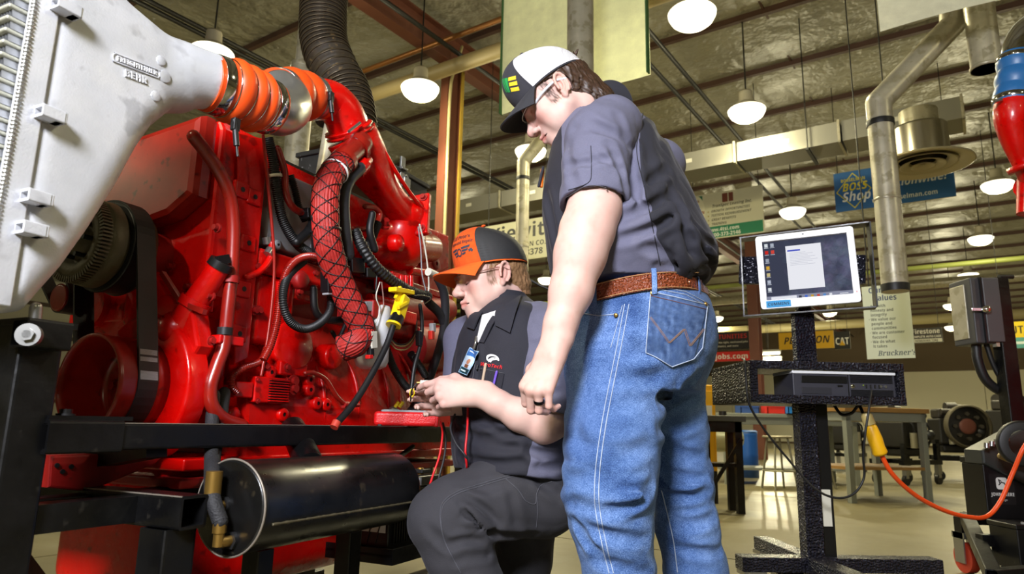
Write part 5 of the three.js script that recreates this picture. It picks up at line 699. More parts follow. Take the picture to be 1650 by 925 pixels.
  // grey control module behind the wiring
  const ecm = ep('control_module', bb(E(436, 300, -0.17).x, E(522, 300, -0.17).x, E(470, 408, -0.17).y, E(470, 282, -0.17).y, -0.26, -0.17, 0.01), M.plasticGrey);
  for (const [x, y] of [[444, 300], [444, 395], [505, 400]]) ep('module_lug', along(lathe([[0.004, 0.012], [0.014, 0.012], [0.016, 0]], 16), E(x, y, -0.17), OUT), M.plasticGrey, ecm);
  // small finned sensor box
  const sb = ep('sensor_box', bb(E(411, 628, -0.13).x, E(467, 628, -0.13).x, E(440, 650, -0.13).y, E(440, 608, -0.13).y, -0.165, -0.13, 0.005), M.red); const x0 = E(434, 628, -0.128).x, x1 = E(464, 628, -0.128).x, ya = E(440, 646, -0.128).y, yb = E(440, 612, -0.128).y;
  ep('fin_recess', bb(x0, x1, ya - 0.003, yb + 0.003, -0.1305, -0.1285), M.rubber, sb); for (let i = 0; i < 9; i++) ep('cooling_fin', bb(x0, x1, lerp(ya, yb, i / 8) - 0.0016, lerp(ya, yb, i / 8) + 0.0016, -0.13, -0.122), M.red, sb);  // black plate paints the shade in the gaps between the fins
  for (const [x, y] of [[415, 612], [463, 612], [415, 646], [463, 646]]) ep('screw', boltGeo(E(x, y, -0.13), OUT, 0.005, 0.006), M.redDull, sb);
  ep('sensor_plug', bb(E(380, 630, -0.13).x, E(409, 630, -0.13).x, E(395, 641, -0.13).y, E(395, 615, -0.13).y, -0.16, -0.132, 0.004), M.red); loom('sensor_loom', [[430, 560], [420, 582], [395, 592], [376, 605], [373, 622], [382, 632]], -0.13, 0.0085, M.redBrown);
  // valve block and brackets under the pump
  ep('valve_block', [bb(E(448, 590, -0.14).x, E(492, 590, -0.14).x, E(470, 606, -0.14).y, E(470, 584, -0.14).y, -0.19, -0.13, 0.005), rod(E(470, 560, -0.15), E(470, 600, -0.15), 0.012), bb(E(462, 600, -0.14).x, E(482, 620, -0.14).x, E(470, 632, -0.14).y, E(470, 600, -0.14).y, -0.2, -0.14, 0.004)], M.red); ep('bolt', boltGeo(E(462, 592, -0.13), OUT, 0.008, 0.01), M.redDull); ep('bolt', boltGeo(E(472, 614, -0.13), OUT, 0.012, 0.014), M.redDull); ep('bolt', boltGeo(E(472, 626, -0.13), OUT, 0.012, 0.014), M.redDull);
  hose('red_cable', [[492, 601], [505, 601], [525, 612], [542, 638], [556, 652]], -0.12, 0.007, M.redBrown); ep('cable_nut', [rod(E(553, 652, -0.12), E(566, 653, -0.12), 0.012, 0.012, 6), rod(E(566, 653, -0.12), E(578, 653, -0.12), 0.006)], M.redDull);
  for (const [x, y] of [[372, 668], [300, 655]]) ep('plug', along(lathe([[0, 0.018], [0.012, 0.018], [0.02, 0.012], [0.022, 0]], 20), E(x, y, -0.15), OUT), M.red);
  ep('sensor_pigtail', [tube([E(293, 633, -0.18), E(310, 633, -0.16), E(335, 634, -0.15)], 0.006, 20), rod(E(284, 632, -0.18), E(296, 633, -0.18), 0.012)], M.redDull);
  ep('hose_bracket', [bb(E(338, 548, -0.12).x, E(378, 548, -0.12).x, E(350, 556, -0.12).y, E(350, 541, -0.12).y, -0.15, -0.085, 0.004)], M.red); ep('bolt', boltGeo(E(340, 549, -0.085), OUT, 0.008, 0.01), M.redDull);
  hose('breather_tube', [[312, 220], [330, 243], [352, 275], [369, 312], [376, 360], [374, 430], [367, 500], [361, 555], [349, 590], [339, 622], [341, 652], [360, 675], [390, 686]], -0.095, 0.0165, M.redBrown, eng, 90);
  ep('tube_clip', rod(E(372, 445, -0.095), E(371, 456, -0.095), 0.021, 0.021, 20), M.redDull); ep('tube_clip', rod(E(363, 528, -0.095), E(362, 540, -0.095), 0.0185, 0.0185, 20), M.darkSteel);
  // flange and brackets at the rear end
  ep('rear_bracket', [polyUV([[682, 365], [722, 382], [722, 430], [700, 440], [690, 470], [724, 480], [722, 520], [680, 515]].map(([x, y]) => { const p = E(x, y, -0.2); return [p.x, p.y]; }), -0.30, -0.2, 0.008)], M.red);
  for (const [x, y] of [[700, 400], [702, 425], [705, 500], [690, 380]]) ep('bracket_hole', along(lathe([[0.008, 0.006], [0.022, 0.006], [0.026, 0]], 18), E(x, y, -0.2), OUT), M.redDull);
  ep('injector_rail', [bb(E(632, 450, -0.12).x, E(668, 450, -0.12).x, E(650, 470, -0.12).y, E(650, 442, -0.12).y, -0.2, -0.12, 0.006), ...[638, 646, 654, 662].map((x) => rod(E(x, 468, -0.11), E(x, 444, -0.11), 0.010, 0.008, 12)), rod(E(595, 480, -0.13), E(640, 490, -0.13), 0.016, 0.014), rod(E(660, 436, -0.13), E(700, 442, -0.13), 0.016, 0.016), bb(E(640, 520, -0.13).x, E(672, 520, -0.13).x, E(655, 520, -0.13).y, E(655, 500, -0.13).y, -0.2, -0.13, 0.006)], M.red);
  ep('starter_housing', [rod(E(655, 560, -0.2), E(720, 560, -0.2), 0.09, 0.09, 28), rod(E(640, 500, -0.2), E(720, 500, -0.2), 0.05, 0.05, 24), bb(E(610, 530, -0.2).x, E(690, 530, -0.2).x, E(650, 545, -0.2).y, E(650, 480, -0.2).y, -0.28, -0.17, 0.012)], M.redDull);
}
{ // intake side: elbow, crossover casting, bulb housing
  const pts = [[508, 158, -0.13], [534, 164, -0.12], [553, 184, -0.11], [562, 208, -0.11]].map((q) => E(...q));
  ep('intake_elbow', vtube(pts, (s, a, t) => lerp(0.062, 0.066, t), 40, 32), M.red); const d0 = pts[3].clone().sub(pts[2]).normalize();
  ep('elbow_clamp', along(lathe([[0.066, -0.012], [0.078, -0.012], [0.08, -0.004], [0.072, 0], [0.08, 0.004], [0.078, 0.012], [0.066, 0.012]], 36), pts[3].clone().addScaledVector(d0, 0.006), d0), M.red);
  ep('clamp_bolt', rod(E(562, 212, -0.03), E(580, 198, -0.03), 0.005, 0.005, 8), M.steel);
  const cp = [[566, 218, -0.11], [582, 246, -0.10], [606, 286, -0.10], [634, 325, -0.11], [655, 348, -0.12]].map((q) => E(...q));
  const cross = ep('crossover_pipe', vtube(cp, (s, a, t) => { const c = Math.abs(Math.cos(a)), q = Math.abs(Math.sin(a)); const r = lerp(0.074, 0.046, sstep(0, 0.75, t)) + 0.02 * sstep(0.85, 1, t); return r * Math.pow(Math.pow(c, 3.5) + Math.pow(q, 3.5), -1 / 3.5); }, 60, 36), M.red); const d1 = cp[4].clone().sub(cp[3]).normalize();
  ep('pipe_rib', tube(cp.map((p) => p.clone().add(V(0.03, 0.02, 0.06))), 0.007, 30, 8), M.red, cross);
  ep('flange_plate', along(bb(-0.085, 0.085, -0.012, 0.012, -0.085, 0.085, 0.006), cp[4].clone().addScaledVector(d1, 0.012), d1), M.red); for (const [a, b] of [[-0.065, -0.065], [0.065, -0.065], [-0.065, 0.065], [0.065, 0.065]]) { const q = new THREE.Quaternion().setFromUnitVectors(UP, d1), p = V(a, -0.012, b).applyQuaternion(q).add(cp[4]).addScaledVector(d1, 0.012); ep('bolt', boltGeo(p, d1.clone().negate(), 0.01, 0.014), M.redDull); }
  const bu = E(645, 395, -0.16), f = field([[ell(bu, V(0.10, 0.095, 0.085))], [rc(bu, E(610, 405, -0.18), 0.07, 0.055), 0.04], [rc(bu, cp[4], 0.06, 0.07), 0.04], [rc(bu, E(690, 400, -0.22), 0.06, 0.06), 0.03]]); ep('throttle_housing', sdfGeo(f, bu.clone().add(V(-0.26, -0.2, -0.2)), bu.clone().add(V(0.3, 0.26, 0.2)), 0.009), M.red);
  ep('housing_plug', along(lathe([[0, 0.02], [0.012, 0.02], [0.018, 0.014], [0.03, 0.01], [0.032, -0.02]], 20), E(640, 392, -0.075), OUT), M.red); ep('housing_ring', mrg([new THREE.TorusGeometry(0.05, 0.012, 10, 28).applyQuaternion(new THREE.Quaternion().setFromUnitVectors(OUT, V(0.3, 0, 1).normalize())).translate(...E(683, 385, -0.17).toArray())]), M.red); ep('bolt', boltGeo(E(618, 365, -0.1), V(-0.4, 0.6, 0.6).normalize(), 0.013, 0.03), M.redDull);
  // stub that carries the sleeved hose, and a hex union
  ep('hose_stub', [rod(E(583, 228, -0.05), E(548, 262, -0.03), 0.036, 0.033, 28), rod(E(573, 240, -0.045), E(578, 233, -0.045), 0.046, 0.046, 6), rod(E(556, 258, -0.033), E(551, 263, -0.031), 0.041, 0.041, 28)], M.redBrown);
  ep('hex_union', [rod(E(586, 265, -0.03), E(575, 276, -0.028), 0.026, 0.026, 6), rod(E(592, 258, -0.04), E(585, 266, -0.03), 0.018, 0.018, 18)], M.red);
  // sleeved red hose with its mesh cover
  const bp = [[551, 263, -0.03], [532, 286, -0.02], [524, 325, -0.015], [528, 390, -0.01], [546, 450, -0.01], [571, 503, 0.01], [584, 532, 0.02], [574, 552, 0.02], [550, 562, -0.02]].map((q) => E(...q));
  const bh = ep('sleeved_hose', vtube(bp, (s, a) => 0.037 + 0.0014 * Math.sin(a * 26) + 0.0012 * N3(s * 60, a * 2, 1), 160, 104), mat(0xffffff, 0.6, 0, { map: mottle(256, 12, 31, 5, hx(0x8e1612), hx(0xa92018), hx(0x4a0c0a), 0.16) }));
  for (const s of [1, -1]) for (let k = 0; k < 4; k++) { const c = curve(bp), L = c.getLength(), fr = c.computeFrenetFrames(120, false), q = []; for (let i = 0; i <= 120; i++) { const a = s * (i / 120 * L / 0.16 * 6.283) + k * 1.571; q.push(c.getPointAt(i / 120).addScaledVector(fr.normals[i], Math.cos(a) * 0.0385).addScaledVector(fr.binormals[i], Math.sin(a) * 0.0385)); } ep('sleeve_cord', new THREE.TubeGeometry(curve(q), 240, 0.0014, 5), M.rubber, bh); }
  ep('zip_tie', along(lathe([[0.038, -0.003], [0.041, -0.003], [0.041, 0.003], [0.038, 0.003]], 30), bp[1].clone().lerp(bp[0], 0.4), bp[0].clone().sub(bp[1]).normalize()), M.white); ep('zip_tie', along(lathe([[0.037, -0.003], [0.0405, -0.003], [0.0405, 0.003], [0.037, 0.003]], 30), bp[3].clone().lerp(bp[2], 0.3), bp[3].clone().sub(bp[2]).normalize()), M.rubber);
  hose('coolant_hose', [[580, 271], [561, 292], [553, 322], [555, 370], [561, 412]], -0.02, 0.0195, M.rubberGrey);
}
{ // wiring and small lines
  loom('main_loom', [[432, 222], [441, 262], [447, 310], [456, 355], [478, 392], [505, 412]], -0.11, 0.0135, M.rubber); ep('loom_tie', along(lathe([[0.0135, -0.004], [0.018, -0.004], [0.018, 0.004], [0.0135, 0.004]], 20), E(444, 283, -0.11), E(446, 300, -0.11).sub(E(442, 270, -0.11)).normalize()), M.offWhite);
  hose('dipstick_tube', [[424, 218], [430, 280], [438, 360], [442, 430], [437, 500], [428, 565], [421, 605]], -0.09, 0.0042, M.redBrown);
  hose('oil_line', [[447, 240], [458, 275], [460, 310], [474, 336], [505, 349]], -0.10, 0.0105, M.redBrown); loom('branch_loom', [[468, 282], [476, 310], [482, 335], [492, 356]], -0.12, 0.010, M.rubber);
  loom('loop_loom', [[538, 420, -0.06], [533, 470, -0.05], [532, 500, -0.04], [515, 521, -0.03], [490, 530, -0.03], [466, 516, -0.03], [456, 482, -0.03], [464, 445, -0.05], [490, 420, -0.08]], -0.04, 0.0105, M.rubber); loom('red_loom', [[518, 420], [502, 413], [480, 418], [462, 438], [452, 475], [446, 520], [436, 556], [424, 580]], -0.05, 0.0095, M.redBrown);
  hose('fuel_line', [[438, 392], [436, 415], [420, 436], [398, 446]], -0.13, 0.009, M.red); ep('line_fitting', [rod(E(430, 382, -0.14), E(432, 393, -0.14), 0.014, 0.014, 6), rod(E(436, 402, -0.13), E(431, 410, -0.13), 0.012, 0.012)], M.steel);
  ep('wrapped_harness', vtube([[572, 372, -0.03], [586, 402, 0.0], [606, 430, 0.02], [634, 454, 0.03], [662, 470, 0.03], [690, 478, 0.02]].map((q) => E(...q)), (s) => 0.017 + 0.002 * N3(s * 40, 3, 1) + 0.0012 * Math.sin(s * 520), 220, 14), M.rubber); hose('harness_branch', [[600, 345], [596, 372], [604, 402]], -0.05, 0.012, M.rubber);
  hose('power_cable', [[704, 445], [716, 475], [716, 525, 0.0], [704, 575, -0.04], [686, 625, -0.08], [668, 668, -0.1], [664, 700, -0.12]], 0.02, 0.0155, M.rubberGrey); hose('power_cable', [[690, 487], [712, 512], [723, 560], [722, 640]], 0.0, 0.016, M.rubberGrey); hose('power_cable', [[700, 580], [690, 612], [672, 645], [655, 680], [650, 705]], -0.12, 0.014, M.rubber); ep('cable_end', rod(E(690, 438, 0.02), E(704, 445, 0.02), 0.014, 0.014, 12), M.offWhite);
  loom('side_loom', [[622, 560], [634, 592], [650, 618], [664, 632]], -0.02, 0.0115, M.rubber); loom('side_loom', [[662, 570], [676, 590], [686, 606]], -0.04, 0.012, M.rubber); hose('plug_lead', [[677, 492], [680, 520], [678, 552], [668, 590], [664, 618], [662, 634]], 0.03, 0.0065, M.rubber); hose('plug_lead', [[608, 436, 0.01], [606, 470, 0.01], [610, 500, 0], [604, 530, 0]], 0, 0.003, M.rubber);
  hose('pale_wire', [[676, 362], [684, 395], [690, 440], [690, 470], [680, 486]], -0.02, 0.0028, M.offWhite); hose('pale_wire', [[674, 366], [678, 400], [680, 440], [686, 468]], -0.02, 0.0022, M.plasticGrey); hose('bare_wire', [[668, 476], [682, 476], [694, 481], [684, 490]], 0.05, 0.0016, M.chrome);
  for (const [c, o] of [[0xb9a46a, 0], [0xa8241c, 3], [0x202022, -3], [0xb9a46a, 6]]) hose('thin_wire', [[630, 548 + o], [640, 557 + o], [656, 556 + o], [668, 540 + o], [672, 520 + o]], 0.0, 0.0022, mat(c, 0.5));
  hose('thin_wire', [[612, 455], [606, 478], [612, 500], [604, 525]], 0.03, 0.0018, M.offWhite); hose('thin_wire', [[615, 455], [618, 490], [612, 505]], 0.03, 0.0018, mat(0x8a6a62, 0.5));
  hose('arc_hose', [[588, 333], [602, 334], [612, 344], [606, 360], [590, 368], [570, 369]], -0.08, 0.009, M.redBrown); loom('arc_loom', [[608, 360], [598, 385], [592, 405]], -0.07, 0.015, M.rubber);
  const cn = (n, x, y, w, a, b, c, m) => { const p = E(x, y, w); return ep(n, box(a, b, c, p.x, p.y, p.z, 0.003, Eul(0, 0, 0.15)), m); };
  cn('connector', 528, 455, -0.03, 0.03, 0.06, 0.03, M.plasticBlack); cn('connector', 528, 470, -0.03, 0.022, 0.02, 0.024, M.plasticGrey); cn('connector', 536, 437, -0.02, 0.034, 0.03, 0.025, mat(0xd9351c, 0.4)); cn('connector', 509, 392, -0.05, 0.02, 0.05, 0.02, M.plasticBlack); cn('connector', 572, 428, -0.02, 0.06, 0.045, 0.03, M.plasticBlack); cn('connector', 594, 440, -0.02, 0.05, 0.03, 0.03, M.plasticBlack); cn('connector', 590, 494, 0.0, 0.035, 0.03, 0.03, M.plasticGrey); cn('connector', 599, 512, 0.0, 0.03, 0.045, 0.02, M.offWhite); cn('connector', 599, 548, 0.05, 0.028, 0.05, 0.022, M.offWhite); cn('connector', 597, 566, 0.05, 0.018, 0.03, 0.016, M.rubber); cn('connector', 595, 575, 0.05, 0.018, 0.012, 0.018, mat(0xc01a14, 0.4)); cn('connector', 697, 528, 0.02, 0.018, 0.03, 0.018, M.plasticGrey); cn('connector', 695, 540, 0.02, 0.018, 0.03, 0.018, mat(0xb8271c, 0.4)); cn('connector', 675, 545, 0.03, 0.018, 0.05, 0.018, M.plasticBlack); cn('connector', 500, 345, -0.09, 0.05, 0.03, 0.03, M.plasticBlack); cn('connector', 508, 365, -0.08, 0.03, 0.04, 0.03, M.rubber);
  hose('black_lead', [[505, 350], [512, 372], [520, 400], [532, 428], [542, 445]], -0.03, 0.008, M.rubber); hose('black_lead', [[478, 390], [495, 375], [505, 360]], -0.1, 0.014, M.rubber); hose('black_lead', [[505, 465], [508, 500], [525, 515], [560, 515]], -0.1, 0.011, M.rubber); hose('black_lead', [[535, 535], [545, 545], [558, 520]], -0.06, 0.006, M.rubber);
}
{ // fuel filter and the yellow diagnostic plug
  const c0 = E(612, 512, -0.01), c1 = E(598, 583, -0.01); const ax = UP;
  ep('fuel_filter', along(lathe([[0, -0.012], [0.03, -0.012], [0.045, -0.004], [0.0515, 0.012], [0.0515, 0.17], [0.046, 0.18], [0, 0.18]], 40), E(598, 588, -0.02).add(V(0, 0, 0)), ax), mat(0xd4d6da, 0.35)); void c0; void c1;
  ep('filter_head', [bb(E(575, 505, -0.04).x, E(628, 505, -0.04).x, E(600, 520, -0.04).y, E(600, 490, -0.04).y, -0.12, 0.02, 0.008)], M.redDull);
  const pl = ep('yellow_plug', [bar(E(640, 512, 0.06), E(650, 478, 0.06), 0.034, 0.034, OUT, 0.004), bar(E(632, 466, 0.06), E(662, 472, 0.06), 0.03, 0.014, UP, 0.002), bar(E(648, 480, 0.06), E(640, 470, 0.06), 0.045, 0.012, OUT, 0.002), bar(E(641, 496, 0.075), E(655, 488, 0.075), 0.012, 0.012, UP, 0.003)], M.yellow); ep('plug_collar', [rod(E(641, 510, 0.06), E(634, 523, 0.06), 0.020, 0.022, 20)], M.plasticBlack, pl); ep('collar_ring', rod(E(634.5, 522, 0.06), E(633.5, 525, 0.06), 0.0235, 0.0235, 20), M.yellow, pl);
  hose('diagnostic_cable', [[634, 524], [622, 558], [598, 605], [570, 650], [541, 684]], 0.06, 0.0095, M.rubber); ep('cable_clip', rod(E(543, 680, 0.06), E(538, 689, 0.06), 0.012, 0.011, 14), mat(0xb83a28, 0.5));
}
{ // pulleys, damper, fan hub and belts: all turn about axes along the engine
  const u1 = Eu(140, 617, 0.175), drum = (r) => r; void drum;
  const cz = u1.z, cy = u1.y; const axis = FRONT;
  const pul = ep('crank_pulley', along(lathe([[0.0, 0.03], [0.035, 0.03], [0.04, 0.02], [0.085, 0.02], [0.10, 0.03], [0.104, 0.115], [0.107, 0.13], [0.114, 0.13], [0.116, 0.122], [0.112, 0.11], [0.114, 0.03], [0.112, 0.0], [0.0, 0.0]], 64), V(0.305, cy, cz), axis), M.redBrown);
  for (let i = 0; i < 8; i++) { const a = i / 8 * 6.283; ep('pulley_bolt', boltGeo(V(0.285, cy + Math.sin(a) * 0.06, cz + Math.cos(a) * 0.06), axis, 0.011, 0.012), M.redDull, pul); }
  ep('vibration_damper', along(lathe([[0.0, 0.055], [0.11, 0.055], [0.168, 0.06], [0.178, 0.05], [0.180, 0.005], [0.172, 0.0], [0, 0]], 72), V(0.358, cy, cz), axis), M.red);
  // fan hub with knurled rim
  const h0 = Eu(124, 386, 0.15), hy = h0.y, hz = h0.z;
  const hub = ep('fan_hub', along(lathe([[0, 0.035], [0.03, 0.035], [0.03, 0.015], [0.055, 0.012], [0.06, 0.025], [0.095, 0.03], [0.098, 0.0], [0.106, -0.002], [0.108, -0.03], [0.100, -0.034], [0.098, -0.06], [0.107, -0.064], [0.107, -0.11], [0.0, -0.11]], 64), V(0.175, hy, hz), axis), M.grease);
  for (let i = 0; i < 72; i++) { const a = i / 72 * 6.283; ep('hub_tooth', along(bb(-0.0022, 0.0022, -0.012, 0.012, 0.090, 0.105), V(0.156, hy, hz), axis).applyMatrix4(new THREE.Matrix4().makeTranslation(0, hy, hz).multiply(new THREE.Matrix4().makeRotationX(a)).multiply(new THREE.Matrix4().makeTranslation(0, -hy, -hz))), M.grease, hub); }
  for (let i = 0; i < 6; i++) { const a = i / 6 * 6.283; ep('hub_stud', rod(V(0.165, hy + Math.sin(a) * 0.045, hz + Math.cos(a) * 0.045), V(0.135, hy + Math.sin(a) * 0.045, hz + Math.cos(a) * 0.045), 0.006, 0.006, 6), M.darkSteel, hub); }
  ep('hub_pulley', along(lathe([[0.0, 0.0], [0.112, 0], [0.116, -0.004], [0.112, -0.008], [0.112, -0.05], [0.116, -0.054], [0.112, -0.058], [0, -0.058]], 64), V(0.215, hy, hz), axis), M.darkSteel);
  // belts: band swept round two pulleys
  const band = (c0, r0, c1, r1, ua, ub, th = 0.006) => { const d = Math.hypot(c1[0] - c0[0], c1[1] - c0[1]), be = Math.asin((r0 - r1) / d), dir = Math.atan2(c1[1] - c0[1], c1[0] - c0[0]), pts = []; const arc = (c, r, a0, a1) => { for (let i = 0; i <= 20; i++) { const a = lerp(a0, a1, i / 20); pts.push([c[0] + Math.cos(a) * r, c[1] + Math.sin(a) * r]); } }; arc(c1, r1, dir - Math.PI / 2 + be, dir + Math.PI / 2 - be); arc(c0, r0, dir + Math.PI / 2 - be, dir + Math.PI * 1.5 + be); const s = new THREE.Shape(pts.map(([w, v]) => new THREE.Vector2(-w, v))), ctr = [(c0[0] + c1[0]) / 2, (c0[1] + c1[1]) / 2]; const inn = []; for (let i = 0; i < pts.length; i++) { const p = pts[(i - 1 + pts.length) % pts.length], q = pts[(i + 1) % pts.length], tx = q[0] - p[0], ty = q[1] - p[1], l = Math.hypot(tx, ty) || 1; inn.push([pts[i][0] - ty / l * th, pts[i][1] + tx / l * th]); } void ctr; s.holes.push(new THREE.Path(inn.map(([w, v]) => new THREE.Vector2(-w, v)))); const g = new THREE.ExtrudeGeometry(s, { depth: ub - ua, bevelEnabled: false }); g.rotateY(Math.PI / 2); g.translate(ua, 0, 0); return g; };
  M.belt = mat(0x0f0f11, 0.55, 0, { bumpMap: T.fine, bumpScale: 0.0003 });
  ep('fan_belt', band([cz, cy], 0.117, [hz, hy], 0.119, 0.218, 0.268), M.belt);
  for (const [t0, nn] of [[0.20, 5], [0.155, 4], [0.03, 8]]) ep('belt_print', [...Array(nn).keys()].map((i) => { const t = t0 + i * 0.0075, z0 = cz + 0.1195 + (hz - cz) * t, y = cy + (hy - cy) * t; return bb(0.221, 0.265, y, y + 0.0022, z0 - 0.002, z0 + 0.0006); }), mat(0x8d8d90, 0.7));
  const al = Eu(112, 482, 0.26); ep('alternator_pulley', along(lathe([[0, 0.03], [0.03, 0.03], [0.036, 0.028], [0.036, -0.02], [0, -0.02]], 32), al, axis), M.redBrown); ep('accessory_belt', band([al.z, al.y], 0.04, [al.z - 0.14, al.y + 0.16], 0.05, 0.235, 0.275), M.belt); ep('accessory_drive', [rod(V(0.34, al.y, al.z - 0.04), V(0.48, al.y, al.z - 0.04), 0.06, 0.06), bb(0.36, 0.5, al.y - 0.05, al.y + 0.06, al.z - 0.16, al.z + 0.08, 0.01)], M.red);
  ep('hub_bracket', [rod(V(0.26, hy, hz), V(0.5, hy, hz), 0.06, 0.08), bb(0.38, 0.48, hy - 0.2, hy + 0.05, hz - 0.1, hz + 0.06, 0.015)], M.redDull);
}
{ // orange hose couplings between cooler and intake
  const a = [[333, 132, 0.02], [372, 146, 0.03], [412, 164, 0.03], [436, 174, 0.03]].map((q) => E(...q));
  const bel = (L, r, n) => (s) => { const t = s / L; const k = t > 0.24 && t < 0.80 ? Math.pow(Math.abs(Math.sin((t - 0.24) / 0.56 * Math.PI * n)), 0.7) : 0; return r + 0.011 * k; };
  const La_ = curve(a).getLength(); const h1 = ep('intake_hose', vtube(a, bel(La_, 0.066, 3), 110, 40), M.orange); h1.userData.label = 'ribbed orange silicone hose';
  const c = curve(a); const ring = (cv, t, r, hgt, m, n, par) => ep(n, along(lathe([[r - 0.002, -hgt], [r + 0.002, -hgt], [r + 0.002, hgt], [r - 0.002, hgt]], 44), cv.getPointAt(t), cv.getTangentAt(t)), m, par); const thin = (cv, t, r, par) => ep('hose_hoop', along(new THREE.TorusGeometry(r, 0.0018, 6, 48).rotateX(Math.PI / 2), cv.getPointAt(t), cv.getTangentAt(t)), M.chrome, par);
  ring(c, 0.13, 0.067, 0.011, M.chrome, 'hose_clamp', h1); ring(c, 0.90, 0.067, 0.010, M.chrome, 'hose_clamp', h1); for (const t of [0.24, 0.427, 0.613, 0.80]) thin(c, t, 0.068, h1);
  const el = [[432, 172, 0.03], [450, 178, 0.025], [463, 172, -0.005], [461, 158, -0.05], [448, 148, -0.09]].map((q) => E(...q)); ep('aluminium_elbow', vtube(el, (s, aa, t) => 0.064 - 0.002 * t, 50, 40), M.aluBright);
  const b = [[444, 147, -0.10], [470, 151, -0.12], [500, 157, -0.13], [516, 160, -0.13]].map((q) => E(...q)), Lb = curve(b).getLength(), h2 = ep('intake_hose', vtube(b, bel(Lb, 0.064, 2), 90, 40), M.orange); h2.userData.label = 'shorter ribbed orange silicone hose'; const c2 = curve(b); ring(c2, 0.14, 0.065, 0.009, M.steel, 'hose_clamp', h2); ring(c2, 0.86, 0.065, 0.009, M.steel, 'hose_clamp', h2);
  for (const [x, y] of [[478, 150], [532, 166], [378, 214]]) { const p = E(x, y, x > 500 ? -0.06 : x > 400 ? -0.045 : 0.05); ep('clamp_screw', [rod(p.clone().add(V(-0.004, 0.03, 0)), p.clone().add(V(0.006, -0.03, 0.004)), 0.007, 0.007, 10), rod(p.clone().add(V(0.006, -0.03, 0.004)), p.clone().add(V(0.01, -0.055, 0.006)), 0.003, 0.003, 8), box(0.018, 0.03, 0.014, p.x, p.y + 0.02, p.z, 0.002)], M.darkSteel); }
}
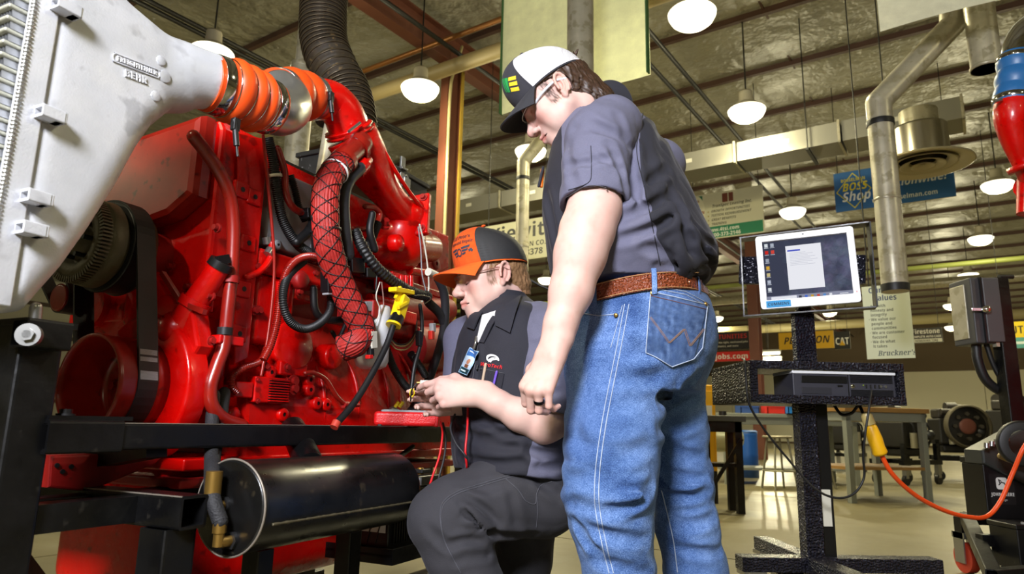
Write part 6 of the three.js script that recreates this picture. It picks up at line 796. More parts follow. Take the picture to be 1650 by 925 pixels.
// ---------------------------------------------------------------- charge air cooler
const font = await new FontLoader().loadAsync('fonts/droid/droid_sans_bold.typeface.json');
{
  const t = onE(thing('charge_air_cooler', 'cast aluminium charge air cooler with finned core and funnel side tank', 'cooler'));
  const wf = 0.055, px = [[85, -120], [20, 270], [-4, 420], [-8, 492], [20, 506], [58, 502], [85, 470], [118, 432], [160, 372], [205, 300], [238, 238], [262, 203], [292, 178], [326, 174], [352, 98], [318, 72], [270, 34], [226, -4], [140, -90]];
  const poly = px.map(([x, y]) => { const p = E(x, y, wf); return [p.x, p.y]; });
  const sd2 = (x, y) => { let d = 1e9, s = 1; for (let i = 0, j = poly.length - 1; i < poly.length; j = i++) { const ex = poly[j][0] - poly[i][0], ey = poly[j][1] - poly[i][1], wx = x - poly[i][0], wy = y - poly[i][1], h = clamp((wx * ex + wy * ey) / (ex * ex + ey * ey), 0, 1), bx = wx - ex * h, by = wy - ey * h; d = Math.min(d, bx * bx + by * by); const c1 = y >= poly[i][1], c2 = y < poly[j][1], c3 = ex * wy > ey * wx; if ((c1 && c2 && c3) || (!c1 && !c2 && !c3)) s = -s; } return s * Math.sqrt(d); };
  const o0 = E(300, 122, 0.0), o1 = E(340, 134, 0.02), f = (x, y, z) => smin(smax(sd2(x, y) + 0.002, Math.abs(z - 0.0) - 0.055, 0.06), rc(o0, o1, 0.06, 0.0635)(x, y, z), 0.05), ax = o1.clone().sub(o0).normalize(), endc = half(E(345, 136, 0.02), ax), ff = (x, y, z) => Math.max(f(x, y, z), endc(x, y, z));
  const b = boundsOf(poly.map(([x, y]) => V(x, y, 0)), 0.09); b.min.y = Math.max(b.min.y, 0.7);
  const tank = part('side_tank', sdfGeo(ff, b.min, b.max, 0.0065), M.alu, t);
  // flange band beside the core and the weld bead
  const uE = E(45, 140, wf).x, v0 = E(-8, 492, wf).y, v1 = E(85, -120, wf).y;
  part('tank_flange', bb(uE - 0.012, uE + 0.03, v0, v1, 0.036, 0.058, 0.004), M.alu, t);
  part('weld_bead', vtube([V(uE - 0.012, v0, 0.056), V(uE - 0.012, (v0 + v1) / 2, 0.057), V(uE - 0.012, v1, 0.056)], (s) => 0.0045 + 0.0012 * Math.sin(s * 900) + 0.0008 * N3(s * 70, 1, 2), 400, 8), M.aluBright, t);
  // core: horizontal tubes with folded fins between them
  const tubeG = box(0.055, 0.0075, 0.75, 0, 0, 0, 0.003), zz = []; { const n = 190; const pos = [], idx = []; for (let i = 0; i <= n; i++) { const z = -0.375 + 0.75 * i / n, y = i % 2 ? 0.0075 : -0.0075; pos.push(-0.02, y, z, 0.02, y, z); if (i) { const a = i * 2; idx.push(a - 2, a - 1, a, a - 1, a + 1, a); } } const g = new THREE.BufferGeometry(); g.setAttribute('position', new THREE.Float32BufferAttribute(pos, 3)); g.setIndex(idx); zz.push(toCreasedNormals(g, 0.3)); }
  const finM = mat(0x9b9da0, 0.4, 0.7), tubeM = mat(0xffffff, 0.45, 0.3, { map: mottle(256, 9, 37, 3, hx(0xa3a394), hx(0xbcbcae), hx(0x76766a), 0.14) });
  const core = part('core', bb(uE + 0.0, uE + 0.012, v0, v1, -0.72, 0.036), M.darkSteel, t);
  for (let v = v0 + 0.02, k = 0; v < v1 - 0.02; v += 0.0225, k++) { const a = part('core_tube', tubeG, tubeM, core); a.position.set(uE - 0.012, v, -0.34); const c = part('core_fin', zz[0], finM, core); c.position.set(uE - 0.012, v + 0.01125, -0.34); }
  // hollow mounting lugs
  for (const [x, y, s] of [[109, 12, 0.72], [83, 184, 0.68], [60, 318, 0.64], [52, 369, 0.64]]) { const p = E(x, y, 0.075), r = 0.018; const g = sqTube(p.clone().add(V(-0.027 * s, 0, -0.006)), p.clone().add(V(0.027 * s, 0, -0.006)), 0.03, 0.005, UP, 0.022); void r; part('mounting_lug', [g, box(0.02, 0.022, 0.028, p.x + 0.014, p.y, p.z - 0.006, 0.003)], M.alu, tank); }
  for (const [x, y, r] of [[312, 110, 0.012], [298, 142, 0.0095], [306, 84, 0.009]]) { const q = hit(ff, E(x, y, 0.14), V(0, 0, -1)), n = gradOf(ff, q); part('cast_boss', along(lathe([[0, 0.003], [r, 0.003], [r + 0.002, 0]], 24), q, n), M.alu, tank); }
  // raised foundry lettering
  const letter = (txt, x, y, sz, ang) => { const q = hit(ff, E(x, y, 0.14), V(0, 0, -1)), g = new TextGeometry(txt, { font, size: sz, depth: 0.004, curveSegments: 3, bevelEnabled: true, bevelSize: 0.0006, bevelThickness: 0.0006, bevelSegments: 1 }); g.computeBoundingBox(); g.translate(-g.boundingBox.max.x / 2, -sz / 2, -0.0015); const n = gradOf(ff, q, 0.02), X = V(Math.cos(ang), Math.sin(ang), 0); X.addScaledVector(n, -X.dot(n)).normalize(); const Y = new THREE.Vector3().crossVectors(n, X); g.applyMatrix4(new THREE.Matrix4().makeBasis(X, Y, n).setPosition(q)); return g; };
  const p0 = E(240, 80, wf), p1 = E(298, 104, wf), ang = Math.atan2(p1.y - p0.y, p1.x - p0.x);
  part('raised_lettering', letter('BEHR', 266, 110, 0.0135, ang - 0.0), M.alu, tank); part('raised_lettering', letter('FREIGHTLINER', 268, 92, 0.0088, ang), M.alu, tank);
  { const q = hit(ff, E(268, 92, 0.14), V(0, 0, -1)), n = gradOf(ff, q, 0.02), X = V(Math.cos(ang), Math.sin(ang), 0); X.addScaledVector(n, -X.dot(n)).normalize(); const Y = new THREE.Vector3().crossVectors(n, X), pts = []; for (let i = 0; i <= 40; i++) { const a = i / 40 * 6.2832; const sx = Math.cos(a) >= 0 ? 1 : -1; pts.push(q.clone().addScaledVector(X, sx * 0.042 + Math.cos(a) * 0.0085).addScaledVector(Y, Math.sin(a) * 0.0085).addScaledVector(n, 0.001)); } part('raised_oval', new THREE.TubeGeometry(curve(pts), 100, 0.0016, 6), M.alu, tank); }
  // strut at the foot of the tank and its pivot bolt
  part('foot_strut', tube([E(58, 495, 0.02), E(56, 520, 0.02), E(55, 545, 0.02)], 0.010, 12, 12), M.steel, t); part('pivot_bolt', along(mrg([new THREE.CylinderGeometry(0.019, 0.019, 0.016, 24), new THREE.CylinderGeometry(0.011, 0.011, 0.03, 6), new THREE.CylinderGeometry(0.007, 0.007, 0.09, 10).translate(0, -0.03, 0)]), E(47, 540, 0.05), V(-0.7, 0, 0.7).normalize()), M.steel, t);
}
// ---------------------------------------------------------------- black stand under the engine
{
  const t = onE(thing('engine_stand', 'black welded square tube stand carrying the red engine', 'stand')), m = M.blackPaint;
  const sp = (n, g, mm = m, par = t) => part(n, g, mm, par);
  const S = 0.052, uL = E(78, 700, 0).x, vR = E(131, 704, 0).y;
  const rail = sp('side_rail', sqTube(V(uL, vR, -S / 2), V(1.55, vR, -S / 2), S, 0.005)); sp('rail_edge', [bb(uL + 0.14, 1.5, vR + S / 2 - 0.001, vR + S / 2 + 0.0006, -0.004, 0.0005)], M.wornEdge, rail);
  sp('rail_sleeve', sqTube(V(uL - 0.002, vR, -S / 2), V(uL + 0.14, vR, -S / 2), S + 0.008, 0.006), m, rail); sp('rail_plate', bb(uL - 0.0, uL + 0.16, vR + S / 2 + 0.004, vR + S / 2 + 0.012, -S - 0.02, -0.002), m, rail); sp('rail_bolt', boltGeo(V(uL + 0.05, vR + S / 2 + 0.012, -0.04), UP, 0.011, 0.012), M.darkSteel, rail);
  // front posts
  const pu = E(40, 640, -0.04).x, pw = -0.05, vt = E(60, 520, 0).y; sp('post', sqTube(V(pu, 0.0, pw), V(pu, vt, pw), 0.076, 0.006, OUT)); sp('post', sqTube(V(pu, 0, -0.78), V(pu, vt, -0.78), 0.076, 0.006, OUT)); sp('side_rail', sqTube(V(uL, vR, -0.78), V(1.55, vR, -0.78), S, 0.005));
  const k = E(86, 540, 0.03); sp('clevis', sqTube(V(k.x - 0.045, k.y, k.z - 0.02), V(k.x + 0.03, k.y, k.z - 0.02), 0.05, 0.004)); sp('post_plate', bb(pu - 0.045, pu + 0.045, vt - 0.005, vt + 0.006, pw - 0.045, pw + 0.06));
  // outrigger across the front with an open end, and its leg
  const w2 = 0.10, o = E(290, 828, w2), S2 = 0.064; const ou = E(312, 828, w2).x; sp('outrigger', sqTube(V(ou, o.y, w2), V(ou, o.y, -0.85), S2, 0.006)); sp('outrigger_edge', bb(ou - S2 / 2 - 0.0006, ou - S2 / 2 + 0.002, o.y + S2 / 2 - 0.002, o.y + S2 / 2 + 0.0006, -0.3, w2), M.wornEdge); sp('leg', sqTube(V(ou - 0.005, 0, w2 - 0.06), V(ou - 0.005, o.y - S2 / 2, w2 - 0.06), 0.076, 0.006, OUT));
  sp('lower_rail', sqTube(V(pu + 0.04, o.y - 0.005, -0.20), V(1.5, o.y - 0.005, -0.20), 0.05)); sp('brace', bar(V(pu, o.y, pw), V(ou, o.y, pw), 0.05, 0.05)); sp('brace', bar(V(pu, 0.20, pw), V(1.5, 0.20, 0.06), 0.05, 0.05)); sp('brace', bar(V(pu, o.y - 0.05, pw), V(ou + 0.02, 0.25, -0.3), 0.05, 0.05));
  for (const u of [0.42, 0.74, 1.46]) sp('leg', sqTube(V(u, 0, 0.045), V(u, u > 1.2 ? vR : 0.41, 0.045 * (u > 1.2 ? -0.6 : 1)), 0.05, 0.005, OUT));
  sp('base_rail', sqTube(V(-0.12, 0.235, 0.09), V(1.6, 0.235, 0.09), 0.05)); sp('base_rail', sqTube(V(-0.12, 0.06, -0.78), V(1.6, 0.06, -0.78), 0.06)); sp('cross_member', sqTube(V(1.5, 0.3, 0.06), V(1.5, 0.3, -0.8), 0.05)); sp('cross_member', sqTube(V(0.55, 0.10, 0.06), V(0.55, 0.10, -0.8), 0.05)); sp('post', sqTube(V(1.5, 0, -0.78), V(1.5, 0.74, -0.78), 0.076, 0.006, OUT));
  const tx = E(628, 830, 0.085).x - 0.02, ty = E(640, 886, 0.085).y; sp('battery_tray', [bb(tx, tx + 0.3, ty - 0.01, ty - 0.003, -0.12, 0.115), bb(tx, tx + 0.3, ty - 0.03, ty + 0.012, 0.11, 0.116), bb(tx, tx + 0.006, ty - 0.03, ty + 0.012, -0.12, 0.115)], m);
  sp('engine_mount_arm', bar(V(0.2, vR - 0.02, -0.05), V(0.2, vR - 0.06, -0.3), 0.05, 0.05)); sp('engine_mount_arm', bar(V(1.45, vR, -0.05), V(1.45, vR, -0.3), 0.06, 0.05));
}
// ---------------------------------------------------------------- air tank, battery, meter
{
  const c = E(370, 818, 0.1), r = 0.098, L = 0.60;
  const t = onE(thing('air_tank', 'black cylindrical air tank slung under the stand rail', 'tank'));
  part('shell', along(lathe([[0, -0.004], [r - 0.006, -0.004], [r, 0.0], [r, 0.012], [r - 0.002, 0.014], [r - 0.002, L - 0.03], [r - 0.012, L - 0.012], [r * 0.6, L], [0, L + 0.003]], 64), c, U), mat(0xffffff, 1, 0, { map: mottle(512, 7, 13, 1.8, hx(0x080808), hx(0x11100f), hx(0x2e281e), 0.22), roughnessMap: roughVar(0.22, 0.45, 2), clearcoat: 0.3, clearcoatRoughness: 0.2 }), t);
  part('end_rim', along(new THREE.TorusGeometry(r, 0.0025, 8, 64).rotateX(Math.PI / 2), c.clone().add(V(0.001, 0, 0)), U), M.wornEdge, t);
  part('tank_neck', rod(c.clone().add(V(0.29, 0.07, -0.05)), c.clone().add(V(0.40, 0.16, -0.22)), 0.036, 0.034, 28), M.blackPaint, t);
  part('seam_weld', vtube([c.clone().add(V(0.03, -0.03, r - 0.005)), c.clone().add(V(0.3, -0.03, r - 0.005)), c.clone().add(V(0.57, -0.03, r - 0.005))], (s) => 0.003 + 0.0012 * N3(s * 90, 2, 1), 200, 6), M.grease, t);
  for (const [dy, dz] of [[0.005, 0.0], [-0.062, 0.03]]) { const p = c.clone().add(V(-0.004, dy, -0.01 + dz)); part('elbow_fitting', [rod(p, p.clone().add(V(-0.035, 0, 0)), 0.012, 0.012, 6), rod(p.clone().add(V(-0.035, -0.008, 0)), p.clone().add(V(-0.035, 0.018, 0)), 0.011, 0.011, 6), rod(p.clone().add(V(-0.035, 0.018, 0)), p.clone().add(V(-0.035, 0.038, 0)), 0.014, 0.014, 6)], M.brass, t); part('port_nut', rod(p.clone().add(V(0.004, 0, 0)), p.clone().add(V(-0.008, 0, 0)), 0.019, 0.019, 6), M.darkSteel, t); }
  const hm = mat(0x1f1f22, 0.7, 0, { bumpMap: T.grain, bumpScale: 0.001 }), p = c.clone().add(V(-0.039, 0.045, -0.01)); part('braided_hose', tube([p, p.clone().add(V(0.03, 0.03, -0.04)), p.clone().add(V(0.10, 0.06, -0.12)), p.clone().add(V(0.17, 0.12, -0.19)), p.clone().add(V(0.2, 0.2, -0.22))], 0.0155, 30, 14), hm, t); const q = c.clone().add(V(-0.039, -0.022, 0.02)); part('braided_hose', tube([q, q.clone().add(V(0.0, 0.05, -0.03)), q.clone().add(V(0.06, 0.11, -0.11)), q.clone().add(V(0.13, 0.18, -0.2)), q.clone().add(V(0.16, 0.26, -0.24))], 0.0155, 30, 14), hm, t); part('hose_ferrule', rod(p.clone().add(V(0, -0.02, 0)), p.clone().add(V(0, 0.03, 0)), 0.0165, 0.0165, 18), M.brass, t);
}
{
  const t = onE(thing('truck_battery', 'black ribbed truck battery with white label behind the air tank', 'battery')); const z0 = -0.10, z1 = 0.085, x0 = E(628, 830, z1).x, x1 = x0 + 0.26, y0 = E(640, 886, z1).y, y1 = E(628, 772, z1).y;
  part('case', bb(x0, x1, y0, y1 - 0.03, z0, z1, 0.006), M.plasticBlack, t); part('lid', bb(x0 - 0.006, x1 + 0.006, y1 - 0.03, y1, z0 - 0.006, z1 + 0.006, 0.006), M.plasticBlack, t);
  for (let i = 0; i < 18; i++) part('case_rib', bb(x0 + 0.02 + i * 0.0125, x0 + 0.025 + i * 0.0125, y0 + 0.02, y1 - 0.05, z1, z1 + 0.004), M.plasticBlack, t); for (let i = 0; i < 7; i++) part('lid_rib', bb(x0 + 0.02 + i * 0.018, x0 + 0.03 + i * 0.018, y1 - 0.026, y1 - 0.004, z1 + 0.004, z1 + 0.012), M.plasticGrey, t); for (let i = 0; i < 5; i++) part('case_rib', bar(V(x0 - 0.001, y0 + 0.02, z0 + 0.02 + i * 0.03), V(x0 - 0.001, y1 - 0.05, z0 + 0.06 + i * 0.03), 0.004, 0.004, OUT), M.plasticBlack, t);
  part('white_label', gridGeo(2, 2, (u, v) => V(x0 - 0.002, y0 + 0.05 + v * 0.055, z0 + 0.075 + u * 0.10)), keepTex(mat(0xffffff, 0.6, 0, { map: canvasTex(192, 96, (x) => { x.fillStyle = '#d8d5cc'; x.fillRect(0, 0, 192, 96); x.fillStyle = '#4a4640'; for (let i = 0; i < 5; i++) x.fillRect(12, 12 + i * 16, 60 + (i * 37) % 60, 6); x.fillRect(140, 14, 34, 40); }) })), t);
  for (const x of [x0 + 0.03, x1 - 0.05]) { part('terminal', along(lathe([[0, 0.02], [0.009, 0.02], [0.011, 0]], 16), V(x, y1, z1 - 0.04), UP), M.brass, t); part('cable_clamp', bb(x - 0.02, x + 0.03, y1 + 0.004, y1 + 0.016, z1 - 0.06, z1 - 0.02, 0.003), M.darkSteel, t); }
  part('battery_cable', tube([V(x0 + 0.03, y1 + 0.012, z1 - 0.05), V(x0 + 0.1, y1 + 0.05, z1 - 0.09), V(x0 + 0.2, y1 + 0.05, z1 - 0.12), V(x1 + 0.05, y1 + 0.08, z1 - 0.14)], 0.008, 30, 10), M.rubber, t);
}
{
  const pc = E(655, 683, -0.02).applyAxisAngle(UP, EROT).add(EO); const t = thing('multimeter', 'red multimeter with grey face lying on the stand rail', 'multimeter', V(pc.x, EO.y + E(655, 697, -0.02).y, pc.z), 0.10);
  const L = 0.205, D = 0.085, H = 0.046; t.position.y = E(131, 704, 0).y + 0.026;
  part('body', box(L, H, D, 0, H / 2, 0, 0.012), mat(0xd0181a, 0.4, 0, { bumpMap: T.grain, bumpScale: 0.0006 }), t); part('grey_face', box(L * 0.86, 0.008, D * 0.84, 0.008, H + 0.001, 0, 0.003), M.plasticGrey, t); part('dial', along(lathe([[0, 0.010], [0.018, 0.010], [0.022, 0]], 24), V(0.02, H + 0.004, 0), UP), M.plasticBlack, t); part('display', box(0.05, 0.003, 0.05, -0.05, H + 0.0055, 0), mat(0x6f7a70, 0.2), t); part('bumper_foot', box(0.014, 0.012, D * 0.9, -L / 2 + 0.02, 0.003, 0.002, 0.003), M.plasticBlack, t); part('bumper_foot', box(0.014, H + 0.006, D * 0.98, L / 2 - 0.006, H / 2 + 0.002, 0, 0.005), mat(0xc0171a, 0.4), t);
  const s = V(L / 2 - 0.002, 0.03, 0.02), W = (x, y, d) => P(x, y, d).sub(t.position).applyAxisAngle(UP, -0.10);
  const l1 = tag(part('test_lead', tube([W(710, 680, 2.17), W(713, 700, 2.13), W(708, 735, 2.10), W(698, 765, 2.08), W(690, 795, 2.10), W(688, 840, 2.25), W(692, 868, 2.35)].map((p) => p.applyAxisAngle(UP, 0.10).add(t.position)), 0.0034, 60, 8), mat(0xd11a22, 0.4)), 'red test lead hanging from the multimeter beside the battery', 'test lead'); const l2 = tag(part('test_lead', tube([P(714, 682, 2.19), P(718, 705, 2.16), P(716, 735, 2.13), P(707, 770, 2.11), P(700, 800, 2.14), P(670, 840, 2.28), P(668, 880, 2.3), P(690, 905, 2.28)], 0.0034, 60, 8), M.rubberGrey), 'dark grey test lead hanging from the multimeter beside the battery', 'test lead');
  tag(part('test_lead', tube([P(754, 652, 1.99), P(753, 690, 1.95), P(750, 725, 1.93), P(752, 750, 1.945), P(753, 757, 1.98)], 0.0032, 50, 8), mat(0xd11a22, 0.4)), 'red test lead falling from the kneeling hands across the dark shirt', 'test lead'); tag(part('test_lead', tube([P(733, 668, 2.0), P(726, 690, 1.97), P(735, 715, 1.94), P(750, 735, 1.93), P(754, 756, 1.97)], 0.0032, 50, 8), M.rubberGrey), 'grey test lead looping from the kneeling hands across the dark shirt', 'test lead'); void l1; void l2; void s;
  const pl = thing('wire_plug', 'small cream plug pinched between the kneeling hands', 'plug', P(690, 617, 1.95), 0); part('plug_shell', box(0.045, 0.014, 0.018, 0, 0, 0, 0.003), M.offWhite, pl); part('plug_pin', rod(V(-0.02, 0, 0), V(-0.032, 0, 0), 0.003), M.brass, pl); part('wire', tube([V(-0.03, 0, 0), V(-0.045, -0.02, 0.0), V(-0.05, -0.05, -0.02)], 0.002, 20, 6), M.rubber, pl);
  tag(part('wire_loop', new THREE.TorusGeometry(0.009, 0.0022, 8, 24).scale(0.7, 1.2, 1).translate(...P(664, 633, 1.98).toArray()), M.yellow), 'small yellow wire loop dangling beside the fingertips', 'wire'); 
  const dt = thing('battery_terminal_lug', 'round steel cable end with two yellow sleeves on the rail', 'cable end', P(634, 662, 2.32), 0); part('steel_end', along(lathe([[0, 0.015], [0.010, 0.015], [0.013, 0.008], [0.013, -0.008], [0, -0.01]], 20), V(0, 0, 0), V(-0.5, 0.2, 0.8).normalize()), M.steel, dt); for (const x of [0.006, 0.02]) part('yellow_sleeve', rod(V(x, 0.012, 0.01), V(x + 0.012, 0.03, 0.01), 0.006), M.yellow, dt);
}
// ---------------------------------------------------------------- black box on the far side of the engine, with padlock
{
  const t = onE(thing('locker_box', 'worn black steel box with hasp and padlock behind the red crossover pipe', 'box')); const a = E(588, 235, -0.34), b = E(690, 300, -0.34), v0 = b.y - 0.16; void a;
  const m = mat(0xffffff, 0.5, 0.1, { map: mottle(256, 9, 17, 3, hx(0x151516), hx(0x222224), hx(0x6b6b6b), 0.26) }); const x0 = 1.12, x1 = b.x, y1 = E(640, 268, -0.34).y; part('case', bb(x0, x1, y1 - 0.16, y1 - 0.012, -0.62, -0.345, 0.004), m, t); part('lid', bb(x0 - 0.01, x1 + 0.01, y1 - 0.02, y1, -0.63, -0.335, 0.004), m, t); const h = E(648, 275, -0.34); part('hasp', [bb(h.x - 0.015, h.x + 0.015, h.y - 0.05, h.y + 0.06, -0.345, -0.335, 0.002), bb(h.x - 0.02, h.x + 0.02, y1 - 0.004, y1 + 0.006, -0.36, -0.325, 0.002)], M.aluBright, t); part('padlock', [box(0.045, 0.042, 0.02, h.x + 0.005, h.y - 0.055, -0.322, 0.004), new THREE.TorusGeometry(0.014, 0.004, 8, 16, Math.PI).translate(h.x + 0.005, h.y - 0.036, -0.322)], M.aluBright, t);
  part('shelf_rail', bb(uB, x1, vTop + 0.014, vTop + 0.06, -0.33, -0.31), M.blackPaint, t);
  const s = onE(thing('exhaust_stub', 'short pale pipe with black flap standing behind the engine elbow', 'pipe')); const q = E(522, 262, -0.36); part('pipe', rod(q.clone().add(V(0, -0.1, 0)), q.clone().add(V(0.03, 0.16, 0)), 0.03, 0.03, 20), M.galv, s); part('flap', along(lathe([[0, 0], [0.06, 0], [0.065, 0.01], [0.04, 0.03]], 24), q.clone().add(V(0.03, 0.16, 0)), UP), M.rubber, s);
}
// ---------------------------------------------------------------- flexible exhaust hose and steel pipes from the roof
{
  const pts = [[527, -160, 2.75], [526, -60, 2.72], [521, 20, 2.68], [523, 70, 2.66], [540, 115, 2.64], [558, 150, 2.62], [566, 190, 2.60], [568, 240, 2.6]].map((q) => P(...q)); const c = curve(pts), L = c.getLength();
  const t = thing('flexible_exhaust_hose', 'dark dusty wire ribbed exhaust hose hanging behind the engine elbow', 'hose', V(0, 0, 0)); const r = 0.098, dense = (s) => { const k = 0.5 + 0.5 * Math.sin(s * 14 + 1.2); return k; };
  let ph = 0; const phs = [0]; for (let i = 1; i <= 1200; i++) { const s = i / 1200 * L; ph += (L / 1200) / lerp(0.020, 0.045, sstep(0.55, 0.95, dense(s))); phs.push(ph); } const phase = (s) => phs[Math.min(1200, Math.round(s / L * 1200))];
  part('hose_skin', vtube(pts, (s, a) => r - 0.007 + 0.0035 * N3(Math.cos(a) * 3, s * 25, Math.sin(a) * 3) + 0.006 * Math.cos(phase(s) * 6.283), 520, 40), mat(0xffffff, 0.7, 0, { map: mottle(256, 7, 27, 4, hx(0x241d12), hx(0x3c301c), hx(0x5f4c2c), 0.12) }), t);
  const n = Math.floor(phs[1200]); const fr = (tt) => { const tg = c.getTangentAt(tt); return tg; }; let j = 0; for (let k = 1; k <= n; k++) { while (j < 1200 && phs[j] < k) j++; const tt = j / 1200; part('wire_ring', along(new THREE.TorusGeometry(r, 0.0032, 6, 44).rotateX(Math.PI / 2), c.getPointAt(tt), fr(tt)), mat(0x4a4030, 0.4, 0.5), t); }
  // the hose runs up to a collar on the roof
  part('roof_collar', rod(pts[0].clone().add(V(0, -0.05, 0)), V(pts[0].x, ROOM.h - 0.1, pts[0].z), 0.1, 0.1, 28), M.galv, t);
}
function steelPipe(name, label, pts, r, bands = [], extra) { const t = thing(name, label, 'pipe', V(pts[0].x, 0, pts[0].z)), o = t.position.clone().negate(); const sh = pts.map((p) => p.clone().add(o)); for (let i = 1; i < sh.length; i++) part('pipe_section', rod(sh[i - 1], sh[i], r, r, 32), M.galv, t); for (let i = 1; i < sh.length - 1; i++) part('pipe_elbow', ball(sh[i], r * 1.01, 24), M.galv, t); for (const [p, m] of bands) part('pipe_band', along(lathe([[r, -0.02], [r + 0.006, -0.02], [r + 0.006, 0.02], [r, 0.02]], 32), p.clone().add(o), sh[1].clone().sub(sh[0]).normalize()), m, t); if (extra) extra(t, o); return t; }
{
  const vert = (x, y, d) => P(x, y, d); const a = vert(1443, 470, 4.5), up = (p, h) => V(p.x, h, p.z);
  const h1 = P(1415, 165, 4.5).y, e = P(1535, 40, 4.5), d1 = up(a, h1);
  steelPipe('exhaust_drop_pipe', 'bent steel exhaust pipe ending in open air above the white sign', [a, d1, V(e.x, e.y, e.z), V(e.x + 0.2, ROOM.h - 0.05, e.z)], 0.083, [[up(a, h1 - 0.16), M.rubber]], (t, o) => { part('open_end', along(lathe([[0.086, 0], [0.088, 0.05], [0.083, 0.05], [0.07, 0.0]], 32), a.clone().add(o), UP), M.darkSteel, t); part('pipe_band', along(lathe([[0.083, -0.01], [0.09, 0], [0.083, 0.01]], 32), V(0, P(1440, 322, 4.5).y, 0), UP), M.galv, t); });
  const b = P(1590, 112, 4.3); steelPipe('capped_drop_pipe', 'short wide steel pipe capped below the white banner', [b, V(b.x, ROOM.h - 0.05, b.z)], 0.093, [], (t, o) => { part('end_ring', along(lathe([[0, 0], [0.08, 0.0], [0.10, 0.0], [0.10, 0.02], [0.09, 0.03]], 32), b.clone().add(o), UP), M.galv, t); const q = P(1608, 70, 4.3).add(o); part('side_branch', rod(q, q.clone().add(V(0.22, -0.05, 0.1)), 0.05, 0.05, 20), M.galv, t); });
  const c = P(838, 560, 7.6), c1 = V(c.x, P(846, 262, 7.6).y, c.z), c2 = P(880, 215, 7.6); steelPipe('bent_steel_pipe', 'bent yellowed steel pipe between the two people', [V(c.x, 1.4, c.z), c1, c2, V(c2.x + 0.1, ROOM.h - 0.05, c2.z)], 0.075, [[V(c1.x, c1.y - 0.2, c1.z), M.rubber], [V(c1.x, P(838, 396, 7.6).y, c1.z), M.galv]]);
  const d = P(935, 130, 4.6); steelPipe('wide_steel_pipe', 'wide straight steel pipe in front of the cream banner', [V(d.x, d.y - 0.1, d.z), V(d.x, ROOM.h - 0.05, d.z)], 0.098);
  const g = P(477, 250, 4.9), g1 = P(477, 108, 4.9).y; steelPipe('stepped_steel_pipe', 'straight steel pipe behind the flexible exhaust hose', [V(g.x, 0.9, g.z), V(g.x, g1, g.z)], 0.09, [[V(g.x, g1, g.z), M.galv]], (t) => part('upper_section', rod(V(0, g1, 0), V(0, ROOM.h - 0.05, 0), 0.066, 0.066, 32), M.galv, t));
}
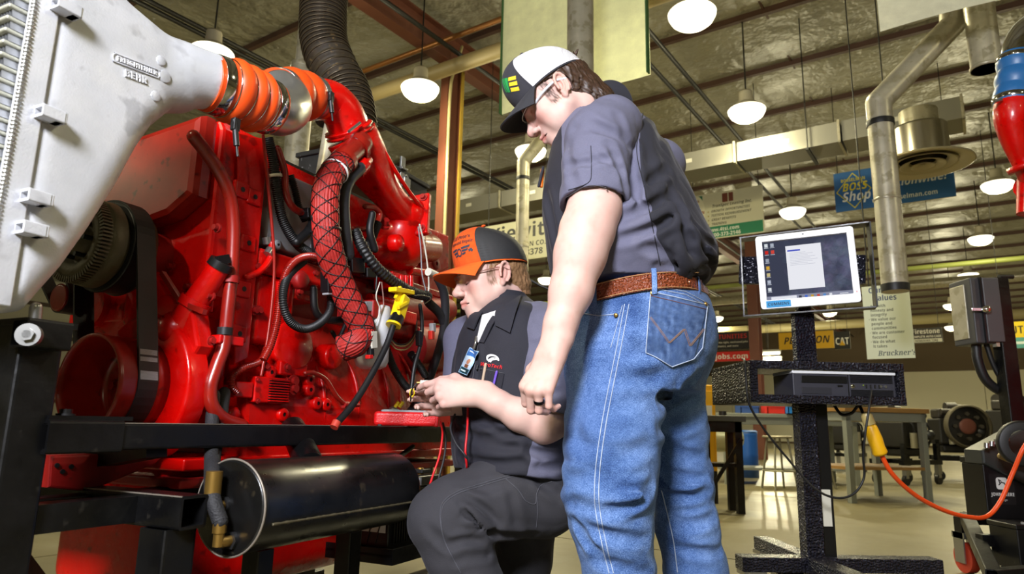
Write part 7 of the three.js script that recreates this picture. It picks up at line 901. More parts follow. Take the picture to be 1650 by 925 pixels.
// ---------------------------------------------------------------- computer cart
{
  const d0 = 2.5, o = P(1338, 900, 2.62), t = thing('computer_cart', 'black hammered steel cart on a single post with an open tray', 'cart', V(o.x, 0, o.z), 0.04), L = (p) => p.clone().sub(t.position).applyAxisAngle(UP, -0.04);
  const a = L(P(1207, 580, d0)), b = L(P(1468, 653, d0)), x0 = a.x, x1 = b.x, y1 = a.y, y0 = b.y, z1 = a.z, z0 = z1 - 0.42, th = 0.022, m = M.hammer, cp = (n, g, mm = m) => part(n, g, mm, t);
  cp('tray_top', bb(x0, x1, y1 - 0.018, y1, z0, z1, 0.003)); cp('tray_bottom', bb(x0, x1, y0, y0 + th, z0, z1, 0.003)); cp('tray_side', bb(x0, x0 + th + 0.008, y0, y1, z0, z1, 0.003)); cp('tray_side', bb(x1 - th, x1, y0, y1, z0, z1, 0.003)); cp('tray_lip', bb(x0, x1, y1 - 0.03, y1, z1 - 0.012, z1 + 0.002, 0.003)); cp('tray_lip', bb(x0, x1, y0 - 0.002, y0 + 0.028, z1 - 0.012, z1 + 0.002, 0.003));
  const pc = L(P(1304, 700, 2.6)), px = pc.x, pz = pc.z, s = 0.064; cp('post', bb(px - s / 2, px + s / 2, 0.16, y0, pz - s, pz, 0.004)); cp('post_channel', bb(px + s / 2, px + s / 2 + 0.058, 0.16, y0, pz - s - 0.05, pz - 0.03, 0.003), M.plasticBlack); const q = L(P(1309, 540, 2.52)); cp('upper_post', bb(q.x - 0.038, q.x + 0.038, y1, L(P(1309, 500, 2.5)).y, q.z - 0.09, q.z - 0.05, 0.004));
  const bar1 = L(P(1192, 905, 2.62)), yb = bar1.y; cp('base_bar', bb(bar1.x, L(P(1520, 905, 2.62)).x, yb - 0.03, yb + 0.02, pz - 0.08, pz - 0.0, 0.004)); cp('base_bar', bb(px - 0.035, px + 0.035, yb - 0.03, yb + 0.02, pz - 0.5, pz + 0.28, 0.004)); cp('gusset', polyUV([[px - 0.14, yb - 0.03], [px - 0.04, yb - 0.03], [px - 0.04, yb - 0.07], [px - 0.10, yb - 0.07]], pz - 0.06, pz - 0.03, 0.002));
  for (const [x, z] of [[bar1.x + 0.045, pz - 0.04], [L(P(1500, 905, 2.62)).x, pz - 0.04], [px, pz - 0.46], [px, pz + 0.24]]) { cp('caster_plate', bb(x - 0.04, x + 0.04, yb - 0.045, yb - 0.03, z - 0.04, z + 0.04), M.steel); cp('caster_swivel', rod(V(x, yb - 0.045, z), V(x, yb - 0.075, z), 0.028, 0.026, 20), M.steel); cp('caster_wheel', rod(V(x - 0.018, 0.055, z + 0.02), V(x + 0.018, 0.055, z + 0.02), 0.055, 0.055, 28), M.rubber); cp('caster_fork', [bb(x - 0.03, x - 0.024, 0.045, yb - 0.07, z - 0.02, z + 0.035), bb(x + 0.024, x + 0.03, 0.045, yb - 0.07, z - 0.02, z + 0.035), bb(x - 0.03, x + 0.03, yb - 0.08, yb - 0.07, z - 0.025, z + 0.035)], M.steel); }
  // outlet plate on the channel
  cp('outlet_plate', bb(px + s / 2 + 0.012, px + s / 2 + 0.046, L(P(1330, 850, 2.6)).y, L(P(1330, 790, 2.6)).y, pz - 0.03, pz - 0.026), M.offWhite);
  // frame that holds the screen
  const c = [[1193, 383, 2.62], [1402, 357, 2.42], [1414, 494, 2.42], [1199, 509, 2.62]].map((k) => L(P(...k))), back = V(0.03, 0.004, -0.075), fm = M.blackPaint; const slab = (p, r) => { const pos = [p, r, r.clone().add(back), p.clone().add(back)]; return bar(p.clone().lerp(pos[3], 0.5), r.clone().lerp(pos[2], 0.5), 0.08, 0.005, new THREE.Vector3().crossVectors(r.clone().sub(p), back).normalize()); };
  for (let i = 0; i < 4; i++) cp('screen_frame_bar', slab(c[i], c[(i + 1) % 4]), fm); const l = L(P(1202, 430, 2.63)), r = L(P(1412, 428, 2.43)); cp('screen_back_bar', bar(l.clone().add(V(0, 0, -0.07)), r.clone().add(V(0, 0, -0.07)), 0.03, 0.11, UP, 0.004)); cp('frame_bracket', bar(L(P(1308, 498, 2.52)).add(V(0, 0, -0.07)), L(P(1308, 440, 2.52)).add(V(0, 0, -0.07)), 0.05, 0.03, OUT, 0.003));
  // computer
  const g = thing('desktop_computer', 'flat black desktop computer with silver top edge in the cart tray', 'computer', V(0, 0, 0), 0.04), A = L(P(1277, 606, 2.52)), Bq = L(P(1449, 645, 2.52)); g.position.copy(V((A.x + Bq.x) / 2, y0 + th, A.z).applyAxisAngle(UP, 0.04).add(t.position)); const w = Bq.x - A.x, h = 0.094, dm = mat(0x34343d, 0.4), fp = (n, gg, mm) => part(n, gg, mm, g);
  fp('case', bb(-w / 2, w / 2, 0.004, h - 0.008, -0.17, 0, 0.004), dm); fp('top_edge', bb(-w / 2 - 0.002, w / 2 + 0.002, h - 0.009, h + 0.003, -0.17, 0.004, 0.003), M.white); fp('drive_bay', bb(-w / 2 + 0.03, 0.01, 0.052, 0.078, 0, 0.004, 0.002), M.plasticBlack); fp('drive_button', bb(-0.028, -0.008, 0.040, 0.046, 0.0, 0.004, 0.001), M.plasticBlack); fp('blank_bay', bb(-w / 2 + 0.03, -0.05, 0.012, 0.036, 0, 0.0025, 0.001), mat(0x2b2b32, 0.4)); fp('front_panel_edge', bb(0.012, 0.014, 0.004, h - 0.01, 0, 0.004), M.plasticBlack);
  for (let i = 0; i < 6; i++) fp('vent_slat', bb(0.022, w / 2 - 0.012, 0.056 + i * 0.005, 0.0585 + i * 0.005, 0, 0.0035), M.plasticBlack); for (let i = 0; i < 5; i++) fp('vent_slat', bb(0.022, w / 2 - 0.012, 0.008 + i * 0.005, 0.0105 + i * 0.005, 0, 0.0035), M.plasticBlack); fp('maker_badge', along(lathe([[0, 0.003], [0.007, 0.003], [0.008, 0]], 20), V(0.03, 0.043, 0), OUT), M.chrome); for (let i = 0; i < 4; i++) fp('usb_port', bb(0.078 + i * 0.016, 0.083 + i * 0.016, 0.037, 0.050, 0, 0.003), M.rubber); for (let i = 0; i < 2; i++) fp('audio_jack', along(new THREE.CylinderGeometry(0.005, 0.005, 0.004, 14), V(0.135 + i * 0.018, 0.044, 0.001), OUT), M.steel); fp('status_lamp', bb(0.068, 0.071, 0.046, 0.049, 0, 0.003), mat(0x9fc21a, 0.4));
  // monitor
  const mc = [[1220, 385, 2.60], [1376, 366, 2.46], [1384, 488, 2.46], [1226, 499, 2.60]].map((k) => P(...k)), X = mc[1].clone().sub(mc[0]).add(mc[2].clone().sub(mc[3])).multiplyScalar(0.5), W = X.length(); X.normalize(); const Y0 = mc[0].clone().sub(mc[3]).add(mc[1].clone().sub(mc[2])).multiplyScalar(0.5), Hh = Y0.length(), Z = new THREE.Vector3().crossVectors(X, Y0).normalize(), Y = new THREE.Vector3().crossVectors(Z, X), ct = mc.reduce((s2, p) => s2.add(p), V(0, 0, 0)).multiplyScalar(0.25);
  const mo = thing('monitor', 'white framed monitor showing a desktop with an open white document', 'monitor', ct); mo.setRotationFromMatrix(new THREE.Matrix4().makeBasis(X, Y, Z)); const mp = (n, gg, mm) => part(n, gg, mm, mo), bz0 = 0.03;
  mp('bezel', (() => { const sh = new THREE.Shape(), rr2 = 0.012, w2 = W / 2, h2 = Hh / 2; sh.moveTo(-w2 + rr2, -h2); sh.lineTo(w2 - rr2, -h2); sh.quadraticCurveTo(w2, -h2, w2, -h2 + rr2); sh.lineTo(w2, h2 - rr2); sh.quadraticCurveTo(w2, h2, w2 - rr2, h2); sh.lineTo(-w2 + rr2, h2); sh.quadraticCurveTo(-w2, h2, -w2, h2 - rr2); sh.lineTo(-w2, -h2 + rr2); sh.quadraticCurveTo(-w2, -h2, -w2 + rr2, -h2); const ho = new THREE.Path(); ho.moveTo(-w2 + 0.02, -h2 + bz0); ho.lineTo(w2 - 0.02, -h2 + bz0); ho.lineTo(w2 - 0.02, h2 - 0.02); ho.lineTo(-w2 + 0.02, h2 - 0.02); ho.closePath(); sh.holes.push(ho); return new THREE.ExtrudeGeometry(sh, { depth: 0.02, bevelEnabled: true, bevelSize: 0.002, bevelThickness: 0.002, bevelSegments: 2 }); })(), mat(0xd9dade, 0.35)); mp('back_shell', bb(-W / 2 + 0.004, W / 2 - 0.004, -Hh / 2 + 0.004, Hh / 2 - 0.004, -0.03, 0.004, 0.004), mat(0xbfc0c4, 0.4));
  const tex = canvasTex(640, 480, (x) => { x.fillStyle = '#3c4053'; x.fillRect(0, 0, 640, 480); for (let i = 0; i < 260; i++) { x.fillStyle = `rgba(${110 + rr(0, 60) | 0},${115 + rr(0, 60) | 0},${150 + rr(0, 50) | 0},0.05)`; x.beginPath(); x.ellipse(rr(200, 640), rr(60, 480), rr(20, 90), rr(10, 50), rr(0, 3), 0, 7); x.fill(); } x.fillStyle = '#f2f3fa'; x.fillRect(180, 55, 262, 345); x.fillStyle = '#4a57c8'; x.fillRect(192, 88, 96, 12); x.fillStyle = '#c9cbd8'; for (let i = 0; i < 9; i++) x.fillRect(205, 112 + i * 12, 120 + (i * 53) % 90, 3); const ic = (a, b, c) => { x.fillStyle = c; x.fillRect(a, b, 26, 28); x.fillStyle = '#cfd3e0'; x.fillRect(a - 4, b + 32, 34, 4); }; ic(22, 20, '#dfe5ea'); ic(68, 20, '#aeb6c4'); ic(22, 76, '#d02a22'); ic(68, 76, '#d4473c'); ic(22, 140, '#9fa6b5'); ic(22, 200, '#d9a83a'); ic(22, 255, '#cfc08a'); ic(22, 312, '#b9c0d0'); ic(22, 372, '#dfe5ea'); x.fillStyle = '#8f93a8'; x.fillRect(0, 440, 640, 40); x.fillStyle = '#eef0f8'; x.fillRect(40, 446, 190, 28); for (let i = 0; i < 6; i++) { x.fillStyle = ['#3a3d4d', '#4a6fd0', '#c9a23a', '#cf4a3a', '#5a8fd0', '#e8eaf2'][i]; x.fillRect(246 + i * 44, 450, 20, 20); } x.fillStyle = '#e8eaf2'; x.fillRect(540, 456, 60, 6); });
  mp('screen', gridGeo(2, 2, (u, v) => V(lerp(-W / 2 + 0.018, W / 2 - 0.018, u), lerp(-Hh / 2 + 0.028, Hh / 2 - 0.018, v), 0.006)), keepTex(mat(0x050505, 0.95, 0, { specularIntensity: 0.1, emissive: 0xffffff, emissiveMap: tex, emissiveIntensity: 0.9 }))); mp('webcam', along(new THREE.CylinderGeometry(0.003, 0.003, 0.002, 12), V(0, Hh / 2 - 0.009, 0.0225), OUT), M.rubber); mp('standby_lamp', bb(W / 2 - 0.012, W / 2 - 0.008, -Hh / 2 + 0.035, -Hh / 2 + 0.04, 0.02, 0.0235), mat(0xb02a2a, 0.4));
  mp('blue_tape', gridGeo(2, 2, (u, v) => V(lerp(-W / 2 + 0.018, -W / 2 + 0.105, u), lerp(-Hh / 2 + 0.002, -Hh / 2 + 0.028, v), 0.0232)), keepTex(mat(0xffffff, 0.7, 0, { map: canvasTex(256, 80, (x) => { x.fillStyle = '#2f8fc9'; x.fillRect(0, 0, 256, 80); x.fillStyle = '#12202c'; x.font = 'bold 46px sans-serif'; x.textAlign = 'center'; x.fillText('CUMMINS', 128, 57); }) }))); mp('monitor_mount', rod(V(0, 0, -0.02), V(0, 0, -0.07), 0.04, 0.04, 16), M.plasticBlack);
  // cables
  tag(part('usb_cable', tube([[1404, 629, 2.49], [1400, 660, 2.46], [1394, 700, 2.46], [1391, 735, 2.48], [1392, 770, 2.5], [1375, 796, 2.5], [1345, 802, 2.5], [1310, 785, 2.5], [1270, 740, 2.5], [1230, 690, 2.48], [1207, 650, 2.46], [1202, 610, 2.46], [1200, 582, 2.47], [1196, 578, 2.6]].map((q2) => P(...q2)), 0.0042, 120, 8), M.rubber), 'thin black cable looping below the cart tray', 'cable');
  tag(part('power_cord', tube([P(1345, 655, 2.75), P(1356, 668, 2.72), P(1372, 666, 2.7), P(1385, 655, 2.68), P(1398, 690, 2.6)], 0.006, 50, 8), M.rubber), 'short black power cord hanging behind the cart tray', 'cord');
  const pl = thing('cord_plug', 'yellow plug where the orange extension cord begins', 'plug', P(1410, 708, 2.6)), pv2 = P(1418, 732, 2.6).sub(P(1400, 682, 2.6)).normalize(); part('plug_body', along(lathe([[0, -0.06], [0.014, -0.06], [0.022, -0.045], [0.026, 0], [0.024, 0.03], [0.027, 0.05], [0.02, 0.06], [0, 0.062]], 24), V(0, 0, 0), pv2), mat(0xe0a80c, 0.4), pl); part('clear_collar', along(lathe([[0.014, -0.10], [0.02, -0.09], [0.022, -0.055]], 20), V(0, 0, 0), pv2), mat(0xb8a468, 0.3), pl);
  tag(part('extension_cord', tube([[1417, 727, 2.6], [1438, 764, 2.62], [1475, 798, 2.68], [1520, 822, 2.76], [1560, 833, 2.84], [1590, 832, 2.9], [1612, 808, 2.9], [1632, 762, 2.88], [1652, 718, 2.85], [1680, 690, 2.9]].map((q2) => P(...q2)), 0.0085, 120, 12), M.orangeCord), 'orange extension cord drooping from the cart to the neighbouring stand', 'cord');
}
// ---------------------------------------------------------------- hung banners and signs
function sign(name, label, xl, xr, yt, yb, d, tex, o = {}) {   // upright panel across the building, its left edge seen at xl
  const p = P(xl, (yt + yb) / 2, d), q = ray(xr, (yt + yb) / 2), dn = b1; const s = (p.dot(dn)) / q.dot(dn), r = V(0, EYE, 0).addScaledVector(q, (V(p.x, 0, p.z).dot(dn)) / V(q.x, 0, q.z).dot(dn)); void s; const w = V(r.x - p.x, 0, r.z - p.z).length(), y1 = P(xl, yt, d).y, y0 = P(xl, yb, d).y;
  const t = thing(name, label, o.cat || 'sign', V(p.x, y0, p.z), BROT); const h = y1 - y0, g = gridGeo(o.seg || 2, o.seg || 2, (u, v) => V(-(o.wave ? o.wave * Math.sin(u * 5 + v * 2) * (1 - v * 0.6) : 0) - 0.008, v * h, u * w)); part('face', g, tex.isMaterial ? tex : keepTex(mat(0xffffff, 0.6, 0, { map: tex })), t); if (!o.soft) part('backing', bb(-0.005, 0.02, 0, h, 0, w), M.offWhite, t); else part('top_pole', rod(V(0, h, -0.05), V(0, h, w + 0.05), 0.018), M.copper, t);
  for (const z of [0.06, w - 0.06]) part('hanger_wire', rod(V(0.01, h - 0.01, z), V(0.01, o.hang ? h + o.hang : ROOM.h - 0.05 - y0, z), 0.006, 0.006, 6), M.blackIron, t); if (o.more) o.more(t, w, h); return t;
}
const txt = (w, h, bg, f) => canvasTex(w, h, (x) => { x.fillStyle = bg; x.fillRect(0, 0, w, h); f(x, w, h); });
const T_ = (x, s, px, py, font, c, al = 'left') => { x.font = font; x.fillStyle = c; x.textAlign = al; x.fillText(s, px, py); };
sign('cloth_banner', 'plain pale cream cloth banner hung behind the standing cap', 811, 1046, -40, 186, 6.0, cloth(0xdfe2b8, 51, { transmission: 0.32, roughness: 1, thickness: 0 }), { soft: 1, wave: 0.03, seg: 20, cat: 'banner', more: (t, w, h) => { for (const z of [0.006, w - 0.006]) part('green_edge', bb(-0.045, 0.005, 0, h, z - 0.006, z + 0.006), mat(0x3f6b3a, 0.7), t); } });
sign('white_banner', 'white vinyl banner hung over the capped steel pipe', 1411, 1760, -110, 52, 4.1, cloth(0xe2e3d2, 52, { transmission: 0.45, roughness: 1, thickness: 0 }), { soft: 1, wave: 0.02, seg: 16, cat: 'banner' });
sign('blue_shop_sign', 'blue sign with yellow and white lettering and a diamond outline', 1345, 1541, 281, 343, 10.5, txt(1024, 340, '#1f5e9e', (x) => { x.strokeStyle = '#d9c81e'; x.lineWidth = 8; x.beginPath(); x.moveTo(175, 20); x.lineTo(330, 170); x.lineTo(175, 320); x.lineTo(20, 170); x.closePath(); x.stroke(); T_(x, 'BOSSELMAN', 175, 88, 'bold 38px sans-serif', '#d9c81e', 'center'); T_(x, 'BOSS', 180, 168, 'italic bold 92px sans-serif', '#e4d21c', 'center'); T_(x, 'Shop', 190, 258, 'italic bold 110px sans-serif', '#eef0ea', 'center'); T_(x, 'Nationwide!', 420, 190, 'italic bold 92px sans-serif', '#dfe6ea'); T_(x, 'www.bosselman.com', 330, 300, 'bold 54px sans-serif', '#dfe6ea'); }));
sign('leasing_sign', 'cream company sign with a green strip and phone number', 1112, 1231, 318, 390, 11.0, txt(800, 470, '#c9c6a6', (x) => { x.fillStyle = '#1d6b48'; x.fillRect(0, 10, 150, 200); x.fillStyle = '#d6d3b4'; x.beginPath(); x.ellipse(90, 190, 85, 180, 0, 0, 7); x.fill(); x.save(); x.translate(70, 90); x.rotate(-0.4); T_(x, 'EARN', 0, 0, 'bold 40px sans-serif', '#7a2320', 'center'); x.restore(); T_(x, 'LEARN', 100, 200, 'bold 44px sans-serif', '#7a2320', 'center'); T_(x, 'NOW', 80, 320, 'bold 40px sans-serif', '#7a2320', 'center'); x.fillStyle = '#6d3520'; x.fillRect(370, 20, 60, 90); x.fillRect(440, 20, 50, 90); T_(x, 'TranSpec Leasing Inc.', 470, 150, 'italic bold 42px sans-serif', '#2b2a22', 'center'); ['GROWTH OPPORTUNITIES', 'TUITION REIMBURSEMENT', 'GREAT BENEFITS', 'TRAINING'].forEach((s, i) => { x.fillStyle = '#a08a3a'; x.fillRect(205, 182 + i * 44, 12, 14); T_(x, s, 240, 200 + i * 44, 'italic bold 34px sans-serif', '#3c3a30'); }); x.fillStyle = '#187a52'; x.fillRect(160, 345, 630, 115); T_(x, 'www.4tsi.com', 190, 398, 'bold 52px sans-serif', '#e6e6d6'); T_(x, '1-800-373-2146', 190, 450, 'bold 52px sans-serif', '#e6e6d6'); }));
sign('construction_sign', 'pale sign with black lettering behind the bent pipe', 780, 905, 366, 428, 9.6, txt(800, 380, '#9c9a80', (x) => { T_(x, 'Kiewit', 60, 170, 'bold 190px sans-serif', '#1a1a18'); T_(x, 'WESTERN CO.', 250, 258, 'bold 62px sans-serif', '#22221e'); T_(x, '402-346-8378', 130, 340, 'bold 80px sans-serif', '#22221e'); }));
sign('opportunity_sign', 'black sign with red lettering above the red web address', 1120, 1209, 538, 566, 20, txt(640, 210, '#1d1a18', (x) => { T_(x, 'OPPORTUNITIES', 320, 80, 'bold 74px sans-serif', '#c4281e', 'center'); T_(x, 'for good people in the right, motivated jobs', 320, 132, 'bold 28px sans-serif', '#cfc9ba', 'center'); T_(x, 'Parts, Mechanics, and more', 320, 176, 'bold 28px sans-serif', '#cfc9ba', 'center'); }));
sign('web_address_sign', 'red strip sign with a white web address', 1120, 1209, 569, 584, 20, txt(640, 120, '#d8241c', (x) => { T_(x, 'dieseltjobs.com', 620, 90, 'bold 88px sans-serif', '#f4f0e6', 'right'); }), { hang: 0.04 });
sign('yellow_dealer_sign', 'yellow sign with black lettering beyond the cart post', 1255, 1344, 537, 564, 19, txt(640, 190, '#d9a80e', (x) => { T_(x, 'PETERSON', 320, 130, 'italic bold 108px sans-serif', '#1c1a12', 'center'); }));
sign('black_dealer_sign', 'small black sign with white letters and a yellow triangle', 1344, 1370, 535, 563, 19, txt(220, 190, '#1a1916', (x) => { T_(x, 'CAT', 110, 140, 'bold 104px sans-serif', '#efeee6', 'center'); x.fillStyle = '#d9a80e'; x.beginPath(); x.moveTo(110, 90); x.lineTo(150, 150); x.lineTo(70, 150); x.fill(); }));
sign('values_sign', 'tall white sign listing company values', 1393, 1470, 463, 579, 6.4, txt(480, 720, '#c8cfbd', (x) => { T_(x, 'Our Core', 230, 70, 'bold 76px sans-serif', '#2c3c66', 'center'); T_(x, 'Values', 230, 150, 'bold 76px sans-serif', '#2c3c66', 'center'); ['· Act with', '  honesty and', '  integrity', '· We value our', '  people and', '  communities', '· We are customer', '  focused', '· We do what', '  it takes'].forEach((s, i) => T_(x, s, 50, 215 + i * 44, 'bold 40px sans-serif', '#4b5148')); T_(x, "Bruckner's", 300, 690, 'italic bold 68px serif', '#3f4a52', 'center'); }));
sign('tyre_shop_sign', 'dark sign with white lettering beside the tall white one', 1466, 1519, 530, 554, 15, txt(420, 190, '#2a2620', (x) => { T_(x, 'Firestone', 210, 70, 'bold 80px sans-serif', '#cfcabc', 'center'); T_(x, 'COMPLETE AUTO CARE', 210, 120, 'bold 36px sans-serif', '#cfcabc', 'center'); x.fillStyle = '#b9b7a4'; x.fillRect(10, 135, 400, 44); T_(x, 'NEBRASKA TIRE', 210, 172, 'bold 40px sans-serif', '#2a2620', 'center'); }));
sign('yellow_workshop_sign', 'yellow and teal sign behind the control box post', 1612, 1700, 520, 562, 12, txt(400, 200, '#d2b40f', (x) => { x.fillStyle = '#4e9089'; x.fillRect(0, 120, 400, 80); x.fillStyle = '#c9d6cf'; x.fillRect(0, 150, 400, 20); T_(x, 'HUTSON', 20, 90, 'bold 80px sans-serif', '#3a3210'); }));
// ---------------------------------------------------------------- furniture and equipment behind
function table(label, name, cx, yTop, w, dpt, d, topM, legM, o = {}) {
  const c = P(cx, yTop, d), t = thing(name, label, o.cat || 'table', V(c.x, 0, c.z), o.turn ?? 0), h = c.y; part('table_top', bb(-w / 2, w / 2, h - 0.05, h, -dpt / 2, dpt / 2, 0.006), topM, t); part('apron', bb(-w / 2 + 0.03, w / 2 - 0.03, h - 0.14, h - 0.05, -dpt / 2 + 0.03, dpt / 2 - 0.03), legM, t);
  for (const x of [-1, 1]) for (const z of [-1, 1]) part('leg', bb(x * (w / 2 - 0.06) - 0.03, x * (w / 2 - 0.06) + 0.03, 0, h - 0.05, z * (dpt / 2 - 0.06) - 0.03, z * (dpt / 2 - 0.06) + 0.03), legM, t); if (o.shelf) part('shelf', bb(-w / 2 + 0.04, w / 2 - 0.04, o.shelf, o.shelf + 0.03, -dpt / 2 + 0.04, dpt / 2 - 0.04), o.shelfM || legM, t); return t;
}
M.bench = mat(0x7d8078, 0.5, 0.2); M.wood = mat(0xffffff, 0.5, 0, { map: mottle(256, 4, 55, 1.5, hx(0x7d5c30), hx(0x94703c), hx(0x664722), 0.2) });
table('grey steel workbench holding red and blue bins', 'workbench', 1255, 668, 1.9, 0.7, 9.6, M.bench, M.bench, { shelf: 0.18, turn: 0.1 });
table('grey workbench with a wooden top behind the cart post', 'workbench', 1385, 658, 1.05, 0.8, 7.6, M.wood, M.bench, { shelf: 0.32, shelfM: M.wood, turn: 0.25 });
{ const t = table('low black steel stand beside the blue jeans', 'parts_stand', 1155, 670, 0.40, 0.35, 6.2, mat(0x4a4a44, 0.5, 0.3), M.blackPaint, { shelf: 0.38, cat: 'stand' }); part('brace', bar(V(-0.15, 0.15, 0.16), V(0.16, 0.62, 0.16), 0.02, 0.03), M.blackPaint, t); }
for (const [x, y, d, c, l, w] of [[1204, 660, 9.5, 0x2d4a86, 'dark blue plastic bin on the grey workbench', 0.25], [1246, 659, 9.4, 0xc4281e, 'red plastic bin on the grey workbench', 0.24], [1278, 660, 9.3, 0x1f6fb8, 'bright blue plastic bin on the grey workbench', 0.22]]) { const p = P(x, 668, d), t = thing('parts_bin', l, 'bin', V(p.x, p.y, p.z)); const m = mat(c, 0.45); part('tub', [bb(-w / 2, w / 2, 0, 0.012, -0.12, 0.12), bb(-w / 2, w / 2, 0, 0.10, 0.11, 0.12), bb(-w / 2, w / 2, 0, 0.13, -0.12, -0.11), bb(-w / 2, -w / 2 + 0.01, 0, 0.12, -0.12, 0.12), bb(w / 2 - 0.01, w / 2, 0, 0.12, -0.12, 0.12)], m, t); part('rim', bb(-w / 2 - 0.006, w / 2 + 0.006, 0.095, 0.105, 0.108, 0.126), m, t); }
{ const stool = (x, y, d, l) => { const p = P(x, y, d), h = p.y, t = thing('stool', l, 'stool', V(p.x, 0, p.z)); part('seat', lathe([[0, h], [0.16, h], [0.175, h - 0.01], [0.17, h - 0.03], [0, h - 0.03]], 32), mat(0x8f8770, 0.45, 0.3), t); for (let i = 0; i < 4; i++) { const a = i * 1.571 + 0.6; part('leg', rod(V(Math.cos(a) * 0.12, h - 0.03, Math.sin(a) * 0.12), V(Math.cos(a) * 0.21, 0, Math.sin(a) * 0.21), 0.013, 0.013, 10), mat(0x85816c, 0.4, 0.5), t); } part('foot_ring', new THREE.TorusGeometry(0.185, 0.009, 8, 32).rotateX(Math.PI / 2).translate(0, 0.22, 0), mat(0x85816c, 0.4, 0.5), t); return t; };
  stool(1252, 702, 8.6, 'round metal stool standing beside the cart post'); stool(1312, 704, 8.9, 'second metal stool partly hidden by the cart post'); }
{ const p = P(1160, 706, 7.4), t = thing('compressor_tank', 'pale horizontal compressor tank below the black stand', 'tank', V(p.x, 0, p.z), 0.1); part('tank', along(lathe([[0, -0.24], [0.08, -0.23], [0.13, -0.19], [0.14, -0.14], [0.14, 0.14], [0.13, 0.19], [0.08, 0.23], [0, 0.24]], 32), V(0, p.y - 0.0, 0), U), mat(0xbfc3a8, 0.3, 0.2), t); for (const x of [-0.16, 0.16]) part('foot', bb(x - 0.02, x + 0.02, 0, p.y - 0.1, -0.1, 0.1), M.darkSteel, t); part('pump', [bb(-0.08, 0.08, p.y + 0.13, p.y + 0.22, -0.06, 0.06, 0.01), rod(V(0.04, p.y + 0.2, 0), V(0.04, p.y + 0.28, 0), 0.04)], M.darkSteel, t); part('hose', tube([V(-0.1, p.y + 0.2, 0.08), V(-0.16, p.y + 0.1, 0.16), V(-0.2, p.y - 0.1, 0.16)], 0.01, 20), M.yellow, t); }
{ const p = P(1128, 640, 6.9), t = thing('yellow_cabinet', 'yellow metal cabinet half hidden by the blue jeans', 'cabinet', V(p.x, 0, p.z)); part('body', bb(-0.25, 0.12, 0.3, 1.12, -0.25, 0.1, 0.01), mat(0xd39a0a, 0.4), t); part('door', bb(-0.22, 0.09, 0.34, 1.06, 0.1, 0.115, 0.004), mat(0xd8a010, 0.4), t); part('paper', bb(0.02, 0.08, 0.72, 0.92, 0.115, 0.117), M.offWhite, t); part('foot', bb(-0.25, 0.12, 0, 0.3, -0.25, 0.08), M.darkSteel, t); }
{ const p = P(1205, 740, 10.6), t = thing('blue_drum', 'upright blue drum beside the grey workbench', 'drum', V(p.x, 0, p.z)); part('shell', lathe([[0, 0], [0.15, 0], [0.15, 0.3], [0.155, 0.31], [0.15, 0.32], [0.15, 0.62], [0.155, 0.64], [0.14, 0.66], [0, 0.66]], 32), mat(0x1c4f9c, 0.4), t); part('lid', lathe([[0, 0.69], [0.13, 0.69], [0.156, 0.67], [0.156, 0.655]], 32), mat(0x204f90, 0.4), t); }
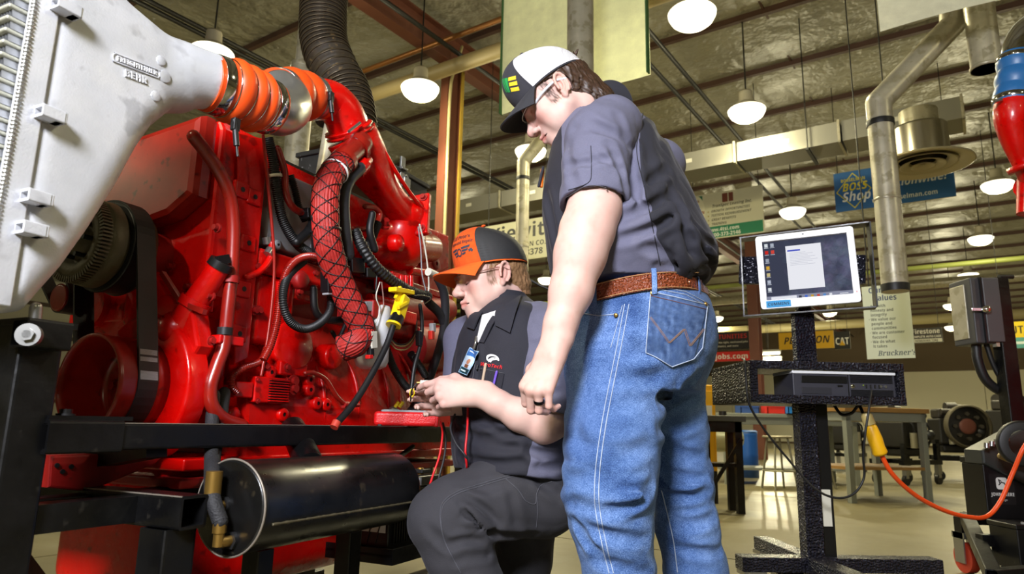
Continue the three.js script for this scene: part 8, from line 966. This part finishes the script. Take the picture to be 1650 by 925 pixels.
// engines on wheeled stands
function rig(label, px, py, d, turn, o = {}) {
  const c = P(px, py, d), t = thing('stand_mounted_engine', label, 'engine', V(c.x, 0, c.z), turn), k = c.y / 0.85, dm = mat(o.c || 0x1f1d1a, 0.5, 0.3), am = mat(o.a || 0x2f2b26, 0.5, 0.2), rp = (n, g, m = dm) => { g = Array.isArray(g) ? mrg(g) : g; g.scale(k, k, k); return part(n, g, m, t); };
  rp('block', bb(-0.35, 0.3, 0.55, 0.95, -0.22, 0.22, 0.03)); rp('head', bb(-0.32, 0.28, 0.95, 1.1, -0.14, 0.14, 0.03), am); rp('sump', bb(-0.3, 0.2, 0.42, 0.55, -0.16, 0.16, 0.04)); rp('intake', [rod(V(-0.3, 1.05, 0.2), V(0.25, 1.05, 0.2), 0.05), ...[-0.2, 0, 0.2].map((x) => rod(V(x, 1.05, 0.2), V(x, 0.95, 0.1), 0.03))], am); rp('turbo', [rod(V(-0.1, 1.12, -0.1), V(0.06, 1.12, -0.1), 0.09), rod(V(0.06, 1.12, -0.1), V(0.14, 1.12, -0.1), 0.06)], am);
  for (const x of [-0.25, -0.05, 0.15]) rp('pipe', tube([V(x, 1.0, 0.18), V(x + 0.05, 0.9, 0.28), V(x + 0.12, 0.7, 0.26), V(x + 0.14, 0.58, 0.2)], 0.018, 20), M.rubber); rp('alternator', along(lathe([[0, -0.06], [0.07, -0.05], [0.08, 0.04], [0.05, 0.07], [0, 0.07]], 24), V(0.2, 0.75, 0.28), U), M.darkSteel); rp('filter', rod(V(-0.2, 0.55, 0.28), V(-0.2, 0.78, 0.28), 0.05), mat(0x6f6a58, 0.5));
  if (o.bell) { rp('bell_housing', along(lathe([[0.30, 0.0], [0.33, 0.0], [0.33, 0.1], [0.26, 0.24], [0.22, 0.24], [0.29, 0.08]], 48), V(0, 0.83, 0.42), V(0, 0, -1)), mat(0x57503f, 0.5, 0.3)); rp('flywheel', along(lathe([[0, 0], [0.12, 0.0], [0.13, 0.02], [0.28, 0.02], [0.29, 0.06], [0, 0.08]], 48), V(0, 0.83, 0.36), V(0, 0, -1)), mat(0x1d1a16, 0.5, 0.4)); rp('clutch_disc', along(lathe([[0, 0], [0.08, 0], [0.12, 0.015], [0.12, 0.03]], 32), V(0, 0.83, 0.385), V(0, 0, -1)), mat(0x5a2c20, 0.6)); for (let i = 0; i < 8; i++) rp('flywheel_bolt', rod(V(Math.cos(i * 0.785) * 0.19, 0.83 + Math.sin(i * 0.785) * 0.19, 0.40), V(Math.cos(i * 0.785) * 0.19, 0.83 + Math.sin(i * 0.785) * 0.19, 0.34), 0.03, 0.03, 10), mat(0x2e2922, 0.5)); }
  for (const z of [-0.24, 0.24]) { rp('stand_rail', bb(-0.5, 0.5, 0.30, 0.37, z - 0.04, z + 0.04), M.blackPaint); for (const x of [-0.42, 0.42]) { rp('stand_upright', bb(x - 0.03, x + 0.03, 0.36, 0.62, z - 0.03, z + 0.03), M.blackPaint); rp('caster_fork', bb(x - 0.03, x + 0.03, 0.10, 0.30, z - 0.035, z + 0.035), M.steel); rp('caster_wheel', rod(V(x, 0.075, z - 0.025), V(x, 0.075, z + 0.025), 0.075, 0.075, 24), M.rubber); } } rp('stand_cross', bb(-0.06, 0.06, 0.30, 0.36, -0.24, 0.24), M.blackPaint); if (o.accent) rp('accent_cover', bb(-0.2, 0.1, 0.9, 1.02, 0.2, 0.26, 0.02), mat(o.accent, 0.45)); return t;
}
rig('dark engine on a wheeled stand with a round flywheel housing facing out', 1541, 685, 11.0, -0.15, { bell: 1, accent: 0xb8421c }); rig('dark engine on a wheeled stand behind the wooden workbench', 1455, 690, 10.0, 0.5); rig('dark engine beside a grey pillar behind the wooden workbench', 1360, 690, 12.5, 0.9); rig('dark engine with a red cover on a stand behind the flywheel engine', 1625, 672, 13.5, 0.7, { accent: 0xb01e16 }); rig('dark engine with yellow paint left of the black stand frame', -40, 600, 4.6, 0.9, { a: 0xc79a12, accent: 0xd0a010 });
// ---------------------------------------------------------------- neighbouring engine stand at the picture's edge of the shop
{
  const o = P(1640, 830, 3.3), t = thing('engine_stand', 'black tube stand on red wheels carrying a battery and control box', 'stand', V(o.x, 0, o.z)), L = (x, y, d) => P(x, y, d).sub(t.position), m = M.blackPaint, sp = (n, g, mm = m) => part(n, g, mm, t);
  const a = L(1558, 835, 3.7), b = L(1602, 930, 2.95), c = L(1700, 838, 3.7), e = L(1720, 920, 2.95); sp('frame_tube', sqTube(a, b, 0.06, 0.005)); sp('frame_tube', sqTube(a, c, 0.06, 0.005)); sp('frame_tube', sqTube(b, e, 0.06, 0.005)); sp('frame_tube', sqTube(c, e, 0.06, 0.005)); const q = L(1578, 870, 3.3); sp('cross_bar', bar(q, V(q.x + 0.5, q.y, q.z), 0.05, 0.05));
  const w = L(1556, 884, 3.75); sp('caster_wheel', rod(V(w.x - 0.02, 0.075, w.z), V(w.x + 0.025, 0.075, w.z), 0.075, 0.075, 32), mat(0xb83a22, 0.5)); sp('caster_fork', [bb(w.x - 0.035, w.x - 0.028, 0.05, 0.2, w.z - 0.04, w.z + 0.04), bb(w.x + 0.03, w.x + 0.037, 0.05, 0.2, w.z - 0.04, w.z + 0.04), bb(w.x - 0.035, w.x + 0.037, 0.17, 0.2, w.z - 0.05, w.z + 0.05)], M.steel); sp('caster_stem', bb(w.x - 0.03, w.x + 0.03, 0.2, a.y, w.z - 0.03, w.z + 0.03)); for (const p of [b, c, e]) sp('foot', bb(p.x - 0.03, p.x + 0.03, 0, p.y, p.z - 0.03, p.z + 0.03));
  const p0 = L(1636, 450, 3.55), p1 = L(1652, 835, 3.55); sp('upright', sqTube(V(p1.x, a.y, p0.z), V(p1.x, p0.y, p0.z), 0.076, 0.006, OUT)); sp('upright_bolt', rod(L(1610, 446, 3.55), L(1632, 446, 3.55), 0.012), M.darkSteel); sp('strip', bb(p1.x - 0.062, p1.x - 0.045, L(1630, 560, 3.55).y, L(1624, 455, 3.55).y, p0.z + 0.0, p0.z + 0.03), M.galv);
  const bx = thing('control_box', 'dark grey metal control box with a silver latch on the stand upright', 'control box', P(1575, 552, 3.5)), A = P(1608, 446, 3.5).sub(bx.position), Z0 = P(1542, 446, 3.62).sub(bx.position); part('case', bb(Z0.x, A.x, 0, A.y, -0.20, -0.02, 0.008), mat(0x3b3b3e, 0.5), bx); part('door', bb(Z0.x + 0.05, A.x + 0.002, 0.006, A.y - 0.004, -0.02, 0.0, 0.006), mat(0x46464a, 0.45), bx); part('gasket', bb(Z0.x + 0.042, Z0.x + 0.05, 0.0, A.y, -0.06, -0.005), M.plasticBlack, bx); const lt = P(1582, 498, 3.48).sub(bx.position); part('latch', [bb(lt.x - 0.045, lt.x + 0.02, lt.y - 0.008, lt.y + 0.008, 0, 0.012, 0.002), ball(V(lt.x + 0.028, lt.y, 0.015), 0.022, 14)], M.chrome, bx); part('side_lip', bb(Z0.x - 0.006, Z0.x + 0.004, 0.03, A.y - 0.03, -0.19, -0.07, 0.004), M.galv, bx); for (const y of [0.02, A.y - 0.02]) part('mounting_bracket', rod(V(A.x, y, -0.08), V(A.x + 0.075, y, -0.06), 0.016), M.darkSteel, bx); part('cable', tube([V(0.06, 0, -0.1), V(0.06, -0.08, -0.1), V(0.09, -0.18, -0.1), V(0.16, -0.24, -0.1), V(0.26, -0.28, -0.1)], 0.024, 30, 12), M.rubber, bx); part('cable', tube([V(0.10, 0, -0.08), V(0.13, -0.12, -0.08), V(0.2, -0.26, -0.08), V(0.27, -0.33, -0.08)], 0.013, 30, 10), M.rubber, bx);
  const bt = thing('truck_battery', 'black battery with white deer mark on the neighbouring stand', 'battery', V(P(1620, 835, 3.45).x, a.y + 0.03, -3.45)), hh = P(1600, 748, 3.4).y - bt.position.y, wL = P(1589, 800, 3.38).x - bt.position.x; part('case', bb(wL, wL + 0.30, 0, hh, -0.09, 0.07, 0.006), M.plasticBlack, bt); part('lid', bb(wL - 0.004, wL + 0.304, hh, hh + 0.03, -0.094, 0.074, 0.005), M.plasticBlack, bt); part('tan_clamp', bb(wL + 0.01, wL + 0.12, hh + 0.02, hh + 0.07, -0.0, 0.08, 0.01), mat(0xa98f68, 0.5), bt);
  part('deer_mark', gridGeo(2, 2, (u, v) => V(wL + 0.02 + u * 0.12, hh * 0.28 + v * hh * 0.55, 0.0715)), keepTex(mat(0xffffff, 0.5, 0, { map: canvasTex(256, 256, (x) => { x.fillStyle = '#111113'; x.fillRect(0, 0, 256, 256); x.fillStyle = '#d6d8d4'; x.beginPath(); x.roundRect ? x.roundRect(70, 30, 116, 100, 24) : x.rect(70, 30, 116, 100); x.fill(); x.strokeStyle = '#111113'; x.lineWidth = 10; x.beginPath(); x.moveTo(95, 95); x.lineTo(125, 70); x.lineTo(155, 78); x.lineTo(168, 110); x.moveTo(110, 85); x.lineTo(100, 50); x.lineTo(125, 62); x.stroke(); x.fillStyle = '#d6d8d4'; x.font = 'bold 40px sans-serif'; x.textAlign = 'center'; x.fillText('JOHN DEERE', 128, 185, 240); x.font = '22px sans-serif'; x.fillText('Stronger', 128, 225); }) })), bt);
  const b2 = thing('truck_battery', 'low black battery lying in front of the deer marked one', 'battery', V(P(1640, 890, 3.2).x, 0.0, -3.2)), y2 = P(1640, 842, 3.2).y, yb2 = a.y - 0.1; part('case', bb(-0.05, 0.3, Math.max(0.02, yb2 - 0.05), y2 - 0.02, -0.1, 0.08, 0.006), M.plasticBlack, b2); part('lid', bb(-0.055, 0.305, y2 - 0.02, y2, -0.105, 0.085, 0.004), M.plasticBlack, b2); for (let i = 0; i < 9; i++) part('lid_rib', bb(0.0 + i * 0.02, 0.01 + i * 0.02, y2, y2 + 0.008, 0.04, 0.08), M.plasticGrey, b2); part('support', bb(-0.05, 0.3, 0, Math.max(0.02, yb2 - 0.05), -0.05, 0.03), M.blackPaint, b2);
  // pulley and hoses of the engine that stands there, mostly out of the picture
  const en2 = thing('parked_engine', 'red engine with a blue hose coupling and chrome elbow', 'engine', V(P(1700, 700, 3.0).x, 0, -3.0)), R = (x, y, d) => P(x, y, d).sub(en2.position), rp = (n, g, mm = M.red) => part(n, g, mm, en2);
  rp('block', bb(0.42, 1.1, 0.55, 1.5, -0.15, 0.6, 0.03)); rp('base', bb(0.46, 1.06, 0.0, 0.55, -0.1, 0.55), M.blackPaint); rp('intake_arm', rod(R(1665, 300, 2.6), V(0.6, 1.45, 0.2), 0.05, 0.06));  rp('intake_pipe', vtube([R(1634, 160, 2.5), R(1632, 190, 2.5), R(1638, 225, 2.52), R(1648, 258, 2.55), R(1665, 300, 2.6)], (s2, a2, tt) => lerp(0.066, 0.038, sstep(0.1, 0.8, tt)), 40, 28)); const hp = [R(1640, 90, 2.5), R(1638, 120, 2.5), R(1634, 150, 2.5), R(1633, 170, 2.5)], hL = curve(hp).getLength(); const bh2 = rp('blue_hose', vtube(hp, (s2) => 0.064 + 0.008 * Math.abs(Math.sin(s2 / hL * 9.4)), 60, 32), mat(0x235f96, 0.4)); bh2.userData.label = 'ribbed blue silicone hose'; for (const tt of [0.1, 0.9]) rp('hose_clamp', along(lathe([[0.068, -0.009], [0.073, -0.009], [0.073, 0.009], [0.068, 0.009]], 32), curve(hp).getPointAt(tt), curve(hp).getTangentAt(tt)), M.chrome); rp('chrome_elbow', vtube([R(1641, 100, 2.5), R(1645, 75, 2.5), R(1660, 50, 2.52), R(1700, 30, 2.6), R(1760, 40, 2.7)], () => 0.063, 40, 32), M.chrome); rp('pipe_flange', along(lathe([[0.03, -0.01], [0.06, -0.01], [0.06, 0.012], [0.03, 0.012]], 24), R(1651, 268, 2.55), V(0.3, -1, 0).normalize())); rp('manifold', [rod(R(1655, 290, 2.6), R(1652, 345, 2.6), 0.035, 0.03), rod(R(1655, 300, 2.6), R(1720, 330, 2.8), 0.05, 0.06)]); rp('clamp_bolt', rod(R(1602, 164, 2.46), R(1614, 160, 2.46), 0.006), M.steel); rp('pulley', along(lathe([[0.06, 0], [0.09, 0], [0.1, 0.01], [0.1, 0.03], [0.09, 0.04], [0.06, 0.04]], 32), R(1645, 715, 3.1), V(-0.3, 0, 1).normalize()), M.rubber); rp('cylinder_head_row', [0, 1, 2, 3, 4].map((i) => rod(R(1590 + i * 8, 722 - i * 3, 3.3), R(1590 + i * 8, 714 - i * 3, 3.3), 0.012)), M.steel); rp('engine_skirt', polyUV([R(1588, 728, 3.35), R(1660, 690, 3.35), R(1700, 690, 3.35), R(1700, 800, 3.35), R(1590, 745, 3.35)].map((v2) => [v2.x, v2.y]), -0.5, -0.36, 0.01), mat(0x3a3c3a, 0.45, 0.3)); rp('tan_hose', tube([R(1612, 735, 3.3), R(1630, 742, 3.28), R(1655, 750, 3.28)], 0.014, 20), mat(0xa98f58, 0.4));
}
// yellow air line coiled on the floor behind the stand
tag(part('air_line', tube([P(450, 885, 4.2), P(470, 880, 4.3), P(500, 890, 4.2), P(525, 893, 4.15), P(545, 897, 4.1)].map((p) => p.setY(0.02)).concat([P(500, 905, 4.0).setY(0.02), P(470, 902, 4.0).setY(0.02), P(448, 895, 4.1).setY(0.02), P(470, 888, 4.2).setY(0.03), P(560, 900, 4.2).setY(0.02), P(620, 895, 4.3).setY(0.02)]), 0.012, 160, 10), mat(0xd9a514, 0.5)), 'yellow air line coiled on the floor behind the stand', 'hose');
tag(part('floor_grate', [...Array(9).keys()].flatMap((i) => [bb(-0.3 + i * 0.07, -0.27 + i * 0.07, 0, 0.012, -0.2, 0.2)]).concat([bb(-0.3, 0.32, 0, 0.010, -0.2, -0.17), bb(-0.3, 0.32, 0, 0.010, 0.17, 0.2)]).map((g) => g.rotateY(0.3).translate(...P(500, 896, 4.1).setY(0).toArray())), M.plasticBlack), 'flat black slotted mat under the yellow air line', 'mat');
tag(part('monitor_cable', tube([P(823, 449, 2.6), P(828, 445, 2.6), P(845, 447, 2.6), P(868, 459, 2.6), P(900, 480, 2.6), P(950, 560, 2.75)], 0.0045, 40, 8), M.rubber), 'thin black cable behind the kneeling person with a blue end', 'cable');
tag(part('steel_post', [bb(-0.05, 0.09, 0, 1.36, -0.08, 0.08, 0.01)].map((g) => g.translate(...P(752, 700, 3.6).setY(0).toArray())), M.blackIron), 'dark upright steel post directly behind the kneeling person', 'post');
renderer.render(scene, camera);
